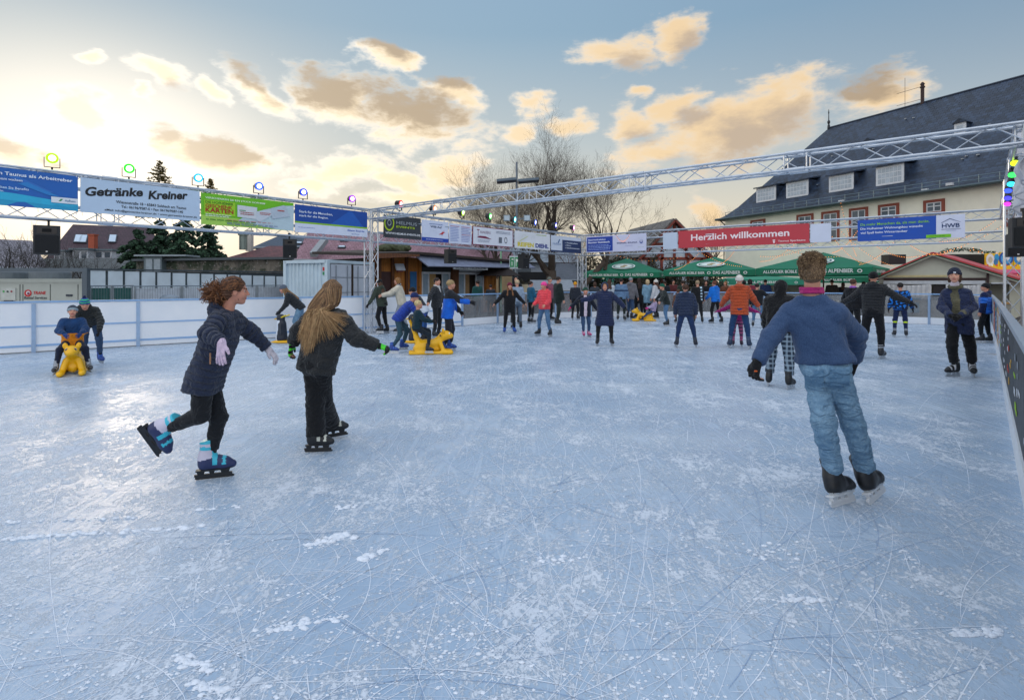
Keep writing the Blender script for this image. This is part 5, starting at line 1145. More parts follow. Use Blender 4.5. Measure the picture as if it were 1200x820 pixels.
# half timbered gable
def timbered():
    d = 45; q = lambda px, py, o=0: W(px, py, d + o)
    th = thing('timbered_house', 'half-timbered white house with red beams and steep gable behind the red banner', 'house', (W(790, 331, d).x, d, 0)); o = Vector(th.location); o.z = 0
    ap = q(789.5, 258); l, r = q(748, 303), q(834, 303); bl, br = q(752, 331), q(830, 331); bl.z = br.z = 0; D = Vector((-1.5, 9, 0)); wl, wr_ = q(752, 303), q(830, 303)
    mb = MB(); mb.add([bl, br, wr_, ap - Vector((0, 0, .25)), wl] + [v + D for v in (bl, br, wr_, ap - Vector((0, 0, .25)), wl)], [(0, 1, 2, 3, 4), (5, 9, 8, 7, 6), (0, 4, 9, 5), (1, 6, 7, 2)]); mb.build('wall', M('#b9c4d0', .8), th, offset=o)
    mb = MB(); f_ = Vector((0, -.35, 0)); mb.slab([l + f_, ap + f_, ap + D, l + D], -.15); mb.slab([ap + f_, r + f_, r + D, ap + D], -.15); rf = mb.build('roof', slate_mat('#4d4a48', '#6a6560', .33, .25), th, offset=o); uv_planar(rf)
    mb = MB(); y = -.08
    bm = [(q(752, 303), ap), (q(830, 303), ap), (q(752, 303), q(830, 303)), (q(767, 286), q(813, 286)), (q(776, 303), q(776, 286)), (q(790, 303), q(790, 262)), (q(804, 303), q(804, 286)), (q(752, 318), q(830, 318)), (q(779, 272), q(801, 272)), (q(768, 303), q(783, 287)), (q(812, 303), q(797, 287)), (q(785, 286), q(781, 274)), (q(795, 286), q(799, 274)),
          (q(760, 303), q(760, 331)), (q(775, 303), q(775, 331)), (q(790, 303), q(790, 331)), (q(806, 303), q(806, 331)), (q(822, 303), q(822, 331))]
    for a, b_ in bm: mb.beam(a + Vector((0, y, 0)), b_ + Vector((0, y, 0)), .2, .1, up=(0, -1, 0))
    for a in (l, r): mb.beam(a + f_ * 1.15 - Vector((0, 0, .08)), ap + f_ * 1.15 - Vector((0, 0, .08)), .14, .3, up=(0, -1, 0))
    mb.build('timber_frame', M('#7d3a30', .8), th, offset=o)
timbered()
# pale house behind the big bare tree
th, P, rf, A, sn, c0, e = house('pale grey-white house behind the big bare tree', gh(575, 50), gh(676, 52), 9, 3.6, 6.2, M('#aeb9c6', .8), slate_mat('#7c8791', '#97a3ad'), name='house')
for px in (606, 617, 655): a_ = W(px, 319, 49.5) - A; mb = MB(); mb.box(a_, (.8, .12, 1.1)); f = mb.build('window', M('#54606a', .2, spec=.8), th)
a_ = W(652, 325, 48) - A; mb = MB(); mb.box((a_.x, a_.y, a_.z), (7.5, .5, .9)); mb.build('dark_canopy', M('#20242a', .7), th)
house('white garage wing with grey roof right of the big bare tree', gh(655, 44), gh(690, 44), 6, 1.9, 3.2, M('#a5acb4', .8), slate_mat('#4a4f58', '#5c626c'), name='garage', cat='garage')

# white container panels, mesh fence, stone wall, green crates behind the left boards
def panel_row():
    a, b_ = Vector((*gh(104, 24), 0)), Vector((*gh(336, 31), 0)); th = thing('panel_fence', 'row of pale blue-white panels with dark joints behind the left boards', 'fence', a); e = (b_ - a); L = e.length; e.normalize(); n = Vector((e.y, -e.x, 0)); N_ = 14; ang = math.atan2(e.y, e.x)
    for i in range(N_):
        h = 2.12 - .015 * i; mb = MB(); mb.box(e * (L * (i + .5) / N_) + Vector((0, 0, h / 2)), (L / N_ - .1, .06, h), ang); mb.build('panel', M('#c2d2de', .6, 0, .12, 1.5, .2, 20), th)
    mb = MB(); mb.box(e * (L / 2) + Vector((0, 0, 1.05)) - n * .05, (L, .04, 2.1), ang); mb.box(e * (L / 2) + Vector((0, 0, 2.16)), (L + .1, .14, .07), ang); mb.build('dark_frame', M('#39454e', .6), th)
panel_row()
def mesh_fence(label, p0, p1, d0, d1, h, sheet=None, n=5):
    a, b_ = Vector((*gh(p0, d0), 0)), Vector((*gh(p1, d1), 0)); th = thing('site_fence', label, 'fence', a); e = b_ - a; L = e.length; e.normalize(); ang = math.atan2(e.y, e.x); nr = Vector((e.y, -e.x, 0))
    gm = M('#8d979f', .4, .6)
    for i in range(n):
        s0, s1 = L * i / n, L * (i + 1) / n; mb = MB()
        for s in (s0 + .03, s1 - .03): mb.tube(e * s, e * s + Vector((0, 0, h)), .021, 6)
        for z in (.1, h): mb.tube(e * s0 + Vector((0, 0, z)), e * s1 + Vector((0, 0, z)), .021, 6)
        f = mb.build('frame', gm, th); mb = MB()
        m = int((s1 - s0) / .09)
        for k in range(1, m): q = e * (s0 + (s1 - s0) * k / m); mb.beam(q + Vector((0, 0, .1)), q + Vector((0, 0, h)), .006, .006)
        mb.build('wire_mesh', gm, f)
        if sheet: mb = MB(); mb.box(e * ((s0 + s1) / 2) - nr * .05 + Vector((0, 0, h * .5)), (s1 - s0 - .05, .02, h * .92), ang); mb.build('sheet', sheet, f)
mesh_fence('wire site fence with white sheeting close behind the left boards', 157, 336, 17.5, 24, 1.48, M('#d0d8e2', .6), 4)
mesh_fence('green-sheeted wire fence beside the chiller', 105, 156, 15.8, 17.3, 1.50, M('#3f6d68', .6), 2)
def pallets():
    rnd = random.Random(4)
    for i, (px, w, h, lab) in enumerate(((166, 1.0, 1.32, 'left heap of grey folded tarpaulin behind the site fence'), (180, 1.3, 1.25, 'long heap of grey folded tarpaulin behind the site fence'))):
        p = gh(px, 18.6); o = [('e', (rnd.uniform(-w / 2, w / 2), rnd.uniform(-.1, .1), h - .25 + rnd.uniform(-.1, .08)), (.3, .2, .14), None) for _ in range(7)] + [('e', (0, 0, h * .45), (w * .55, .3, h * .5), None)]
        V, Fc = shape(o, .05, .08); V = V + normals(V, Fc) * (.02 * wav(V, 14, 2))[:, None]; t = np_obj('tarpaulin', V, Fc, M('#8b97a3', .7, bump=.4, bs=20)); t.location = (p[0], p[1], 0); tag(t, lab, 'tarpaulin')
pallets()
stone_m = None
def stone_wall():
    global stone_m
    m = bpy.data.materials.new('stone_wall'); m.use_nodes = True; b = NB(m.node_tree); p = m.node_tree.nodes['Principled BSDF']; tc = b.node('ShaderNodeTexCoord').outputs['Object']
    v = b.node('ShaderNodeTexVoronoi'); b.put(v.inputs['Vector'], tc); v.inputs['Scale'].default_value = 3.2; n = b.noise(tc, 1.2, 5, .7); g = b.noise(tc, 7, 4, .7)
    c = b.mix(b.lin(v.outputs[1], 0, 1), (.06, .06, .055), (.20, .18, .15)); c = b.mix(b.step(n, .45, .6), c, (.035, .05, .03)); c = b.mix(b.m('MULTIPLY', b.step(g, .6, .68), .8), c, (.45, .45, .45)); b.put(p.inputs['Base Color'], c); p.inputs['Roughness'].default_value = .95
    bn = b.node('ShaderNodeBump'); bn.inputs['Distance'].default_value = .08; b.put(bn.inputs['Height'], b.m('ADD', v.outputs[0], n)); b.put(p.inputs['Normal'], bn.outputs[0]); stone_m = m
    A_0, B_0 = Vector((*gh(160, 36), 0)), Vector((*gh(340, 33), 0)); th = thing('stone_wall', 'old dark stone wall topped with concrete slabs behind the pale panels', 'wall', A_0); e = B_0 - A_0; L = e.length; e.normalize(); ang = math.atan2(e.y, e.x)
    mb = MB(); N_ = 60; V = []
    rnd = random.Random(1)
    for j in range(9):
        for i in range(N_ + 1): V.append(e * (L * i / N_) + Vector((e.y, -e.x, 0)) * rnd.uniform(0, .12) + Vector((0, 0, 2.95 * j / 8)))
    mb.add(V, [(j * (N_ + 1) + i, j * (N_ + 1) + i + 1, (j + 1) * (N_ + 1) + i + 1, (j + 1) * (N_ + 1) + i) for j in range(8) for i in range(N_)]); mb.box(e * (L / 2) + Vector((-e.y, e.x, 0)) * .3 + Vector((0, 0, 1.45)), (L, .5, 2.9), ang); mb.build('masonry', m, th)
    mb = MB(); mb.box(e * (L / 2) + Vector((0, 0, 3.02)), (L, .7, .14), ang); mb.build('coping', M('#4b5358', .8, bump=.4), th)
    t2 = thing('greenhouse', 'small grey glasshouse shed on top of the old wall', 'shed', W(171, 331, 35) ); t2.location.z = 0; o = Vector(t2.location)
    mb = MB(); a, b_ = W(171, 319, 35), W(192, 306, 35); mb.box(((a.x + b_.x) / 2, 35.4, 1.6), (b_.x - a.x, 1.2, 3.2)); mb.build('wall', M('#5f6e74', .5), t2, offset=o); mb = MB(); mb.box(((a.x + b_.x) / 2 + .55, 35.4, 3.26), (3.2, 1.6, .1)); mb.build('roof', M('#87939a', .5), t2, offset=o)
    for k in range(2): mb = MB(); mb.box((a.x + .35 + k * .5, 34.77, 2.6), (.4, .03, .9)); mb.build('pane', M('#8d9ba5', .2, spec=.8), t2, offset=o)
stone_wall()
def chiller():
    d = 15.2; th = thing('chiller_unit', 'white rental chiller unit with a red and black logo and round fan hoods', 'chiller', (W(40, 331, d).x, d, 0)); o = Vector(th.location)
    ang = R(0); X0, X1 = W(-60, 331, d).x, W(97, 331, d).x; zt = W(0, 327.5, d).z; body = M('#b7bdb6', .45, .1, .06, 3)
    mb = MB(); kk = (d + 2) / d; q_ = [(X0, d), (X1, d), (X1 * kk, d + 2), (X0 * kk, d + 2)]; mb.add([(x, y, .1) for x, y in q_] + [(x, y, zt) for x, y in q_], [(0, 1, 5, 4), (1, 2, 6, 5), (2, 3, 7, 6), (3, 0, 4, 7), (4, 5, 6, 7)]); mb.box(((X0 + X1) / 2, d - .005, zt - .03), (X1 - X0 + .03, .04, .10)); mb.build('cabinet', body, th, offset=o)
    mb = MB()
    for px in (-2, 23.5, 27, 59, 91.5): q = W(px, 331, d); mb.box((q.x, d - .004, zt * .52), (.014, .012, zt * .8))
    mb.box(((X0 + X1) / 2, d - .004, W(0, 330.5, d).z), (X1 - X0 - .1, .012, .012)); mb.build('panel_joints', M('#5d645f', .6), th, offset=o)
    for px0, px1 in ((-28, 24.5), (34, 74.5)): a, b_ = W(px0, 325, d + .8), W(px1, 318.5, d + .8); mb = MB(); r_ = (b_.x - a.x) / 2; mb.lathe([(r_ * .99, zt - .05), (r_ * .99, zt + .02), (r_, zt + .2), (r_ * .93, zt + .24), (r_ * .5, zt + .26)], 24, ((a.x + b_.x) / 2, d + .95, 0)); mb.build('fan_hood', M('#6d757b', .5, .3), th, offset=o)
    # logo
    q = W(33, 343.5, d); mb = MB(); mb.tube((q.x, d, q.z), (q.x, d - .012, q.z), .095, 24); mb.build('logo_disc', M('#c9242b', .5), th, offset=o)
    mb = MB(); mb.tube((q.x + .01, d - .012, q.z + .005), (q.x + .01, d - .016, q.z + .005), .055, 20); mb.build('logo_disc', M('#dcdde2', .5), th, offset=o); mb = MB(); mb.tube((q.x + .02, d - .016, q.z - .01), (q.x + .02, d - .02, q.z - .01), .035, 16); mb.build('logo_disc', M('#7a3a5a', .5), th, offset=o)
    def L(txt, px, py, w, h, col, bold, shear=0): p = W(px, py, d) - o; lettering(th, txt, p.x, p.z, w, h, col, -.006, bold, shear=shear)
    L('TRANE', 39.3, 345, .34, .085, '#c9242b', .03, .2); L('Rental Services', 28.3, 350.5, .62, .075, '#3c4248', .02, .2)
    a, b_ = W(2, 352, d), W(19, 337.5, d); mb = MB(); mb.box(((a.x + b_.x) / 2, d - .012, (a.z + b_.z) / 2), (b_.x - a.x, .03, b_.z - a.z)); cp = mb.build('control_panel', M('#c4c9c4', .5), th, offset=o)
    for i, c_ in enumerate(('#2fae4a', '#2b3a3a', '#a02a3a')): q = W(5.5 + i * 4.6, 341.5, d); mb = MB(); mb.tube((q.x, d - .027, q.z), (q.x, d - .04, q.z), .024, 10); mb.build('button', M(c_, .4), cp, offset=o)
    q = W(11, 352, d); mb = MB(); mb.box((q.x, d - .03, q.z - .03), (.24, .012, .07)); mb.build('slot', M('#15171a', .6), cp, offset=o)
    q = W(81.5, 346, d); mb = MB(); mb.box((q.x, d - .012, q.z), (.16, .03, .05)); mb.build('door_latch', M('#2f3a48', .5), th, offset=o)
    t2 = thing('steel_frame', 'grey steel frame with thick post standing over the chiller', 'frame', (W(101, 331, 14.9).x, 14.9, 0)); o2 = Vector(t2.location); fm = M('#5c6770', .5, .3)
    q = W(101, 315, 14.9); mb = MB(); mb.box((q.x, 14.9, q.z / 2), (.13, .13, q.z)); mb.build('post', fm, t2, offset=o2); mb = MB(); a = W(-60, 315.5, 14.9); mb.box(((a.x + q.x) / 2, 14.9, a.z - .02), (q.x - a.x + .13, .12, .10)); mb.build('beam', fm, t2, offset=o2)
chiller()
def container():
    d = 22.5; A = Vector((*gh(335, d), 0)); B = Vector((*gh(383.5, 21.6), 0)); Cc = Vector((*gh(436, 24.2), 0)); zt = 1.6 + 25.5 * d / 660
    th = thing('shipping_container', 'pale blue-white shipping container with ribbed side and door end', 'container', A); o = A; e = (B - A); L = e.length; e.normalize(); n = Vector((e.y, -e.x, 0)); cm = M('#c3d6e2', .5, .1, .1, 2)
    mb = MB(); N_ = 44; V = []
    prof = [(0, 0), (.3, 0), (.45, .045), (.85, .045), (1, 0)]
    xs = []
    for i in range(11): xs += [((i + p) / 11 * L, q) for p, q in prof[:-1]]
    xs.append((L, 0)); V = [A + e * x + n * -q + Vector((0, 0, z)) for z in (.12, zt - .1) for x, q in xs]; m = len(xs); mb.add(V, [(i, i + 1, m + i + 1, m + i) for i in range(m - 1)]); mb.build('side_wall', cm, th, offset=o)
    mb = MB()
    for p in (A, B): mb.box(p + Vector((0, 0, zt / 2)), (.14, .14, zt), math.atan2(e.y, e.x))
    for z in (.07, zt - .06): mb.beam(A + Vector((0, 0, z)), B + Vector((0, 0, z)), .14, .12)
    e2 = (Cc - B); L2 = e2.length; e2.normalize(); n2 = Vector((e2.y, -e2.x, 0))
    for z in (.07, zt - .06): mb.beam(B + Vector((0, 0, z)), Cc + Vector((0, 0, z)), .14, .12)
    mb.box(Cc + Vector((0, 0, zt / 2)), (.14, .14, zt), math.atan2(e2.y, e2.x)); mb.build('corner_frame', cm, th, offset=o)
    mb = MB(); Dk = A + e2 * L2; mb.add([A + Vector((0, 0, zt - .03)), B + Vector((0, 0, zt - .03)), Cc + Vector((0, 0, zt - .03)), Dk + Vector((0, 0, zt - .03))], [(0, 1, 2, 3)]); mb.build('roof', cm, th, offset=o)
    wm = M('#c2cbd8', .5, 0, .08, 2)
    for k in range(2):
        c = B + e2 * (L2 * (.27 + k * .48)) + n2 * .02; mb = MB(); mb.box(c + Vector((0, 0, zt * .5)), (L2 * .43, .06, zt - .3), math.atan2(e2.y, e2.x)); dr = mb.build('door', wm, th, offset=o)
        mb = MB(); 
        for z in (.6, 1.2, 1.8): mb.box(c + n2 * .034 + Vector((0, 0, z)), (L2 * .42, .012, .03), math.atan2(e2.y, e2.x))
        for s in (-.12, .12): mb.tube(c + n2 * .06 + e2 * s * L2 + Vector((0, 0, .2)), c + n2 * .06 + e2 * s * L2 + Vector((0, 0, zt - .2)), .02, 6)
        mb.build('locking_bars', M('#8d98a4', .4, .4), dr, offset=o)
    mb = MB(); mb.box(B + e2 * (L2 * .51) + n2 * .05 + Vector((0, 0, zt * .5)), (.09, .04, zt - .3), math.atan2(e2.y, e2.x)); mb.build('door_gap', M('#33261e', .8), th, offset=o)
    q = A + e * (L * .93) + n * .02; mb = MB(); mb.box(q + Vector((0, 0, zt - .35)), (.12, .02, .14), math.atan2(e.y, e.x)); mb.build('red_mark', M('#c23030', .5), th, offset=o); mb = MB(); mb.box(q + Vector((0, 0, zt - .52)), (.12, .02, .12), math.atan2(e.y, e.x)); mb.build('green_mark', M('#2f8a5a', .5), th, offset=o)
container()
# ------------------------------------------------------------------ wooden hut
def wood_mat(c0='#8f561f', c1='#bf7c34'):
    m = bpy.data.materials.new('wood'); m.use_nodes = True; b = NB(m.node_tree); p = m.node_tree.nodes['Principled BSDF']; tc = b.node('ShaderNodeTexCoord').outputs['Object']
    mp = b.node('ShaderNodeMapping'); b.put(mp.inputs[0], tc); mp.inputs['Scale'].default_value = (9, 9, .7); n = b.noise(mp.outputs[0], 2.2, 6, .65, .8); kn = b.noise(tc, 3, 3)
    c = b.mix(b.lin(n, .3, .7), lin(c0), lin(c1)); c = b.mix(b.step(kn, .6, .75), c, tuple(q * .4 for q in lin(c0))); b.put(p.inputs['Base Color'], c); p.inputs['Roughness'].default_value = .7
    x = b.sep(tc)[0]; st = b.m('ABSOLUTE', b.m('SUBTRACT', b.m('FRACT', b.m('MULTIPLY', x, 6.5)), .5)); bn = b.node('ShaderNodeBump'); bn.inputs['Distance'].default_value = .02; b.put(bn.inputs['Height'], b.m('ADD', b.step(st, .42, .5), b.m('MULTIPLY', n, .2))); bn.invert = True; b.put(p.inputs['Normal'], bn.outputs[0]); return m
WOOD = wood_mat(); WOODD = wood_mat('#4a2a14', '#6b3f1c')
def hut():
    d0, d1 = 25.0, 31.0; A, B = Vector((*gh(432, d0), 0)), Vector((*gh(583, d1), 0)); e = B - A; L = e.length; e.normalize(); n = Vector((e.y, -e.x, 0)); ang = math.atan2(e.y, e.x)
    th = thing('wooden_hut', 'long wooden rental hut with low roof, two serving windows and dark brown door', 'hut', A, ang)
    def s(px): h = hit(px, A, e); return (h - A).length * (1 if (h - A).dot(e) > 0 else -1)
    def z(px, py): h = hit(px, A, e); return CH + (HY - py) / F * h.y
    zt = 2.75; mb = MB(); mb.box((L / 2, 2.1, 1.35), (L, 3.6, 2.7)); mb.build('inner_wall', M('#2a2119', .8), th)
    def pl(px0, px1, z0, z1, y, m, nm, t=.06): mb = MB(); a, b_ = s(px0), s(px1); mb.box(((a + b_) / 2, y, (z0 + z1) / 2), (b_ - a, t, z1 - z0)); return mb.build(nm, m, th)
    pl(431, 446, 0, 2.75, .25, WOOD, 'wall_boards'); pl(446, 461, 0, 2.1, .22, M('#3a1f1e', .6), 'door', .08); pl(446, 461, 2.1, 2.75, .25, WOOD, 'wall_boards'); pl(461, 496, 0, 2.8, .24, WOOD, 'wall_boards')
    for px in (444, 447, 462, 478.5, 494): pl(px - 1.3, px + 1.3, 0, 2.85, .14, WOODD if px < 479 else WOOD, 'timber_post', .12)
    pl(529.5, 537, 0, 2.55, .10, WOODD, 'timber_post', .3); pl(569, 580, 0, 2.6, .08, WOOD, 'timber_post', .35)
    pl(496, 529, 0, .95, .2, WOODD, 'wall_boards'); pl(537, 569, 0, .95, .2, WOODD, 'wall_boards')
    # serving windows
    for (a, b_, lit) in ((495.5, 528.5, '#a98a5a'), (537.5, 568, '#8f7350')):
        f = pl(a, b_, 2.12, 2.36, .12, M('#23272c', .5), 'shutter_box', .2); 
        zz = (2.05, 2.12); pl(a, b_, 2.02, 2.12, .08, M('#c3cad2', .5), 'window_frame', .08)
        for px in (a + .6, a + 8, b_ - 9, b_ - .6): pl(px - .5, px + .5, .9, 2.02, .08, M('#bfc6cc', .5), 'window_frame', .06)
        pl(a + 9, b_ - 15, .95, 2.02, .22, M(lit, .8), 'inside_shelf', .05); pl(a + 1, a + 7.5, .95, 2.02, .12, M('#7f93a4', .15, spec=.8), 'window_pane', .03); pl(b_ - 8.5, b_ - 1, .95, 2.02, .12, M('#8799a8', .15, spec=.8), 'window_pane', .03)
    pl(537.5, 568, 2.16, 2.42, .0, M('#b4bbc2', .5), 'white_awning', .15)
    q = pl(483, 490.5, 1.2, 2.12, .16, M('#1f5f93', .5), 'poster', .03); pl(483, 490.5, 1.14, 1.2, .16, M('#cfd6dc', .5), 'poster', .03)
    # outside lamp with white shade
    mb = MB(); x = s(468.5); mb.slab([(x - .28, -.15, 2.18), (x + .22, -.15, 2.18), (x + .30, .1, 2.48), (x - .20, .1, 2.48)], .05); mb.build('lamp_shade', M('#c3ccd8', .5), th); mb = MB(); mb.box((x, .0, 2.12), (.3, .1, .06)); mb.build('lamp_base', M('#7a3030', .5), th)
    # roof
    a, b_ = s(428), s(604); xm = s(480)
    mb = MB(); mb.slab([(a - .3, -.7, 2.86), (xm, -.75, 3.02), (xm, 4.2, 3.3), (a - .3, 4.2, 3.1)], .12); mb.slab([(xm, -.75, 3.02), (b_, -1.0, 2.78), (b_, 4.2, 3.2), (xm, 4.2, 3.3)], .12); mb.build('roof', M('#3c3430', .9, 0, .3, 3, .6, 30), th)
    mb = MB(); mb.slab([(s(484), -1.15, 2.36), (b_ + .3, -1.25, 2.42), (b_ + .2, -.5, 2.86), (s(477), -.5, 2.92)], .05); mb.build('canopy', M('#8990a6', .45, .4, .15, 4, .4, 12), th)
    mb = MB(); mb.slab([(a - .3, -.78, 2.62), (s(480), -.78, 2.80), (s(480), -.72, 2.98), (a - .3, -.72, 2.84)], .04); mb.build('fascia_board', WOODD, th)
    mb = MB(); a2, b2 = s(514), s(554); mb.box(((a2 + b2) / 2, -1.1, 2.32), (b2 - a2, .05, .17)); mb.build('name_board', M('#979ea4', .6), th)
    lettering(th, 'SCHLITTSCHUHE', a2 + .12, 2.27, b2 - a2 - .24, .10, '#23262b', -1.135, .03)
    V, Fc = shape([('e', (s(466) + .4 * k, 1.2, 3.2 + .08 * (k % 2)), (.35, .4, .22), None) for k in range(4)], .06, .08); V = V + normals(V, Fc) * (.05 * wav(V, 9, 1))[:, None]; np_obj('roof_moss', V, Fc, M('#4a5038', .95, 0, .4, 8, .8, 30), th)
    return th
hut()
# ------------------------------------------------------------------ the three skaters in front and the young man at right: joints read off the photograph
def traced(d, rx, ry, pts):
    root = W(rx, ry, d); root.z = 0; J = {}
    for k, (px, py, off) in pts.items(): J[k] = tuple(W(px, py, d + off) - root)
    return root, J
def helix(p0, p1, r, turns, n, rnd, droop=0):
    p0, p1 = A_(p0), A_(p1); d = nrm(p1 - p0); a = nrm(np.cross(d, [.3, .5, .8])); b = np.cross(d, a); ph = rnd.uniform(0, 6); out = []
    for i in range(n):
        t = i / (n - 1); q = ph + turns * 2 * math.pi * t; rr = r * (.4 + .6 * math.sin(min(1, t * 2) * math.pi / 2)); out.append(p0 + (p1 - p0) * t + a * rr * math.cos(q) + b * rr * math.sin(q) - np.array([0, 0, droop * t * t]))
    return np.array(out)
HAIRD = [M(c, .55, 0, .2, 30., spec=.5, tag='hair') for c in ('#3a2417', '#54341f', '#6f4629', '#8c5c36')]
def skater_curly():
    d = 4.54; root, J = traced(d, 247, 563, dict(hd=(276, 341, 0), nk=(266, 366, 0), sR=(256, 376, -.17), sL=(273, 374, .17), eR=(243.5, 391, -.30), wR=(259.5, 402, -.42), eL=(295, 389.5, .27), wL=(313.5, 408.5, .32),
        hR=(238.5, 445, -.08), hL=(243, 445, .08), kL=(256, 489, .08), aL=(246.5, 537, .06), kR=(235, 486, -.09), aR=(190.5, 503.5, -.05)))
    paintg = lambda C, mats: ((C[:, 1] > .26).astype(int) * 0, mats)
    sp = dict(stand='L', H=1.66, bf=(1, .5, 0), hd=(.87, .44, -.04), hup=(.10, 0, 1), hs=.222, hair='#54341f', skin='#c48a74', style='custom',
              top=dict(c='#1c2740', pad=.019, len=.09, quilt=.052, depth=.010, hood='down', hang=.62, flare=.006, collar=.035, wr=.005, rough=.55, name='quilted_coat'), pants=dict(c='#181b20', r=.002, wr=.005, up=.09),
              gloves='#cdb9cf', hands=dict(R=dict(d=(.05, -.25, -1), n=(.45, .9, 0), curl=.12, side=1), L=dict(d=(.72, .1, -.75), n=(-.6, 0, -.7), curl=.4, gm='#c9c3cc')),
              feet=dict(L=(.93, .36, .0), R=(.46, .2, -.86)), fup=dict(R=(.86, 0, .5), L=(-.02, 0, 1)), skates=('#26305a', '#38b4cc', '#15182a', '#c3c0d2'), blade='#1a1c21', fs=1.10)
    th, J, E = person('young woman with curly brown ponytail, navy quilted coat and lilac gloves', root, J, sp)
    HR, hs, hc, HL = E['HR'], E['hs'], E['hc'], E['HL']; rnd = random.Random(4)
    o = [('e', HL(0, -.10, .14), (.37 * hs, .43 * hs, .39 * hs), HR), ('e', HL(0, -.30, -.1), (.30 * hs, .24 * hs, .28 * hs), HR, .03), ('-', HL(0, .50, -.22), (.42 * hs, .50 * hs, .50 * hs), HR, .02), ('-', HL(.33, .05, -.22), (.12 * hs, .2 * hs, .24 * hs), HR, .01), ('-', HL(-.33, .05, -.22), (.12 * hs, .2 * hs, .24 * hs), HR, .01), ('x', HL(0, 0, -.36), HR @ np.array([0, .3, -1.]), None)]
    V, Fc = shape(o, .005, .02, 1); N = normals(V, Fc); V = V + N * (.006 * wav(V * np.array([.5, 1, 1.2]), 48, 3) + .004 * wav(V, 90, 5))[:, None]
    hair = np_obj('hair', V, Fc, HAIRD[1], th)
    P = []
    for i in range(330):     # wavy strands swept back from the hairline to the tie
        a = rnd.uniform(-1.5, 1.5); tz = rnd.uniform(-.1, 1)
        p0 = A_(HL(.335 * math.sin(a), .20 * math.cos(a) * (.4 + .6 * tz) - .05, .14 + .36 * math.cos(a) * tz)); v = p0 - HL(0, -.1, .12); p0 = HL(0, -.1, .12) + v / np.linalg.norm(v / (np.array([1, 1, 1]))) * hs * (.385 + .012 * rnd.random())
        p1 = A_(HL(rnd.gauss(0, .05), -.50 + rnd.gauss(0, .03), .02 + rnd.gauss(0, .06))); pts = []
        for k in range(14):
            t = k / 13; q = p0 * (1 - t) + p1 * t; v = q - HL(0, -.1, .12); L_ = np.linalg.norm(v); q = HL(0, -.1, .12) + v / L_ * max(L_, hs * (.40 + .012 * math.sin(t * 20 + i)))
            pts.append(q + np.array([rnd.gauss(0, .0012) for _ in range(3)]) + .0035 * np.array([math.sin(k * 1.6 + i), math.sin(k * 1.3 + i * 2), math.cos(k * 1.7 + i)]))
        P.append(pts)
    tubes('strands', P, .0030, HAIRD[:3] + [HAIRD[3]], hair, 4, .7)
    P = []
    for i in range(420):     # the curly bunch behind
        c = HL(0, -.55, .0); dr_ = nrm([rnd.gauss(-.62, .55), rnd.gauss(0, .42), rnd.gauss(-.35, .55)]); L_ = rnd.uniform(.05, .125)
        p0 = A_(c) + A_([rnd.gauss(0, .012) for _ in range(3)]); P.append(helix(p0, p0 + dr_ * L_ * np.array([1.25, 1, 1]), rnd.uniform(.006, .013), rnd.uniform(2, 3.6), 22, rnd, .015))
    for i in range(90): 
        c = HL(rnd.uniform(-.2, .2), -.40, -.22); p0 = A_(c); P.append(helix(p0, p0 + A_([rnd.uniform(-.06, .0), rnd.gauss(0, .02), rnd.uniform(-.06, -.02)]), .009, 2.2, 16, rnd))
    tubes('curly_ponytail', P, .0030, HAIRD[1:], hair, 4, .6)
    mb = MB(); mb.tube(HL(0, -.46, .04), HL(0, -.53, .03), .021, 12); mb.build('hair_tie', M('#1a1a20', .8), hair)
    z = MB(); a_ = W(246.5, 420, d - .21) - root; z.box(a_, (.008, .01, .085), 0); 
    z.build('pocket_zip', M('#b98a6a', .3, .6), th)
skater_curly()
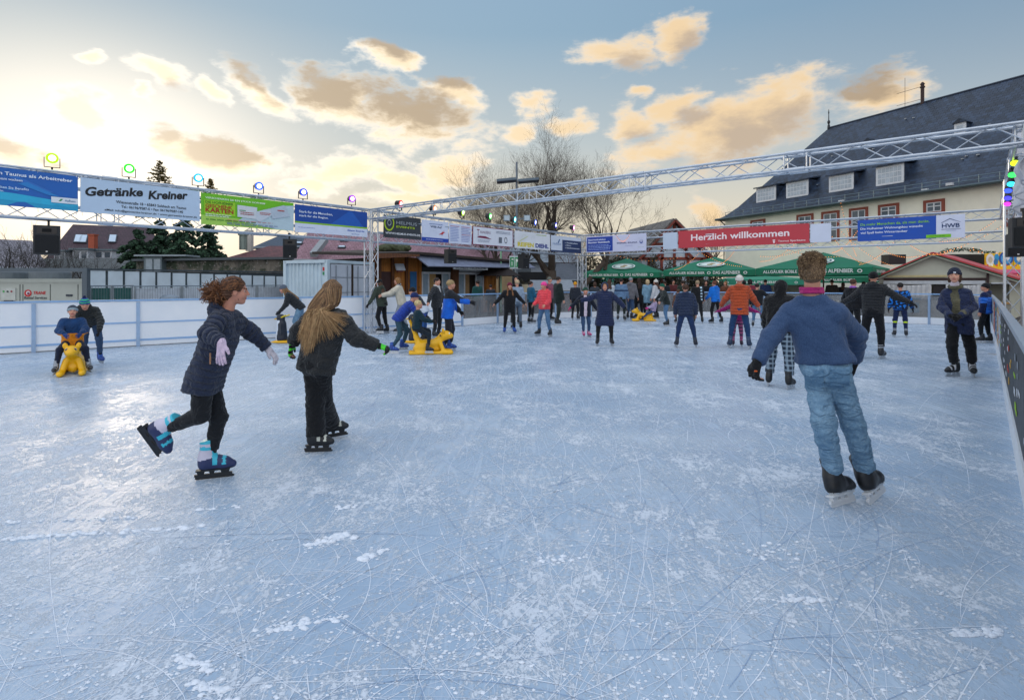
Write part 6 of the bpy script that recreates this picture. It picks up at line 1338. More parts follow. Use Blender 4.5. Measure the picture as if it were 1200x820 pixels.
def skater_longhair():
    d = 5.33; root, J = traced(d, 372, 529, dict(hd=(390.5, 341.5, 0), nk=(384.5, 364, 0), sL=(367, 371, .09), sR=(399, 374, -.09), eL=(350.5, 387, .10), wL=(343, 403, .12), eR=(417.5, 396.5, -.12), wR=(443, 405, -.08),
        hL=(366.5, 426, .04), hR=(377, 428, -.04), kL=(369.5, 470, .02), aL=(370, 515, 0), kR=(379, 469, .15), aR=(388, 500, .5)))
    G = '#43d51c'
    sp = dict(stand='LR', H=1.62, bf=(.5, .87, 0), hd=(.22, .97, -.05), hup=(.10, .02, 1), hs=.222, hair='#5f4630', style='none', w=1.02,
              top=dict(c='#1f2225', pad=.028, len=.07, quilt=.12, depth=.006, hood='down', hang=.8, collar=.03, wr=.008, arm=1.08, rough=.5, name='puffer_jacket'), pants=dict(c='#15171b', r=.010, flare=.035, k=.008, wr=.006, up=.02),
              gloves='#15171a', hands=dict(R=dict(d=(1, -.05, -.25), n=(-.1, .3, -1), curl=1.0, paint=lambda C, mats: ((np.sin(C[:, 0] * 90) > -.2).astype(int), mats + [M(G, .5, var=.05)])), L=dict(d=(-.3, 0, -1), n=(1, 0, 0), curl=.5, paint=lambda C, mats: ((np.sin(C[:, 2] * 120) > .3).astype(int), mats + [M(G, .5, var=.05)]))),
              feet=dict(L=(1, .12, 0), R=(.93, .2, .12)), fup=dict(R=(-.35, 0, 1)), skates=('#1b1d21', '#c9ccc0', '#141518'), blade='#17191d')
    th, J, E = person('young woman with very long blonde-brown hair, black puffer jacket and flared trousers', root, J, sp)
    HR, hs, hc, HL = E['HR'], E['hs'], E['hc'], E['HL']; rnd = random.Random(9); up, fwd, lat = E['up'], E['fwd'], E['lat']
    o = [('e', HL(0, -.09, .12), (.345 * hs, .405 * hs, .365 * hs), HR), ('e', HL(0, -.2, -.2), (.36 * hs, .30 * hs, .40 * hs), HR, .03), ('-', HL(0, .52, -.22), (.33 * hs, .50 * hs, .50 * hs), HR, .02), ('x', HL(0, 0, -.6), HR @ np.array([0, 0, -1.]), None)]
    V, Fc = shape(o, .006, .02, 1); mm = [M(c, .5, 0, .2, 30., spec=.5, tag='hair') for c in ('#5a4230', '#6e5238', '#8a6848', '#a5845c')]
    hair = np_obj('hair', V, Fc, mm[0], th)
    P = []; light = []; m2 = [M(c, .5, 0, .2, 30., spec=.5, tag='hair') for c in ('#a8845a', '#c4a074', '#d0b084', '#94724c')]
    wind = lambda t: np.array([.10, 0, 0]) * t * t
    for i in range(1500):
        a = rnd.uniform(-math.pi * .94, math.pi * .94); tz = rnd.random() ** .6
        side = math.sin(a); bk = math.cos(a)      # a=0 is the back of the head
        start = HL(.30 * side * tz, -.09 - .36 * bk * tz * (1 if bk > 0 else .5), .525 - .20 * tz * tz)
        mid = HL(.385 * side, -.10 - .44 * max(bk, -.2), .12); low = HL(.40 * side, -.20 - .50 * max(bk, -.1), -.40)
        sp_ = rnd.gauss(0, 1); flow = rnd.random()
        # strands lie over the back of the jacket; one part blows out to the right
        sx = np.array([side_ := (.030 + .055 * flow), 0, 0]) if False else None
        u_ = rnd.uniform(-1, 1); ln = rnd.uniform(.24, .54) * (1.05 - .35 * abs(u_)); blow = max(0, u_ - .45) * .34 if rnd.random() < .8 else 0
        back = A_(E['neck']) - fwd * (.185 + .02 * rnd.random()) - up * .03 + np.array([u_ * .085 + .050, 0, 0])
        end = back - up * (ln - .16) + np.array([u_ * .02 - .02 + blow * 1.3, 0, -.02]) + np.array([rnd.gauss(0, .012), 0, 0])
        if abs(side) < .3 and bk < 0: mid = HL(.38 * (1 if u_ > 0 else -1), -.1, .12)
        ctrl = [start, mid, low * .6 + back * .4 + np.array([u_ * .055, 0, 0]), back, end]; pts = []
        for k in range(17):
            t = k / 16 * 4; j = min(int(t), 3); f_ = t - j; g = lambda q: A_(ctrl[max(0, min(4, q))])
            p0, p1, p2, p3 = g(j - 1), g(j), g(j + 1), g(j + 2); q = .5 * ((2 * p1) + (-p0 + p2) * f_ + (2 * p0 - 5 * p1 + 4 * p2 - p3) * f_ ** 2 + (-p0 + 3 * p1 - 3 * p2 + p3) * f_ ** 3)
            w_ = .011 * (k / 16) * math.sin(k * .9 + int((u_ + 1) * 9) * 1.7); pts.append(q + np.array([w_ + rnd.gauss(0, .0005), 0, 0]))
        if k and blow: pts = [p + np.array([0, -.015 * (i_ / 16), .03 * (i_ / 16) ** 2]) for i_, p in enumerate(pts)]
        P.append(pts[:11]); light.append(pts[10:])
    tubes('strands', P, .0026, mm, hair, 3, 1.0); tubes('hair_ends', light, .0024, m2 + [mm[3]], hair, 3, .35)
skater_longhair()
def jeans_mat(c0, c1, c2='#8aa5bd'):
    m = bpy.data.materials.new('denim'); m.use_nodes = True; b = NB(m.node_tree); p = m.node_tree.nodes['Principled BSDF']
    tc = b.node('ShaderNodeTexCoord').outputs['Object']; n = b.noise(tc, 5, 5, .65); n2 = b.noise(tc, 60, 3, .7)
    c = b.mix(b.lin(n, .35, .65), lin(c0), lin(c1)); c = b.mix(b.m('MULTIPLY', b.step(n2, .5, .7), .35), c, lin(c2)); b.put(p.inputs['Base Color'], c); p.inputs['Roughness'].default_value = .9
    bn = b.node('ShaderNodeBump'); bn.inputs['Strength'].default_value = .8; bn.inputs['Distance'].default_value = .022; mp = b.node('ShaderNodeMapping'); b.put(mp.inputs[0], tc); mp.inputs['Scale'].default_value = (1, 1, 1.9); fo = b.m('ABSOLUTE', b.m('SUBTRACT', b.noise(mp.outputs[0], 8, 4, .55, 1.0), .5)); b.put(bn.inputs['Height'], b.m('ADD', b.m('MINIMUM', b.m('MULTIPLY', fo, 4.), .7), b.m('MULTIPLY', b.noise(tc, 150, 3, .7), .08))); b.put(p.inputs['Normal'], bn.outputs[0]); return m
JEANL = jeans_mat('#5a7f9f', '#7c9fba', '#a6c0d0'); JEAN = jeans_mat('#3f6288', '#5c82a8'); JEAND = jeans_mat('#2b4263', '#3b587e', '#55708f')
def knit(c, c2):
    m = fab(c).copy(); m.name = 'knit'; b = NB(m.node_tree); p = m.node_tree.nodes['Principled BSDF']; tc = b.node('ShaderNodeTexCoord').outputs['Object']
    n = b.noise(tc, 160, 3, .7); b.put(p.inputs['Base Color'], b.mix(b.lin(n, .35, .65), lin(c), lin(c2))); mp = b.node('ShaderNodeMapping'); b.put(mp.inputs[0], tc); mp.inputs['Scale'].default_value = (1, 1, .45); mp.inputs['Rotation'].default_value = (0, .5, 0)
    bn = b.node('ShaderNodeBump'); bn.inputs['Distance'].default_value = .03; bn.inputs['Strength'].default_value = .6; b.put(bn.inputs['Height'], b.m('ADD', b.noise(mp.outputs[0], 9, 3, .5, .8), b.m('MULTIPLY', b.noise(tc, 220, 2, .6), .10))); b.put(p.inputs['Normal'], bn.outputs[0]); return m
def skater_sweater():
    d = 4.07; root, J = traced(d, 1000, 590, dict(hd=(951.5, 317.5, 0), nk=(952, 345, 0), sL=(926, 367, .09), sR=(980, 367, -.09), eL=(903.5, 394, .08), wL=(887.5, 424, .02), eR=(1004, 393, .05), wR=(1001.5, 421.5, .20),
        hL=(957, 434, .04), hR=(980, 432, -.04), kL=(965, 496, -.03), aL=(979, 567, .0), kR=(1000, 498, .02), aR=(1016, 560, .08)))
    sp = dict(stand='LR', H=1.80, bf=(.4, 1, 0), hd=(.50, .88, 0), nw=1.04, hs=.242, hair='#6e5a44', style='none', skin='#c48f78', w=.86,
              top=dict(m=knit('#2c4163', '#41597d'), c='#000000', pad=.014, len=-.055, collar=-.005, wr=.006, arm=1.0, name='sweater', flare=.006), pants=dict(m=JEANL, r=.006, rise=.05, wr=.008, up=.07, k=.002, flare=.012),
              gloves='#17181b', hands=dict(L=dict(d=(-.30, .1, -1), n=(.6, .3, 0), curl=.75), R=dict(d=(-.2, .35, -1), n=(-.6, 0, -.3), curl=.5)),
              feet=dict(L=(.86, .50, -.02), R=(.80, .62, .12)), fup=dict(L=(-.30, .12, 1), R=(-.42, .1, 1)), skates=('#17181b', '#3d4147', '#c8cdd2', '#1d1f24'), blade='#d7dadd', fs=1.08)
    th, J, E = person('man seen from behind in grey-blue knitted sweater and light blue jeans, magenta shirt collar', root, J, sp)
    HR, hs, hc, HL = E['HR'], E['hs'], E['hc'], E['HL']; rnd = random.Random(21)
    # shirt collar
    nk_ = E['neck']; up = E['up']; o = []; n = 20; P = [nk_ + up * .030 + np.array([math.cos(t) * .071, math.sin(t) * .067, .012 * math.cos(t * 2) * 0]) for t in np.linspace(0, 2 * math.pi, n)]
    o = [('c', P[i] - up * .012, P[i + 1] - up * .012, .012, .012, .006) for i in range(n - 1)] + [('c', P[i] + up * .014, P[i + 1] + up * .014, .009, .009, .012) for i in range(n - 1)]
    V, Fc = shape(o, .005, .01); np_obj('shirt_collar', V, Fc, fab('#a52a6c'), th)
    # faded sides and curly top
    o = [('e', HL(0, -.08, .11), (.352 * hs, .418 * hs, .375 * hs), HR), ('e', HL(0, -.20, -.12), (.29 * hs, .27 * hs, .26 * hs), HR, .03), ('-', HL(0, .52, -.22), (.38 * hs, .52 * hs, .50 * hs), HR, .02), ('x', HL(0, 0, -.30), HR @ np.array([0, .35, -1.]), None)]
    for k in (-1, 1): o.append(('-', HL(.37 * k, .0, -.10), (.13 * hs, .17 * hs, .24 * hs), HR, .01))
    V, Fc = shape(o, .005, .01, 2); hm = [M(c, .6, 0, .3, 50., .5, 250., spec=.4, tag='hair') for c in ('#6f5b47', '#6b5440', '#8a7054', '#a88c68', '#59452f')]
    hair = np_obj('hair', V, Fc, hm[0], th); P = []
    for i in range(1300):
        a = rnd.uniform(0, 2 * math.pi); r_ = math.sqrt(rnd.random()) * 1.0; x, y = math.cos(a) * r_, math.sin(a) * r_
        zc = math.sqrt(max(0, 1 - r_ * r_ * .98)); p0 = HL(.35 * x, -.07 + .41 * y, .10 + .38 * zc); nd = nrm(A_(p0) - A_(HL(0, -.05, -.05)))
        dr_ = nrm(nd + np.array([rnd.gauss(0, .7), rnd.gauss(0, .5), rnd.gauss(0, .4)])); P.append(helix(p0, A_(p0) + dr_ * rnd.uniform(.016, .036) * (.55 + .5 * zc), rnd.uniform(.004, .0075), rnd.uniform(1.1, 1.9), 10, rnd))
    for i in range(1400):    # short hair on the back and sides
        a = rnd.uniform(-2.3, 2.3); z_ = rnd.uniform(-.25, .2); rr = 1.0 if z_ > -.02 else .96
        cx, cy = math.sin(a) * .345 * (1 - max(0, -z_) * .45), -.08 - math.cos(a) * .405 * (1 - max(0, -z_) * .30)
        if z_ < .10 and cy > -.17: continue
        p0 = A_(HL(cx, cy, z_ + .02)); nd = nrm(p0 - A_(HL(0, -.08, 0))); ln = .007 + .012 * max(0, z_ + .1); P.append([p0, p0 + nd * ln * .5 - np.array([0, 0, ln * .5]), p0 + nd * ln * .6 - np.array([0, 0, ln * 1.3])])
    tubes('curls', P, .0022, hm[1:], hair, 3, .6)
    # jeans details
    tro = [c for c in th.children if c.name.startswith('trousers')][0]; me = tro.data; vv = np.array([tuple(v.co) for v in me.vertices]); pel_ = (A_(J['hL']) + A_(J['hR'])) / 2; lt_ = nrm(A_(J['hR']) - A_(J['hL'])); bk_ = nrm([.47 * -1, -.88, 0]); jm = jeans_mat('#4f7595', '#6488a6', '#8aa8bf')
    for sx in (-1, 1):      # patch pockets follow the cloth
        cx_ = sx * .082; mb = MB(); nx_, nz_ = 9, 9; V_ = []
        for j in range(nz_ + 1):
            for i in range(nx_ + 1):
                u = cx_ + (i / nx_ - .5) * .125; z_ = .02 - j / nz_ * .15 + .018 * abs(i / nx_ - .5) * 2 * (j / nz_)
                p = pel_ + lt_ * u + np.array([0, 0, z_]); rel = vv - p; side_ = rel @ lt_; dep = rel @ bk_; ok = (np.abs(side_) < .02) & (np.abs(rel[:, 2]) < .02) & (dep > 0)
                dmax = dep[ok].max() if ok.any() else .1
                V_.append(tuple(p + bk_ * (dmax + .004)))
        mb.add(V_, [(j * (nx_ + 1) + i, j * (nx_ + 1) + i + 1, (j + 1) * (nx_ + 1) + i + 1, (j + 1) * (nx_ + 1) + i) for j in range(nz_) for i in range(nx_)]); mb.build('back_pocket', jm, tro, smooth=True)
    g = MB(); wp = J['wL']; g.box(Vector(wp) + Vector((-.015, -.028, -.062)), (.04, .006, .009), .2); g.build('glove_stripe', M('#e8692a', .5), th)
skater_sweater()
def skater_smiling():
    d = 9.6; root, J = traced(d, 1128, 441, dict(hd=(1118.6, 323, 0), nk=(1120, 338, 0), sR=(1108, 344, .11), sL=(1133, 344, -.11), eR=(1103.5, 360, .06), eL=(1140, 360, -.14), wR=(1114.5, 370, -.20), wL=(1124.5, 370.5, -.26),
        hR=(1117.5, 381, .05), hL=(1131, 381, -.05), kR=(1115.5, 404, -.03), kL=(1137, 405, -.02), aR=(1118.5, 428.5, 0), aL=(1139.5, 430, -.02)))
    def paintt(C, J_, mats): x = C[:, 0] - J_['nk'][0]; z = J_['nk'][2] - C[:, 2]; return ((C[:, 1] < -.02) & (np.abs(x + .07) < .045 - z * .02) & (z < .42) & (z > -.1)).astype(int), mats + [fab('#5d5a48')]
    sp = dict(stand='LR', H=1.80, bf=(-.6, -1, 0), hd=(-.72, -.78, .0), hs=.25, w=.95, hair='#4b3325', style='mid', hamp=.035, skin='#cf9a84', hat=dict(c='#23293f', badge='#dfe4ec', bx=-.04),
              top=dict(c='#16254a', pad=.016, len=.15, collar=.035, wr=.010, arm=.98, hang=.3, flare=.01, quilt=.16, depth=.004, paint=paintt), pants=dict(c='#14161a', r=.010, wr=.007, flare=.008, up=.085),
              gloves='#141518', hands=dict(R=dict(d=(.75, -.3, -.35), n=(.3, .9, 0), curl=.9), L=dict(d=(-.75, -.4, -.3), n=(-.3, .9, 0), curl=.9)),
              scarf='#54523f', scarf_end=False, feet=dict(R=(-.95, -.15, 0), L=(-.55, -.9, 0)), skates=('#1a1b1f', '#b9bcc2', '#141518'))
    th, J, E = person('smiling young man in navy parka and beanie over olive hoodie, facing the viewer', root, J, sp)
    b = MB(); s_ = MB()
    for p0, p1 in ((J['kL'], J['aL']),): 
        p0, p1 = A_(p0), A_(p1)
        for o_ in (-.009, .009, ): b.beam(p0 + [.075, -.02, .1 + 0], p0 * .25 + p1 * .75 + [.068, -.02 + o_, .02], .006, .01)
    b.build('side_stripes', M('#c9ccd0', .7), th)
    HL = E['HL']; V, Fc = shape([('c', HL(0, -.02, -.52), HL(0, .05, -.66), .062, .07)], .012, .01); np_obj('neck_warmer', V, Fc, fab('#b7adb6'), th)
    c_ = J['sL']; m_ = MB(); m_.box((c_[0] + .058, c_[1] - .04, c_[2] - .10), (.03, .03, .035)); m_.build('sleeve_badge', M('#dde0e6', .6), th)
skater_smiling()
# ------------------------------------------------------------------ parasols of the beer garden
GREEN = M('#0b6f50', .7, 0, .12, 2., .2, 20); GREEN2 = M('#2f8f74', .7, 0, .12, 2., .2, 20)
def parasol(label, near_px, dn, th_deg, s, zv, za, vh=.34, mat=GREEN, front='ALLGÄUER BÜBLE BIER', second='DAS ALPENBIER', emblem=True, right=True):
    t = R(th_deg); ex = Vector((math.cos(t), -math.sin(t), 0)); ey = Vector((math.sin(t), math.cos(t), 0)); near = Vector((*gh(near_px, dn), 0)); ctr = near - ex * s / 2 + ey * s / 2
    th = thing('parasol', label, 'parasol', ctr, -t, 'green beer garden parasols'); h = s / 2
    mb = MB(); n = 10; V = []; ap = Vector((0, 0, za))
    cs = [Vector((-h, -h, zv)), Vector((h, -h, zv)), Vector((h, h, zv)), Vector((-h, h, zv))]
    for k in range(4):      # each face sags a little between the ribs
        a, b_ = cs[k], cs[(k + 1) % 4]; base = len(mb.v); V = []
        for j in range(n + 1):
            u = j / n
            for i in range(n + 1):
                p = a.lerp(b_, i / n).lerp(ap, u); sag = .10 * math.sin(math.pi * i / n) * math.sin(math.pi * min(1, u * .8 + .15)) * (1 - u); V.append(p - Vector((0, 0, sag)))
        mb.add(V, [(j * (n + 1) + i, j * (n + 1) + i + 1, (j + 1) * (n + 1) + i + 1, (j + 1) * (n + 1) + i) for j in range(n) for i in range(n)])
    can = mb.build('canopy', mat, th, smooth=False); sm = can.modifiers.new('s', 'SOLIDIFY'); sm.thickness = .01
    mb = MB(); 
    for k in range(4):
        a, b_ = cs[k], cs[(k + 1) % 4]; m = 16; V = []
        for i in range(m + 1):
            p = a.lerp(b_, i / m); o_ = (p - Vector((0, 0, zv))).normalized() * (.012 * math.sin(i * 2.1 + k)); sg = -.05 * math.sin(math.pi * i / m)
            V += [p + Vector((0, 0, sg)), p + Vector((0, 0, -vh + sg * .5)) + o_]
        mb.add(V, [(2 * i, 2 * i + 1, 2 * i + 3, 2 * i + 2) for i in range(m)])
    va = mb.build('valance', mat, can); sm = va.modifiers.new('s', 'SOLIDIFY'); sm.thickness = .01
    mb = MB(); mb.tube((0, 0, 0), (0, 0, za), .035, 10); mb.build('pole', M('#4a3526', .6), th); mb = MB(); mb.box((0, 0, .06), (.8, .8, .12)); mb.build('base', M('#3b3e42', .8), th)
    mb = MB()
    for c in cs: mb.beam((0, 0, za - .08), c * .97 + Vector((0, 0, -.04)), .03, .03)
    mb.build('ribs', M('#6b6f70', .5, .4), th)
    wht = '#dfe6e2'; y = -h - .035; zb = zv - vh + .09
    if front: lettering(va, front, -h + s * .07, zb, s * (.40 if second else .5), .18, wht, y, .02)
    if second: lettering(va, second, (-h + s * .56) if front else -h + s * .2, zb, s * (.29 if front else .5), .18, wht, y, .02)
    for u in ((.515, .90) if front else (.1, .85)):
        mb = MB(); c = Vector((-h + s * u, y, zb + .075)); vs = []
        for i in range(17): a = 2 * math.pi * i / 16; vs += [c + Vector((math.cos(a) * .10, 0, math.sin(a) * .085)), c + Vector((math.cos(a) * .06, 0, math.sin(a) * .05))]
        mb.add(vs, [(2 * i, 2 * i + 1, 2 * i + 3, 2 * i + 2) for i in range(16)]); mb.build('round_mark', M(wht, .6), va)
    if right:
        vs, fs = text_mesh('DAS ALPENBIER', s * .5, .14, .02); mb = MB(); mb.add([(h + .04, -h + s * .15 + a, zb + c) for a, c in vs], fs); mb.build('lettering', M(wht, .6), va)
    if emblem:
        sl = Vector((0, h, za - zv)).normalized(); nn = Vector((0, -(za - zv), h)).normalized(); c = Vector((0, -h, zv)) + Vector((0, h, za - zv)) * .40 + nn * .015
        def ell(rx, ry, k, col, nm, off=0):
            mb = MB(); vs = []
            for i in range(37): a = 2 * math.pi * i / 36; vs += [c + nn * off + Vector((math.cos(a) * rx, 0, 0)) + sl * (math.sin(a) * ry), c + nn * off + Vector((math.cos(a) * rx * k, 0, 0)) + sl * (math.sin(a) * ry * k)]
            mb.add(vs, [(2 * i, 2 * i + 2, 2 * i + 3, 2 * i + 1) for i in range(36)]); mb.build(nm, M(col, .6), can)
        ell(.78, .52, .90, wht, 'emblem_ring', .0); ell(.70, .47, .02, '#b9cfc4', 'emblem_field', .004); ell(.68, .45, .90, '#31515a', 'emblem_ring', .010); ell(.50, .30, .02, '#dbe3dd', 'emblem_field', .014)
        mb = MB(); mb.add([c + nn * .02 + Vector((x, 0, 0)) + sl * z for x, z in ((-.16, -.22), (.10, -.24), (.16, -.05), (.30, .02), (.2, .16), (.02, .20), (-.06, .05), (-.2, -.05))], [tuple(range(8))]); mb.build('emblem_figure', M('#a08a5c', .6), can)
        for i in range(14): a = .3 + 2 * math.pi * i / 14; mb = None
    return th
parasol('dark green parasol with oval emblem, left one of the front row beside the corner tower', 773, 36.2, 21.5, 5, 2.27, 3.30)
parasol('dark green parasol with oval emblem in the middle, below the red banner', 885, 30.8, 29, 5, 2.32, 3.15)
parasol('dark green parasol with oval emblem on the right, behind the man in the sweater', 1023, 25.0, 41, 5, 2.30, 3.12)
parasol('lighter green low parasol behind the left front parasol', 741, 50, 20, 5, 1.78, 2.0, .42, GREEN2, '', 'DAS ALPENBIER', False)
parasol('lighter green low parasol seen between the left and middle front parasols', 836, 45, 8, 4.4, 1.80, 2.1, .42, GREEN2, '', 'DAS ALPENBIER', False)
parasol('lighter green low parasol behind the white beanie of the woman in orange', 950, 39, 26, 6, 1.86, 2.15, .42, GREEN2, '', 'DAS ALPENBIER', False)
parasol('lighter green low parasol behind the right front parasol', 1036, 33, 36, 3.4, 1.95, 2.3, .36, GREEN, 'ALLGÄUER BÜBLE', '', False)

# ------------------------------------------------------------------ gabled stall, fair booth, lights
def gabled_stall():
    Q = lambda px, py, d: W(px, py, d)
    L, Rr, Ap = Q(1030, 323, 27), Q(1183, 327.5, 23.6), Q(1094, 297.5, 25.4); th = thing('gabled_stall', 'cream tent-like stall with low gable, red roof edge and white curtains behind the smiling man', 'stall', (Ap.x, Ap.y, 0)); o = Vector(th.location)
    ex = (Rr - L); ex.z = 0; ex.normalize(); ey = Vector((-ex.y, ex.x, 0)); L.z = Rr.z = (L.z + Rr.z) / 2; mid = Vector((Ap.x, Ap.y, 0)); t = (mid - L).dot(ex); Ap = Vector((L.x, L.y, 0)) + ex * t; Ap.z = 2.92; D = ey * 5
    mb = MB(); g = lambda v, z: Vector((v.x, v.y, z)); zt_ = Ap.z - .1
    mb.add([g(L, 1.55), g(Rr, 1.55), g(Rr, Rr.z), g(Ap, zt_), g(L, L.z)], [(0, 1, 2, 3, 4)]); mb.add([g(L, 0), g(L, L.z), g(L, L.z) + D, g(L, 0) + D, g(Rr, 0), g(Rr, Rr.z), g(Rr, Rr.z) + D, g(Rr, 0) + D], [(0, 3, 2, 1), (4, 5, 6, 7)]); mb.add([g(L, 0) + ey, g(Rr, 0) + ey, g(Rr, 1.6) + ey, g(L, 1.6) + ey], [(0, 1, 2, 3)])
    w_ = mb.build('wall', M('#c3c3b4', .8, 0, .08, 1.5), th, offset=o)
    n = Vector((0, 0, 1)); f_ = -ey * .3; mb = MB(); el = L - ex * .35 - Vector((0, 0, .12)); er = Rr + ex * .6 - Vector((0, 0, .22))
    mb.slab([el + f_, g(Ap, Ap.z) + f_, g(Ap, Ap.z) + D, el + D][::-1], .05); mb.slab([g(Ap, Ap.z) + f_, er + f_, er + D, g(Ap, Ap.z) + D][::-1], .05); mb.build('roof', M('#b8505a', .6, 0, .15, 2), th, offset=o)
    for k, (c, dz) in enumerate((('#b33a3a', -.01), ('#27503c', -.075), ('#b9b6a6', -.12))):
        mb = MB()
        for a in (el, er): mb.beam(a + f_ * (1.12 - k * .05) + Vector((0, 0, dz + .02)), g(Ap, Ap.z) + f_ * (1.12 - k * .05) + Vector((0, 0, dz + .02)), .05, .055, up=ey)
        mb.build('edge_trim', M(c, .6), th, offset=o)
    def fr(px0, px1, py0, py1, m, nm, off=.06, th_=.06):
        a = hit(px0, L, ex); b_ = hit(px1, L, ex); z0, z1 = CH + (HY - py1) / F * (a.y + b_.y) / 2, CH + (HY - py0) / F * (a.y + b_.y) / 2; c = (a + b_) / 2 - ey * off; mb = MB(); mb.box((c.x, c.y, (z0 + z1) / 2), ((b_ - a).length, th_, z1 - z0), math.atan2(ex.y, ex.x)); mb.build(nm, m, th, offset=o)
    dk = M('#3a2626', .7)
    fr(1036, 1156, 325.8, 328.4, dk, 'beam'); fr(1156.5, 1159.5, 319, 378, dk, 'post', .1); fr(1040, 1110, 322.5, 324.8, M('#c9b98a', .7), 'batten'); fr(1036, 1155, 329, 333, M('#bfc3c8', .6), 'white_batten', .1)
    fr(1094, 1108, 334, 352, M('#2a2527', .8), 'opening', .03); fr(1162, 1185, 331, 332.5, M('#d0d4d8', .6), 'shelf', .1); fr(1162, 1185, 354, 356, M('#b88a4a', .6), 'counter', .15); fr(1036, 1185, 352, 380, M('#9a968c', .8, var=.2), 'lower_panel', .05)
    # curtains
    for (p0, p1, py0, py1) in ((1040, 1092, 333, 352), (1109, 1155, 333, 352)):
        a, b_ = hit(p0, L, ex), hit(p1, L, ex); n_ = 50; V = []
        for j in range(7):
            for i in range(n_ + 1):
                p = a.lerp(b_, i / n_) - ey * (.12 + .03 * math.sin(i * 1.1 + j * .35) + .02 * math.sin(i * 2.7)); z = CH + (HY - (py0 + (py1 - py0) * j / 6)) / F * p.y - .05 * math.sin(math.pi * i / n_) * (j == 0); V.append((p.x, p.y, z))
        mb = MB(); mb.add(V, [(j * (n_ + 1) + i, j * (n_ + 1) + i + 1, (j + 1) * (n_ + 1) + i + 1, (j + 1) * (n_ + 1) + i) for j in range(6) for i in range(n_)]); c_ = mb.build('curtain', M('#c9cacc', .8), th, smooth=True, offset=o); sm = c_.modifiers.new('s', 'SOLIDIFY'); sm.thickness = .008
    mb = MB(); q = Q(1047, 300, 29.5); q.z = 2.8; mb.box(q, (.9, .6, .5)); mb.build('roof_box', M('#1d1f22', .6), th, offset=o)
gabled_stall()
def leaves(mb, c, r, n, size, rnd, flat=1.):
    for i in range(n):
        d = Vector((rnd.gauss(0, 1), rnd.gauss(0, 1), rnd.gauss(0, 1))).normalized() * (rnd.random() ** .4); p = Vector(c) + Vector((d.x * r[0], d.y * r[1], d.z * r[2])); a = Vector((rnd.gauss(0, 1), rnd.gauss(0, 1), rnd.gauss(0, flat))).normalized() * size * rnd.uniform(.5, 1.3); b_ = a.orthogonal().normalized() * size * rnd.uniform(.2, .5)
        mb.cur = rnd.randrange(2); mb.add([p - a * .5, p + b_, p + a * .5, p - b_], [(0, 1, 2, 3)])
FIR = [M('#1d3320', .9, var=.3), M('#2f4a2a', .9, var=.3)]
WARM = M('#ff9a4a', .4, emit=1.6, var=0)
def garland(label, pts, n):
    th = thing('fir_garland', label, 'garland', pts[0]); o = Vector(pts[0]); rnd = random.Random(n); mb = MB(); bl = MB(); P = [Vector(p) for p in pts]; L = sum((b_ - a).length for a, b_ in zip(P, P[1:]))
    for a, b_ in zip(P, P[1:]):
        m = max(2, int((b_ - a).length / .16))
        for i in range(m): c = a.lerp(b_, (i + .5) / m) + Vector((0, 0, .05 * math.sin(i * .7))); leaves(mb, c, (.12, .12, .12), 30, .10, rnd)
        for i in range(m):
            q = a.lerp(b_, rnd.random()) + Vector((rnd.gauss(0, .06), -.13, rnd.gauss(0, .07))); bl.lathe([(.006, -.018), (.018, 0), (.006, .018)], 6, q)
    mb.build('greenery', FIR, th, offset=o); bl.build('bulbs', WARM, th, offset=o)
garland('thick fir garland with warm bulbs along the dark booth roof right of the gable', [W(1100, 297, 29), W(1120, 293, 29), W(1142, 293, 29), W(1150, 296, 28.5), W(1166, 297, 28)], 3)
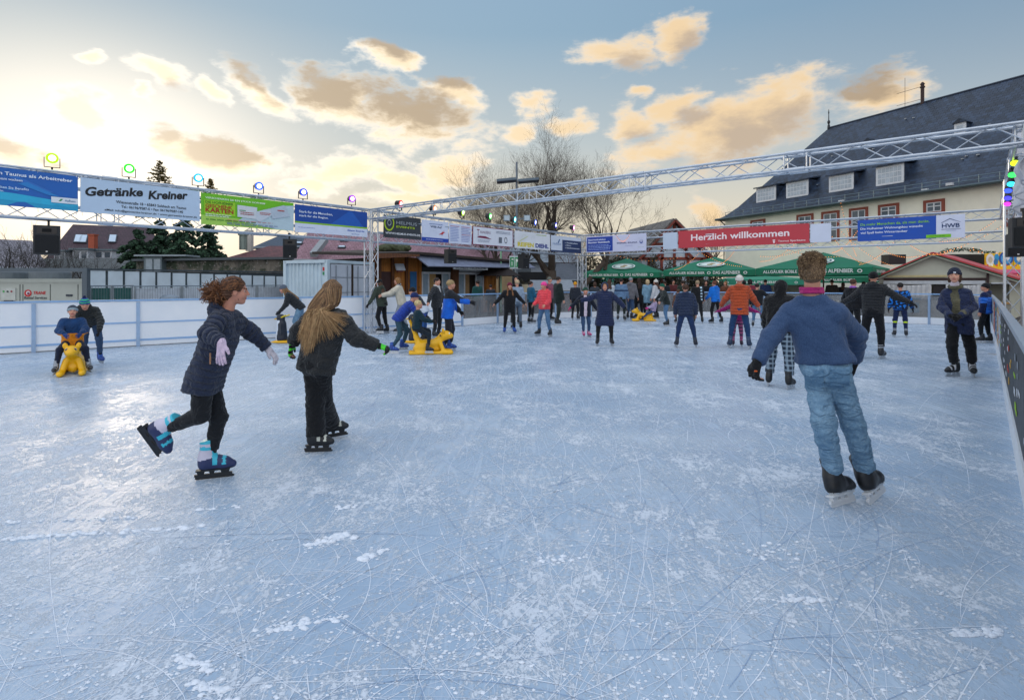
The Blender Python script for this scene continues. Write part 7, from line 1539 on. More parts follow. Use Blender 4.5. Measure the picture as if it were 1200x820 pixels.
def fair_booth():
    d = 28; th = thing('fair_booth', 'fairground booth with bright yellow painted boards and pink awning at far right', 'booth', (W(1175, 331, d).x, d, 0)); o = Vector(th.location)
    def fr(px0, px1, py0, py1, m, nm, y=0, t=.1): a, b_ = W(px0, py1, d + y), W(px1, py0, d + y); mb = MB(); mb.box(((a.x + b_.x) / 2, d + y, (a.z + b_.z) / 2), (b_.x - a.x, t, b_.z - a.z)); return mb.build(nm, m, th, offset=o)
    fr(1098, 1153, 298, 331, slate_mat('#23262b', '#33363c', .2, .3), 'tiled_wall', 1.0); fr(1154, 1215, 312, 316, M('#e8bf12', .5), 'yellow_cornice', -.1, .3); fr(1150, 1215, 316, 320, M('#d8709a', .6), 'awning', -.5, .9); fr(1150, 1215, 320, 322, M('#a83050', .6), 'awning_edge', -.6, .9)
    fr(1154, 1215, 322, 380, M('#4a2a1c', .8, var=.5, vs=3), 'back_wall', 1.2); Y = '#e9c215'
    for (a, b_, h0) in ((1154, 1171, 296), (1171, 1186, 294.5), (1187, 1215, 295)): fr(a + .4, b_ - .4, h0 + 1, 312.3, M(Y, .5, var=.1), 'painted_board', 0, .08)
    def disc(px, py, r, c, y, sq=1., n=20, nm='painted_shape'):
        q = W(px, py, d); mb = MB(); V = [(q.x + r * math.cos(a) * sq, d + y, q.z + r * math.sin(a)) for a in [2 * math.pi * i / n for i in range(n)]]; mb.add(V, [tuple(range(n))]); mb.build(nm, M(c, .5), th, offset=o)
    disc(1159.5, 304.5, .30, '#d9dfe0', -.05, .7); disc(1159.5, 304.5, .16, '#c9c0a0', -.055, .7); disc(1167, 302, .2, '#2a9ad0', -.05, .6); disc(1166, 307, .16, '#3a7ab0', -.052, .7); disc(1178, 303, .36, '#2a4f9a', -.05); disc(1178, 303, .27, '#3d9ad8', -.055); disc(1179, 302, .13, '#d8e0e4', -.06); disc(1194, 303, .3, '#2f86c8', -.05); disc(1194, 303, .16, '#e4e0c4', -.056)
    for i in range(9): disc(1156 + i * 5.5, 311, .05, ('#e04a2a', '#f0f0e0')[i % 2], -.06)
    bl = MB(); rnd = random.Random(5)
    for i in range(34): q = W(1154 + i * 1.6, 322.5 + (i % 2), d - 1.1); bl.lathe([(.01, -.02), (.022, 0), (.01, .02)], 6, q)
    bl.build('bulbs', WARM, th, offset=o)
    for i in range(8): q = W(1160 + i * 6, 332 + rnd.uniform(-2, 5), d + .9); mb = MB(); mb.box(q, (.25, .1, .35)); mb.build('hanging_prize', M(('#b8402a', '#d8a02a', '#3a7a3a', '#c85a20')[i % 4], .7), th, offset=o)
fair_booth()
def light_string(label, a, b_, sag, n):
    a, b_ = Vector(a), Vector(b_); th = thing('light_string', label, 'lights', a, group='warm light strings behind the far truss'); P = [(a.lerp(b_, i / 20) - Vector((0, 0, sag * 4 * (i / 20) * (1 - i / 20)))) - a for i in range(21)]
    mb = MB(); mb.path(P, .005, 4); mb.build('cable', M('#3a2a20', .7), th); bl = MB()
    for i in range(n):
        t = (i + .5) / n; p = a.lerp(b_, t) - Vector((0, 0, sag * 4 * t * (1 - t))) - a; bl.lathe([(.004, -.018), (.012, -.008), (.004, .010)], 5, p - Vector((0, 0, .012)))
    bl.build('bulbs', WARM, th)
pairs = [(806, 285, 870, 312), (830, 283, 790, 316), (868, 282, 840, 310), (890, 300, 960, 282), (900, 283, 985, 300), (935, 282, 890, 306), (965, 262, 1010, 308), (985, 270, 1050, 312), (1010, 262, 975, 296), (1020, 283, 1075, 300), (1048, 283, 1000, 310), (1075, 300, 1178, 262), (1100, 283, 1170, 255), (985, 236, 1004, 300), (1060, 282, 1110, 296)]
for i, (x0, y0, x1, y1) in enumerate(pairs): light_string('string of warm bulbs hung behind the far truss and above the parasols', W(x0, y0, 27 - (x0 - 800) * .02), W(x1, y1, 30 - (x1 - 800) * .018), .25, 26)
light_string('short string of warm bulbs draped over the lilac half of the insurance banner', up3(hit(722, A2 + NCm * .22, DC), 3.76), up3(hit(738, A2 + NCm * .22, DC), 3.76), .3, 12)
light_string('string of warm bulbs between the timbered house and the truss', W(700, 290, 34), W(800, 300, 34), .5, 24)
# ------------------------------------------------------------------ mast, sign, small hut
def mast():
    d = 33; p = Vector((*gh(605.5, d), 0)); th = thing('lamp_mast', 'tall grey lamp mast with wide flat twin lamp heads and floodlights lower down', 'lamp post', p); g = M('#6c7681', .45, .4); z = lambda py: CH + (HY - py) / F * d; x = lambda px: (px - 605.5) / F * d
    mb = MB(); mb.tube((0, 0, 0), (0, 0, z(190)), .09, 10, .06); mb.build('pole', g, th)
    for a, b_ in ((582, 604), (607, 631)): mb = MB(); mb.slab([(x(a), -.45, z(211.5)), (x(b_), -.45, z(209.5)), (x(b_), .45, z(209.5)), (x(a), .45, z(211.5))], .14); mb.build('lamp_head', M('#566674', .4, .3), th)
    mb = MB(); mb.beam((x(596), 0, z(257.5)), (x(618), 0, z(256)), .08, .08); mb.build('arm', g, th)
    for px in (594, 617.5): mb = MB(); mb.box((x(px), -.1, z(256)), (.38, .25, .34)); f = mb.build('floodlight', M('#7d8d9a', .4, .2), th); mb = MB(); mb.box((x(px), -.232, z(256)), (.3, .012, .26)); mb.build('glass', M('#a7bccb', .15, spec=.9), f)
mast()
def sign():
    d = 30; p = Vector((*gh(604, d), 0)); th = thing('pictogram_sign', 'pale sign with two green pictogram fields on a grey post', 'sign', p); x = lambda px: (px - 604) / F * d; z = lambda py: CH + (HY - py) / F * d
    mb = MB(); mb.tube((0, 0, 0), (0, 0, z(314)), .05, 8); mb.build('post', M('#8a949c', .5, .3), th)
    mb = MB(); mb.box((0, 0, (z(300) + z(315)) / 2), (x(611) - x(597), .05, z(300) - z(315))); mb.build('board', M('#c4cdd2', .6), th)
    for a, b_ in ((597.7, 602.3), (603.2, 608.2)): mb = MB(); mb.box((x((a + b_) / 2), -.03, (z(301.5) + z(313)) / 2), (x(b_) - x(a), .012, z(301.5) - z(313))); mb.build('green_field', M('#1e8a50', .6), th)
    mb = MB(); mb.box((x(600), -.04, z(309)), (.04, .01, .22)); mb.build('pictogram', M('#dfe8e2', .6), th); mb = MB(); mb.box((x(600.6), -.04, z(304)), (.1, .01, .07)); mb.build('pictogram', M('#dfe8e2', .6), th)
    mb = MB(); mb.add([(x(604.3), -.042, z(312)), (x(605.2), -.042, z(312)), (x(605.2), -.042, z(303)), (x(604.3), -.042, z(303))], [(0, 1, 2, 3)]); mb.build('pictogram', M('#dfe8e2', .6), th); mb = MB(); mb.box((x(606.2), -.04, z(305.3)), (.1, .01, .14)); mb.build('pictogram', M('#dfe8e2', .6), th)
sign()
p = Vector((*gh(587, 30), 0)); th = thing('green_post', 'thin light green post beside the wooden hut', 'post', p); mb = MB(); mb.tube((0, 0, 0), (0, 0, 3.3), .045, 8); mb.build('pole', M('#7fae8c', .5), th)
def dark_umbrella():
    p = Vector((*gh(585, 30.5), 0)); th = thing('dark_canopy', 'small dark pointed canopy beside the wooden hut', 'canopy', p); mb = MB(); h = 1.15
    mb.add([(-h, -h, 1.95), (h, -h, 1.95), (h, h, 1.95), (-h, h, 1.95), (-.1, 0, 2.75)], [(0, 1, 4), (1, 2, 4), (2, 3, 4), (3, 0, 4)]); mb.build('roof', M('#241c1c', .8), th)
    mb = MB(); mb.tube((0, 0, 0), (0, 0, 2.6), .04, 6); mb.build('pole', M('#2a2a2a', .6), th)
dark_umbrella()
house('tiny wooden christmas hut with pale snowy roof beyond the screens', gh(603, 31), gh(619, 31), 1.4, 1.05, 1.5, WOOD, M('#b5a98e', .8), name='christmas_hut', cat='hut', over=.2)
house('low brown booth with pale roof edge between trunk and corner tower', gh(622, 34), gh(672, 34), 2, 1.2, 1.75, WOODD, M('#8f98a2', .7), name='market_booth', cat='booth', over=.2)
# things seen through the screens: crates and counters
for px, d, w, h, c, lab in ((690, 30, 1.6, 1.15, '#b39a72', 'pale wooden counter beyond the screens right of the corner tower'), (1072, 26, 1.1, .9, '#2f6f8f', 'stack of blue chairs beyond the screens')):
    p = gh(px, d); th = thing('counter' if d == 30 else 'stacked_chairs', lab, 'counter' if d == 30 else 'chairs', (p[0], p[1], 0)); mb = MB(); mb.box((0, 0, h - .04), (w, .6, .07)); mb.build('top', M(c, .7), th)
    for k in (-1, 1): mb = MB(); mb.box((k * (w / 2 - .06), 0, h / 2 - .04), (.06, .5, h - .08)); mb.build('leg', M(c, .7), th)
    mb = MB(); mb.box((0, -.2, h * .5), (w - .12, .04, h * .5)); mb.build('front', M(c, .8), th)

# ------------------------------------------------------------------ trees
BARK = M('#4a4038', .95, 0, .3, 4, .6, 25); BARKD = M('#33302c', .95, 0, .3, 4, .6, 25)
def bare_tree(label, px, d, H, spread, seed, r0=.28, levels=5, lean=0., mat=BARK, trunk_h=.22, minr=.006, kids=(3, 5), up=.35):
    p = Vector((*gh(px, d), 0)); th = thing('bare_tree', label, 'tree', p, group='leafless trees'); rnd = random.Random(seed); tr = MB(); cr = MB()
    def branch(p0, dr, L, r, lev, mb):
        n = 4 if lev < 3 else 3; pts = [p0]; rs = [r]; q = Vector(p0); dd = Vector(dr)
        for i in range(n):
            dd = (dd + Vector((rnd.gauss(0, .13), rnd.gauss(0, .13), rnd.gauss(0, .09) + up * .16)) * (1 + lev * .12)).normalized(); q = q + dd * (L / n); pts.append(q.copy()); rs.append(max(minr * .55, r * (1 - .55 * (i + 1) / n)))
        mb.path(pts, rs, 8 if lev == 0 else 5 if lev < 3 else 3)
        if lev >= levels: return
        k = rnd.randint(*kids) + (1 if lev > 1 else 0)
        for j in range(k):
            t = rnd.uniform(.35, 1.0) if j else 1.0; idx = min(n - 1, int(t * n)); f_ = t * n - idx; a = pts[idx].lerp(pts[min(n, idx + 1)], f_) if idx < n else pts[-1]
            ang = rnd.uniform(.35, .95) if j else rnd.uniform(.05, .35); ax = dd.orthogonal().normalized(); ax.rotate(Matrix.Rotation(rnd.uniform(0, 6.283), 3, dd)); nd = dd.copy(); nd.rotate(Matrix.Rotation(ang, 3, ax)); nd.z += .12 * spread_z
            branch(a, nd.normalized(), L * rnd.uniform(.58, .82), rs[min(idx + 1, n)] * rnd.uniform(.5, .74) + minr * .2, lev + 1, cr)
    spread_z = up
    tr.path([(0, 0, -.1), (lean * .3, 0, H * trunk_h * .5), (lean, 0, H * trunk_h)], [r0 * 1.15, r0 * .95, r0 * .85], 10)
    top = Vector((lean, 0, H * trunk_h)); m = 5
    for j in range(m):
        a = 2 * math.pi * j / m + rnd.uniform(-.4, .4); tilt = rnd.uniform(.25, .75) * spread if j else .08; nd = Vector((math.cos(a) * math.sin(tilt), math.sin(a) * math.sin(tilt), math.cos(tilt)))
        branch(top - Vector((0, 0, rnd.uniform(0, .6))), nd, H * .30 * (1.15 if j == 0 else 1), r0 * (.55 if j else .7), 1, cr)
    t = tr.build('trunk', mat, th, smooth=True); cr.build('crown', mat, th); return th
bare_tree('big bare round-crowned tree with thick trunk in the middle behind the truss', 646, 38, 10.9, 1.25, 12, .40, 6, 0, kids=(3, 4), minr=.0045)
bare_tree('bare tree left of the lamp mast', 581, 42, 9.3, 1.1, 5, .26, 6, 0, kids=(2, 4))
bare_tree('bare tree with leaning trunk right of the big tree', 676, 38, 8.4, 1.2, 8, .2, 6, 1.9, kids=(2, 4), trunk_h=.36)
bare_tree('thin bare tree far behind the big tree', 612, 50, 11.5, .9, 15, .2, 6, 0, kids=(2, 4))
bare_tree('small bare tree at the far left edge', 6, 30, 4.6, 1.3, 31, .10, 4, 0, mat=BARKD, minr=.008)
bare_tree('slim bare tree in front of the lilac-grey shed', 36, 30, 4.9, .9, 23, .08, 4, 0, mat=BARKD, minr=.008)
bare_tree('slim bare tree right of the left loudspeaker in front of the dark red roof', 75, 28, 4.3, .7, 41, .06, 3, 0, mat=BARKD, minr=.008)
bare_tree('bare sapling before the chimney of the dark red roof', 110, 29, 4.4, .9, 43, .06, 3, 0, mat=BARKD, minr=.008)
bare_tree('bare treetop peeping out beside the left end of the slate roof', 832, 75, 11.6, 1.0, 51, .2, 5, 0)
bare_tree('bare reddish shrub tree behind the corner tower', 676, 48, 6.6, 1.2, 61, .15, 5, 0, mat=M('#5e4034', .95), kids=(3, 4))
def conifer(label, px, d, H, rad, seed, dens=1., base=.4, spruce=False):
    p = Vector((*gh(px, d), 0)); th = thing('conifer_tree', label, 'tree', p, group='dark conifers'); rnd = random.Random(seed); mb = MB(); mb.tube((0, 0, 0), (0, 0, H * .97), .16, 8, .02); mb.build('trunk', BARKD, th); cr = MB(); lv = int(H / .34)
    tw = MB()
    for i in range(lv):
        z = base + (H - base) * i / lv; f_ = 1 - (z - base) / (H - base); rr = rad * (f_ ** .8) * rnd.uniform(.75, 1.15) + .08
        for k in range(int((9 if not spruce else 4) * dens) + 1):
            a = rnd.uniform(0, 6.283); L = rr * rnd.uniform(.7, 1.1); dr = Vector((math.cos(a), math.sin(a), rnd.uniform(-.35, .1) if not spruce else rnd.uniform(-.1, .45))); tw.tube((0, 0, z), dr * L + Vector((0, 0, z)), .02, 3, .006)
            for s_ in range(max(3, int(L * (13 if not spruce else 9)))):
                t = rnd.uniform(.15, 1.02); c = dr * L * t + Vector((0, 0, z - (.25 * t * t * L if not spruce else 0))); leaves(cr, c, (.15, .15, .10), 4 if not spruce else 3, .26 if not spruce else .17, rnd)
    tw.build('limbs', BARKD, th); cr.build('crown', [M('#1c3326', .9, var=.3), M('#35523c', .9, var=.3)] if not spruce else [M('#4a4420', .9, var=.3), M('#6a5a2a', .9, var=.3)], th)  # spruce leaves browned: backlight is put into their colour
for i, (px, H, rad, lab) in enumerate(((160, 5.4, 2.6, 'dense dark conifer left behind the pale panels, right of the dark red roof'), (186, 6.2, 3.0, 'broad dark conifer in the middle of the group behind the old wall'), (215, 6.2, 3.0, 'dark conifer right of the middle of the group'), (243, 5.9, 2.6, 'dark conifer at the right end of the group beside the red roofs'))):
    conifer(lab, px, 38 + (i % 2) * 2, H, rad, 70 + i)
conifer('tall spruce tip rising above the drinks banner', 187, 60, 14.6, 2.6, 90, .8, 8.5, True)
conifer('small spruce tip above the lime green banner', 247, 62, 13.0, 1.5, 91, .8, 9, True)
def bush(label, px, d, w, h, seed, cols, n=2600):
    p = Vector((*gh(px, d), 0)); th = thing('bush', label, 'bush', p); rnd = random.Random(seed); mb = MB()
    for i in range(26): c = Vector((rnd.uniform(-w / 2, w / 2), rnd.uniform(-.8, .8), rnd.uniform(.3, 1) * h * rnd.uniform(.6, 1))); leaves(mb, c, (w * .12, .6, h * .22), n // 26, .22, rnd)
    mb.build('foliage', cols, th); mb = MB()
    for i in range(12): a = rnd.uniform(-w / 3, w / 3); mb.tube((a, 0, 0), (a + rnd.gauss(0, .5), rnd.gauss(0, .3), h * .8), .04, 4, .015)
    mb.build('stems', BARKD, th)
DK = [M('#2a2e22', .9, var=.3), M('#3f3a2a', .9, var=.3)]
bush('dark brown-green hedge behind the left front parasol', 712, 46, 6.5, 3.9, 3, DK, 5200)
bush('dark bushes between parasols and the timbered house', 755, 44, 4.0, 3.4, 4, DK)
bush('dark bush below the timbered house', 815, 40, 4.0, 2.9, 5, DK)
bush('dark undergrowth behind the big bare tree', 628, 45, 4, 2.0, 6, DK)
# ------------------------------------------------------------------ push-along animals for children
YEL = M('#f0b60e', .35, 0, .06, 3, .05, 20)
def glide_animal(label, px, d, face):
    f = R(face) - math.atan2((px - CX) / F * d, d); ang = math.atan2(-math.cos(f), math.sin(f)); th = thing('skating_aid', label, 'skating aid', (*gh(px, d), 0), ang, 'yellow animal skating aids')
    o = [('c', (-.45, 0, .77), (-.30, 0, .38), .030, .055), ('c', (-.30, 0, .38), (-.20, 0, .16), .055, .11), ('e', (-.05, 0, .24), (.27, .13, .10), None), ('c', (-.28, 0, .12), (.16, 0, .12), .10, .085), ('c', (.10, 0, .24), (.28, 0, .38), .09, .085), ('e', (.34, 0, .42), (.13, .105, .105), None), ('e', (.45, 0, .40), (.075, .07, .055), None)]
    for k in (-1, 1): o += [('e', (.29, .095 * k, .515), (.03, .04, .055), None, .02), ('c', (-.44, .15 * k, .045), (.47, .15 * k, .045), .035, .035, .03), ('e', (-.18, .10 * k, .14), (.17, .06, .12), None), ('c', (.22, .09 * k, .25), (.30, .14 * k, .06), .05, .045), ('e', (.40, .15 * k, .055), (.09, .05, .04), None)]
    V, Fc = shape(o, .014 if d < 14 else .02, .05); np_obj('body', V, Fc, YEL, th)
    mb = MB(); mb.tube((-.455, -.15, .785), (-.455, .15, .785), .018, 8); mb.build('handle', M('#17181a', .6), th); mb = MB(); mb.tube((.22, -.16, .42), (.22, .16, .42), .016, 8); mb.build('handle', M('#17181a', .6), th)
    for k in (-1, 1):
        V, Fc = shape([('e', (.425, .055 * k, .455), (.026, .026, .028), None)], .006, .001, 0); C = V[Fc].mean(1); np_obj('eye', V, Fc, [M('#d9dce2', .2), M('#1a2440', .1)], th, mi=(C[:, 0] > .437).astype(int))
        mb = MB(); mb.box((0, .15 * k, .006), (.9, .006, .012)); mb.build('runner', M('#b4bac0', .3, .7), th)
def penguin(label, px, d, face):
    f = R(face) - math.atan2((px - CX) / F * d, d); ang = math.atan2(-math.cos(f), math.sin(f)); th = thing('penguin_aid', label, 'skating aid', (*gh(px, d), 0), ang, 'penguin skating aids')
    V, Fc = shape([('c', (0, 0, .14), (0, 0, .50), .15, .12), ('e', (.02, 0, .66), (.11, .10, .11), None), ('c', (0, .12, .5), (-.05, .19, .25), .035, .025), ('c', (0, -.12, .5), (-.05, -.19, .25), .035, .025)], .016, .05); C = V[Fc].mean(1)
    mi = ((C[:, 0] > .02) & (np.abs(C[:, 1]) < .12) & (C[:, 2] < .6)).astype(int); np_obj('body', V, Fc, [M('#1b2330', .4), M('#d6dce4', .4)], th, mi=mi)
    V, Fc = shape([('c', (.11, 0, .65), (.19, 0, .63), .03, .012)], .01, .01); np_obj('beak', V, Fc, M('#e9b81a', .4), th)
    V, Fc = shape([('e', (-.05, .11, .04), (.30, .06, .035), None), ('e', (-.05, -.11, .04), (.30, .06, .035), None), ('e', (-.1, 0, .045), (.2, .14, .03), None)], .014, .03); np_obj('foot_base', V, Fc, YEL, th)
    for k in (-1, 1): mb = MB(); mb.tube((-.02, .08 * k, .68), (-.16, .15 * k, .74), .018, 8); mb.build('handle', M('#d8c020', .5), th); mb = MB(); mb.box((-.05, .11 * k, .005), (.5, .006, .010)); mb.build('runner', M('#b4bac0', .3, .7), th)
glide_animal('yellow animal sledge with a boy on it, gliding towards the viewer by the left boards', 87, 9.95, -6)
glide_animal('yellow animal sledge seen from the side, carrying the blond child', 504, 12.6, 92)
glide_animal('yellow animal sledge facing left, far away in front of the crowd', 755, 23.3, 275)
penguin('penguin skating aid with yellow feet, pushed by the girl in the grey beanie', 330, 14.9, 250)
penguin('penguin skating aid with yellow feet behind the blond child', 484, 14.9, 250)

# ------------------------------------------------------------------ the other people
BLK, NAVY, DK2 = '#17191d', '#1a2743', '#24272d'
def coat(c, **k): return dict(dict(c=c, pad=.020, len=.07, quilt=.07, depth=.010, collar=.035, wr=.006), **k)
def plain(c, **k): return dict(dict(c=c, pad=.016, len=.06, collar=.02, wr=.008), **k)
def P_(c=BLK, **k): return dict(dict(c=c, r=.003, up=.09), **k)
JN = P_(m=JEAN, wr=.008); JL = P_(m=JEANL, wr=.008); JD = P_(m=JEAND, wr=.008)
def split_z(c2, frac=.55):      # lower part of the garment in a second colour
    def f(C, J, mats): z0 = (J['hL'][2] + J['hR'][2]) / 2; z1 = J['nk'][2]; return (C[:, 2] < z0 + (z1 - z0) * frac).astype(int), mats + [fab(c2)]
    return f
def camo(c2, fr=14, th_=.1, seed=3):
    def f(C, J, mats): return (wav(C, fr, seed) > th_).astype(int), mats + [fab(c2)]
    return f
PUSH = {'B': ((12, 62), (4, 72))}; PUSHD = {'B': ((12, 40), (4, 62))}; OUT = {'B': ((62, 5), (66, 10))}; OUTL = {'B': ((40, 5), (44, 12))}
STEP = {'L': ((4, 28), (3, -12)), 'R': ((5, -14), (3, -34))}; STEPR = {'R': ((4, 28), (3, -12)), 'L': ((5, -14), (3, -34))}; WIDE = {'B': ((13, 6), (9, -6))}; STAND = {'B': ((5, 4), (2, -4))}
SIT = {'B': ((16, 78), (6, 4))}; MID = {'L': ((6, 20), (3, -10)), 'R': ((6, -4), (3, -14))}
BLUEB = ('#1e3f8c', '#2d5fb8', '#16264f'); GREYB = ('#2a2c31', '#9aa0a8', '#17181c'); BB = ('#17191d', '#2b2e34', '#101114')
# left: pair on the yellow sledge
generic(85, 430, 1.28, 0, 'small boy in blue and orange jacket and grey beanie sitting on the yellow sledge', plain('#173a66', pad=.022, paint=split_z('#e08a1e', .42)), P_('#172036'), depth=9.75, zoff=.03, lean=-6, arm={'B': ((14, 45), (-22, 70))}, leg={'B': ((20, 70), (10, 6))}, hat=dict(c='#3c4654', c2='#9fb0b8', stripes=False), gloves='#1d3d78', skates=GREYB, hair='#3a2a20', fs=1.05)
generic(107, 427, 1.5, 5, 'child with striped bobble hat bending over to push the left yellow sledge', coat('#23282a', hood='down'), JD, lean=54, side=-14, arm={'B': ((14, 34), (-10, 42))}, leg={'L': ((6, 30), (4, -8)), 'R': ((4, 4), (3, -24))}, headpitch=38, hat=dict(c='#2a4a9a', c2='#3fae7a', stripes=True, pom='#16204a'), gloves='#17191d', skates=BLUEB, hair='#4a3527')
# girl with penguin
generic(353, 398, 1.62, 268, 'girl in grey beanie and dark puffer jacket leaning over a penguin aid, light jeans', coat('#1c2228'), JL, lean=42, arm={'B': ((10, 12), (4, 40))}, leg=MID, headpitch=25, hat=dict(c='#5b6676'), style='long', front=True, hair='#8a6a48', gloves='#1d2228', skates=GREYB)
# group with the kangaroo
generic(450, 391, 1.64, 235, 'girl in olive jacket and black beanie looking back, left of the group', coat('#39433a', quilt=0, hood='down'), P_(), lean=8, side=4, arm={'L': ((26, 10), (30, 20)), 'R': ((20, 0), (30, 60))}, leg={'L': ((8, 10), (6, -24)), 'R': ((10, 2), (4, -10))}, hat=dict(c='#15171b'), style='long', hair='#5a4030', gloves=BLK, skates=BB)
generic(472, 391, 1.70, 262, 'woman in cream jacket with checked scarf reaching towards the olive jacket', plain('#cdc6b4', pad=.026, arm=1.15), P_('#8d949c', r=.012, wr=.01), lean=12, arm={'L': ((10, 55), (0, 75)), 'R': ((12, 50), (2, 72))}, leg=MID, style='bob', hair='#8a6238', scarf='#2a2d33', scarf2='#a8adb4', skates=BB)
generic(466, 413, 1.46, 92, 'boy in royal blue jacket and navy beanie pushing the yellow sledge', coat('#1d3fa0', pad=.024), P_('#33505f', wr=.009), lean=40, arm=PUSHD, leg={'L': ((5, 38), (3, -18)), 'R': ((5, 8), (3, -30))}, headpitch=18, hat=dict(c='#1b2a5c'), gloves=BLK, skates=BLUEB)
generic(503, 416, 1.24, 96, 'blond child in dark green jacket riding the yellow sledge', plain('#14303a', pad=.022, len=.02), P_('#1a2530'), depth=12.55, zoff=.05, lean=4, arm={'B': ((14, 40), (2, 75))}, leg={'L': ((14, 74), (6, 6)), 'R': ((14, 62), (6, -4))}, ctr=1, style='short', hair='#c9b382', hamp=.03, gloves=BLK, skates=BB)
generic(497, 401, 1.48, 250, 'dark-haired boy in black, white and blue jacket bending over a penguin aid', plain('#20242e', pad=.022, paint=split_z('#c9d2de', .38)), P_('#2a5590'), lean=34, arm={'B': ((14, 25), (4, 55))}, leg=STAND, headpitch=15, hat=dict(c='#16181d', s=1.0), hair='#1c1512', skates=BB)
generic(524, 412, 1.60, 92, 'boy in blue jacket with black shoulders, arm stretched to the right', plain('#1b62cc', pad=.030, len=.13, flare=.01, hood='down', paint=lambda C, J, m: (((C[:, 2] > J['nk'][2] - .17) | ((C[:, 0] > J['nk'][0] + .13) & (C[:, 0] < J['nk'][0] + .26))).astype(int), m + [fab(DK2)])), P_('#20232c', r=.012), lean=6, arm={'L': ((10, 20), (4, 40)), 'R': ((14, 55), (6, 78))}, leg={'L': ((5, 14), (3, -6)), 'R': ((5, 2), (3, -16))}, hair='#a08860', hamp=.03, gloves=BLK, skates=BLUEB)
generic(512, 396, 1.66, 60, 'person in black jacket half hidden behind the boy in blue and black', coat('#1b1f26'), P_('#20242a'), arm={'R': ((48, 0), (40, 10)), 'L': ((15, 10), (8, 20))}, leg=STAND, hair='#2a1d18', scarf='#c8c8c8', skates=BB)
generic(560, 382, 1.70, 215, 'man in teal jacket standing beyond the screens at the hut', plain('#1f4f4c'), P_('#1c2a3a'), depth=24.5, hair='#2a1f1a', skates=None)
generic(575, 384, 1.5, 180, 'child in dark coat beyond the screens near the hut corner', plain('#2a3038'), P_(), depth=26.5, hair='#2a1f1a', skates=None)
# far middle
generic(597, 391, 1.52, 8, 'girl with long brown hair and dark red beanie in black coat', coat('#17181c', len=.20, quilt=0), P_(), arm=OUTL, leg={'L': ((6, 8), (4, -4)), 'R': ((8, 2), (5, -4))}, hat=dict(c='#6e1e34'), style='long', front=True, hair='#7a5232', hl=.2, skates=BLUEB)
generic(606, 386, 1.62, 200, 'person in pale grey-blue jacket behind the girl with the dark red beanie', plain('#8d9fb4'), P_('#5f6f80'), arm={'B': ((10, 0), (6, 10))}, leg=STAND, style='short', hair='#c0a888', skates=BB)
generic(604, 382, 1.74, 20, 'woman in long black hooded coat behind the girl with the dark red beanie', plain('#101216', hood='up', len=.30, pad=.026), P_(), depth=21.5, arm={'L': ((16, 5), (10, 10)), 'R': ((14, 5), (8, 10))}, leg=STAND, hair='#1a1412', style='none', skates=BB)
generic(622, 379, 1.58, 118, 'boy in teal puffer jacket and black trousers looking right', coat('#0f5f80'), P_(), leg=STAND, arm={'B': ((10, 15), (0, 60))}, hair='#2c1f18', skates=GREYB)
generic(638, 394, 1.55, 320, 'girl in bright coral jacket and pink beanie with jeans', coat('#ff4a56', pad=.028, depth=.012, hood='down', len=.06), JN, arm={'L': ((12, 10), (2, 60)), 'R': ((12, 10), (2, 60))}, leg=WIDE, headpitch=22, headyaw=-12, hat=dict(c='#ff4a9a'), style='pony', hair='#3a281e', skates=BB)
generic(653, 381, 1.76, 118, 'man in black-green coat standing behind the girl in coral', plain('#1c2624', pad=.024, len=.16), P_('#242c28'), leg=MID, arm={'B': ((10, 8), (4, 14))}, hair='#2a201a', headpitch=15, skates=BB)
generic(644, 380, 1.74, 60, 'person with pale cap and dusty pink jacket behind the man in black-green coat', plain('#8a4a5e'), P_(), depth=23.6, hat=dict(c='#6a6e66'), leg=STAND, skates=BB)
generic(674, 378, 1.55, 160, 'child with mustard beanie in dark jacket by the corner tower', coat('#1a2230'), P_(), depth=24.2, hat=dict(c='#d8961e'), skates=BB)
generic(687, 395, 1.36, 20, 'girl with dark green beanie, open navy coat and magenta gloves', coat('#151c2c', len=.16, quilt=0, flare=.02, paint=lambda C, J, m: (((C[:, 1] < -.03) & (np.abs(C[:, 0] - J['nk'][0] - .0) < .045)).astype(int), m + [fab('#d6c6d2')])), JD, arm={'R': ((48, 8), (50, 12)), 'L': ((28, 8), (32, 14))}, leg={'R': ((2, 8), (-4, -4)), 'L': ((6, 4), (2, -6))}, hat=dict(c='#1b4a3a'), gloves='#c01e64', skates=('#b03070', '#d8a8c0', '#2a2a30'), hair='#6a4a30')
generic(708.5, 405, 1.53, 5, 'girl in long navy quilted hooded coat with arms spread wide', coat('#16254c', pad=.028, len=.36, flare=.02, hood='up', quilt=.06), P_(), lean=3, arm={'L': ((50, 6), (42, 10)), 'R': ((66, 6), (78, 8))}, leg={'B': ((12, 4), (3, -4))}, style='bob', hair='#8a6238', gloves=BLK, skates=BB)
generic(714, 377, 1.66, 190, 'woman with brown hair in white jacket seen from behind', plain('#b9c4ce', pad=.024), P_(), depth=24.5, style='long', hl=.12, hair='#4a3024', skates=BB)
generic(728, 376, 1.70, 172, 'teenager in grey-blue hoodie with dark chest band and green-black trousers', plain('#5f7c9c', pad=.020, paint=lambda C, J, m: (np.abs(C[:, 2] - (J['nk'][2] - .26)) < .025).astype(int) if False else ((np.abs(C[:, 2] - (J['nk'][2] - .24)) < .022).astype(int), m + [fab('#20304c')])), P_('#1f2a28'), depth=23.5, leg=STAND, hair='#1c1512', skates=GREYB)
generic(738, 375, 1.76, 150, 'person in grey-brown jacket and blue jeans facing away, beside the grey-blue hoodie', plain('#6a6a70', pad=.024, len=.12, hood='down'), JD, depth=24.2, lean=6, leg=MID, style='short', hair='#8a8a90', skates=BB)
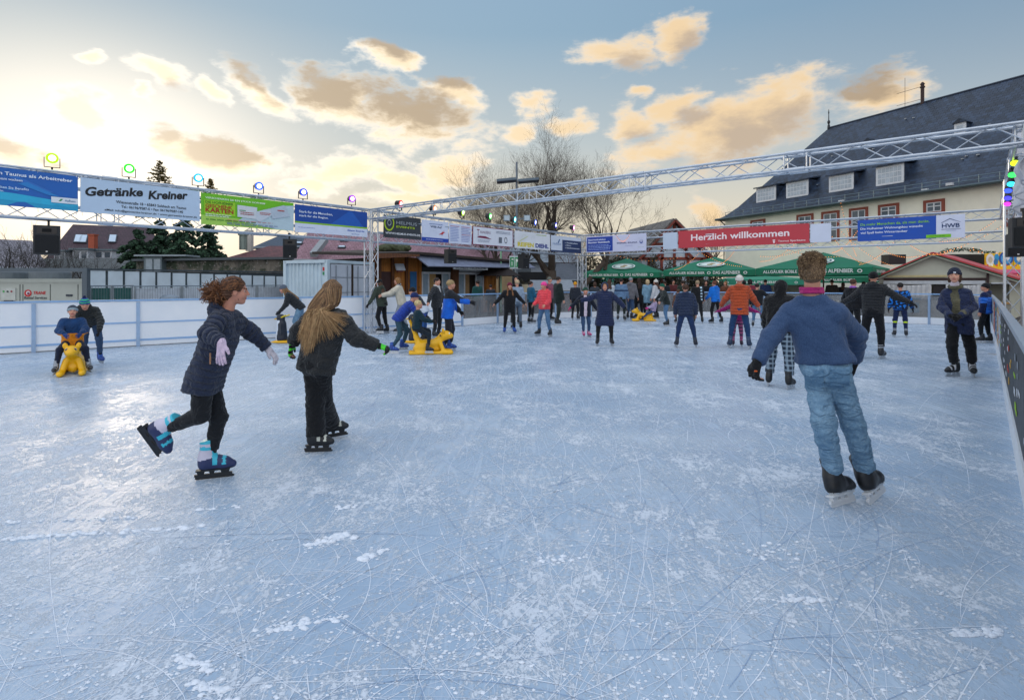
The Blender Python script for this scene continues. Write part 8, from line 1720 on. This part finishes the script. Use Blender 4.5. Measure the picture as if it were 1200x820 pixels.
generic(749, 374, 1.72, 200, 'woman with long dark hair in black coat in the standing crowd', plain('#101216', pad=.022, len=.3), P_(), depth=25, style='long', hl=.16, hair='#2c1a14', skates=BB)
generic(759, 373, 1.66, 210, 'blond woman in pale blue fur coat', plain('#7fa4bc', pad=.036, len=.24, wr=.016), P_(), depth=25, style='mid', hair='#c9b088', skates=BB)
generic(769, 374, 1.64, 250, 'girl in white puffer jacket and white bobble hat beside the far sledge', coat('#cfd2d6', pad=.028), P_(), depth=24.8, hat=dict(c='#d8d4cc', pom='#d8d4cc'), style='long', hair='#4a3024', hl=.1, skates=BB)
generic(752, 378, 1.18, 278, 'toddler with white hat in lilac jacket riding the far yellow sledge', plain('#a99ab8', pad=.024, len=.02), P_('#2a4470'), depth=23.2, zoff=.02, lean=-14, arm={'B': ((10, 42), (2, 70))}, leg={'B': ((12, 66), (6, 46))}, hat=dict(c='#d6d8dc'), gloves='#d02a8a', skates=BB)
generic(782, 382, 1.50, 288, 'boy with bottle green beanie in black jacket and jeans pushing the far sledge', coat('#14201f'), JN, lean=16, arm={'L': ((30, 30), (26, 40)), 'R': ((46, 20), (40, 30))}, leg={'L': ((6, 12), (4, -10)), 'R': ((6, 2), (8, -16))}, hat=dict(c='#0f5a46'), skates=BB)
generic(804, 407, 1.50, 183, 'boy in navy puffer jacket with legs apart, seen from behind', coat('#1c2c4a', pad=.028, hood='down', len=.05), P_('#22365c', wr=.008), lean=4, arm={'L': ((16, -6), (6, 18)), 'R': ((16, -6), (6, 18))}, leg={'L': ((13, 4), (8, -4)), 'R': ((15, 4), (10, -4))}, hair='#4a3020', skates=('#1a2030', '#3a4250', '#101114'))
generic(795, 381, 1.25, 200, 'small child in dark clothes seen between the legs of the boy in navy', plain('#6a4a3c'), P_('#7a5a4c'), depth=22.5, hair='#4a3020', skates=BB)
generic(818, 379, 1.62, 195, 'teenager in black tracksuit with white pattern down the side', plain('#14161a', pad=.016, paint=lambda C, J, m: (((C[:, 0] > J['nk'][0] + .07) & (C[:, 0] < J['nk'][0] + .14) & (np.sin(C[:, 2] * 55) > -.2)).astype(int), m + [fab('#b8d4e4')])), P_(), lean=6, leg={'L': ((6, 16), (3, -8)), 'R': ((5, 0), (3, -14))}, arm={'B': ((10, 8), (4, 20))}, hair='#9a8468', hamp=.02, skates=BB)
generic(840, 379, 1.60, 225, 'boy in bright blue hooded jacket and black trousers looking left', plain('#1470d0', pad=.022, hood='down'), P_(), lean=6, arm={'B': ((10, 15), (2, 50))}, leg={'L': ((5, 12), (3, -6)), 'R': ((6, -6), (3, -20))}, hair='#6a3c28', skates=BB)
generic(866.5, 408, 1.70, 180, 'woman in rust orange quilted coat and white knitted hat seen from behind', coat('#b54a22', pad=.026, len=.14, quilt=.075, hood='down', flare=.015), P_('#22406a', wr=.007), lean=3, arm={'L': ((30, 12), (26, 40)), 'R': ((30, 12), (26, 40))}, leg={'B': ((11, 3), (7, -4))}, hat=dict(c='#d4cfc8', s=1.05), style='none', skates=('#1e3450', '#44607e', '#101820'))
generic(864, 404, 1.20, 180, 'small child in magenta suit with striped pink leggings held by the woman in orange', coat('#a81e78', pad=.02, len=.04), P_('#b05a88', paint=lambda C, J, m: ((np.sin(C[:, 2] * 70) > 0).astype(int), m + [fab('#5a3a5a')])), depth=14.1, arm={'B': ((62, 10), (70, 10))}, leg=STAND, hat=dict(c='#8a1e50'), gloves='#a81e78', skates=('#3a2a3a', '#c05a90', '#1a1a1e'))
generic(888, 384, 1.50, 165, 'boy in black jacket and jeans reaching out to the right beyond the woman in orange', plain('#15181e', pad=.022), JN, arm={'R': ((50, 8), (58, 10)), 'L': ((14, 10), (10, 20))}, leg={'L': ((6, 6), (4, -6)), 'R': ((10, 4), (8, -8))}, hair='#1c1512', skates=GREYB)
generic(879, 380, 1.66, 190, 'woman in dusty red coat with bushy black hair behind the boy in black', plain('#7a2a3a', pad=.022), P_(), depth=23, style='mid', hamp=.07, hair='#17110f', skates=BB)
def plaid(c, c2):
    m = bpy.data.materials.new('plaid'); m.use_nodes = True; b = NB(m.node_tree); p = m.node_tree.nodes['Principled BSDF']; x, y, z = b.sep(b.node('ShaderNodeTexCoord').outputs['Object'])
    g = lambda v, k: b.step(b.m('ABSOLUTE', b.m('SUBTRACT', b.m('FRACT', b.m('MULTIPLY', v, k)), .5)), .28, .34)
    c_ = b.mix(b.m('MULTIPLY', g(x, 16.), .6), lin(c), lin(c2)); c_ = b.mix(b.m('MULTIPLY', g(z, 14.), .6), c_, lin(c2)); b.put(p.inputs['Base Color'], c_); p.inputs['Roughness'].default_value = .9; return m
generic(913, 454, 1.56, 165, 'girl in black hooded jacket and plaid trousers, half hidden by the man in the sweater', plain('#141518', pad=.026, hood='up', len=.05), dict(m=plaid('#1b2a3c', '#8fa3b4'), r=.014, wr=.007, flare=.008, up=.09), lean=8, arm={'B': ((14, 10), (6, 30))}, leg={'L': ((7, 8), (4, -6)), 'R': ((8, 2), (4, -12))}, style='none', skates=BB)
generic(1021, 420, 1.74, 168, 'man in black quilted vest and black beanie with arms stretched out, seen from behind', coat('#1a1d23', pad=.024, quilt=.06, hood='down', len=.04), P_('#14161c', r=.010), lean=2, arm={'R': ((52, 8), (62, 22)), 'L': ((46, 8), (58, 20))}, leg={'R': ((6, 4), (2, -4)), 'L': ((8, 0), (4, -26))}, hat=dict(c='#101215'), style='none', gloves=BLK, skates=GREYB)
generic(1000, 398, 1.62, 150, 'person with lilac scarf partly behind the man in the quilted vest', plain('#14161c', pad=.022), P_(), scarf='#b06ad0', arm={'L': ((30, 20), (30, 30)), 'R': ((12, 0), (8, 10))}, leg=STAND, hair='#4a3020', skates=BB)
generic(1055, 395, 1.52, 185, 'boy in black and bright blue camouflage jacket seen from behind', plain('#13203a', pad=.024, wr=.008, paint=camo('#1f7ad8', 16, .18)), P_('#1b2a50', paint=lambda C, J, m: ((np.abs(C[:, 2] - J['kL'][2] + .05) < .018).astype(int), m + [M('#d4f01e', .5)])), arm={'L': ((16, -4), (12, 12)), 'R': ((18, -4), (16, 10))}, leg={'B': ((7, 4), (3, -4))}, hair='#17110f', gloves=BLK, skates=GREYB)
generic(1155, 402, 1.50, 262, 'boy in bright blue winter jacket and black beanie leaning on the boards at right', coat('#1466cc', pad=.028, quilt=.09, hood='down', paint=lambda C, J, m: (((C[:, 2] > J['nk'][2] - .10) | ((C[:, 2] < J['nk'][2] - .25) & (np.abs(C[:, 0] - J['wL'][0]) < .09) & (C[:, 1] < .0))).astype(int), m + [fab('#14224a')])), P_(), arm={'B': ((10, 4), (2, 16))}, leg={'L': ((6, 14), (3, -4)), 'R': ((5, -2), (3, -8))}, hat=dict(c='#15161c'), hair='#4a3020', skates=BB)
# people standing in the beer garden beyond the screens
rnd = random.Random(12)
crowd = [(697, 26.5, 1.62, 200, '#3a4048', '#4a3428', 'mid', 'dark grey jacket, beyond the screens by the pale counter'), (779, 28.5, 1.68, 170, '#20242c', '#3a2a20', 'short', 'black jacket with back turned, under the gap between left and middle parasol'), (789, 30, 1.74, 20, '#5a2a2c', '#2a1c18', 'short', 'wine red jacket under the middle parasol'), (827, 28, 1.70, 15, '#17191f', '#1a1210', 'mid', 'black coat under the middle parasol left of the blue hooded boy'),
         (850, 29, 1.66, 330, '#6a3f2a', '#8a6238', 'bob', 'brown jacket and blond bob under the middle parasol'), (872, 27.5, 1.72, 190, '#14161a', '#0f0d0c', 'mid', 'black jacket and black hair near the pole of the right parasol'), (897, 28.5, 1.76, 160, '#22345a', '#2c2019', 'short', 'dark blue jacket behind the screens, left of the man in the sweater'), (975, 27, 1.74, 185, '#2a2420', '#2c2019', 'short', 'dark brown coat right behind the head of the man in the sweater'),
         (988, 28.5, 1.60, 170, '#3c3a44', '#5a4030', 'long', 'charcoal jacket and long hair under the right parasol'), (1012, 26.5, 1.64, 200, '#4a4038', '#2c2019', 'mid', 'taupe coat beyond the screens by the pink roof'), (800, 27.2, 1.7, 190, '#2c3a30', '#3a2a20', 'short', 'moss green coat beyond the screens behind the boy in navy')]
for px, d, H, fc, c, hr, st, lab in crowd:
    generic(px, 0, H, fc, 'visitor in ' + lab, plain(c, pad=.022, len=.12), P_('#1c2026'), depth=d, arm={'B': ((10, 12), (2, 60 if rnd.random() < .5 else 10))}, leg=STAND, style=st, hair=hr, hl=.1, skates=None)
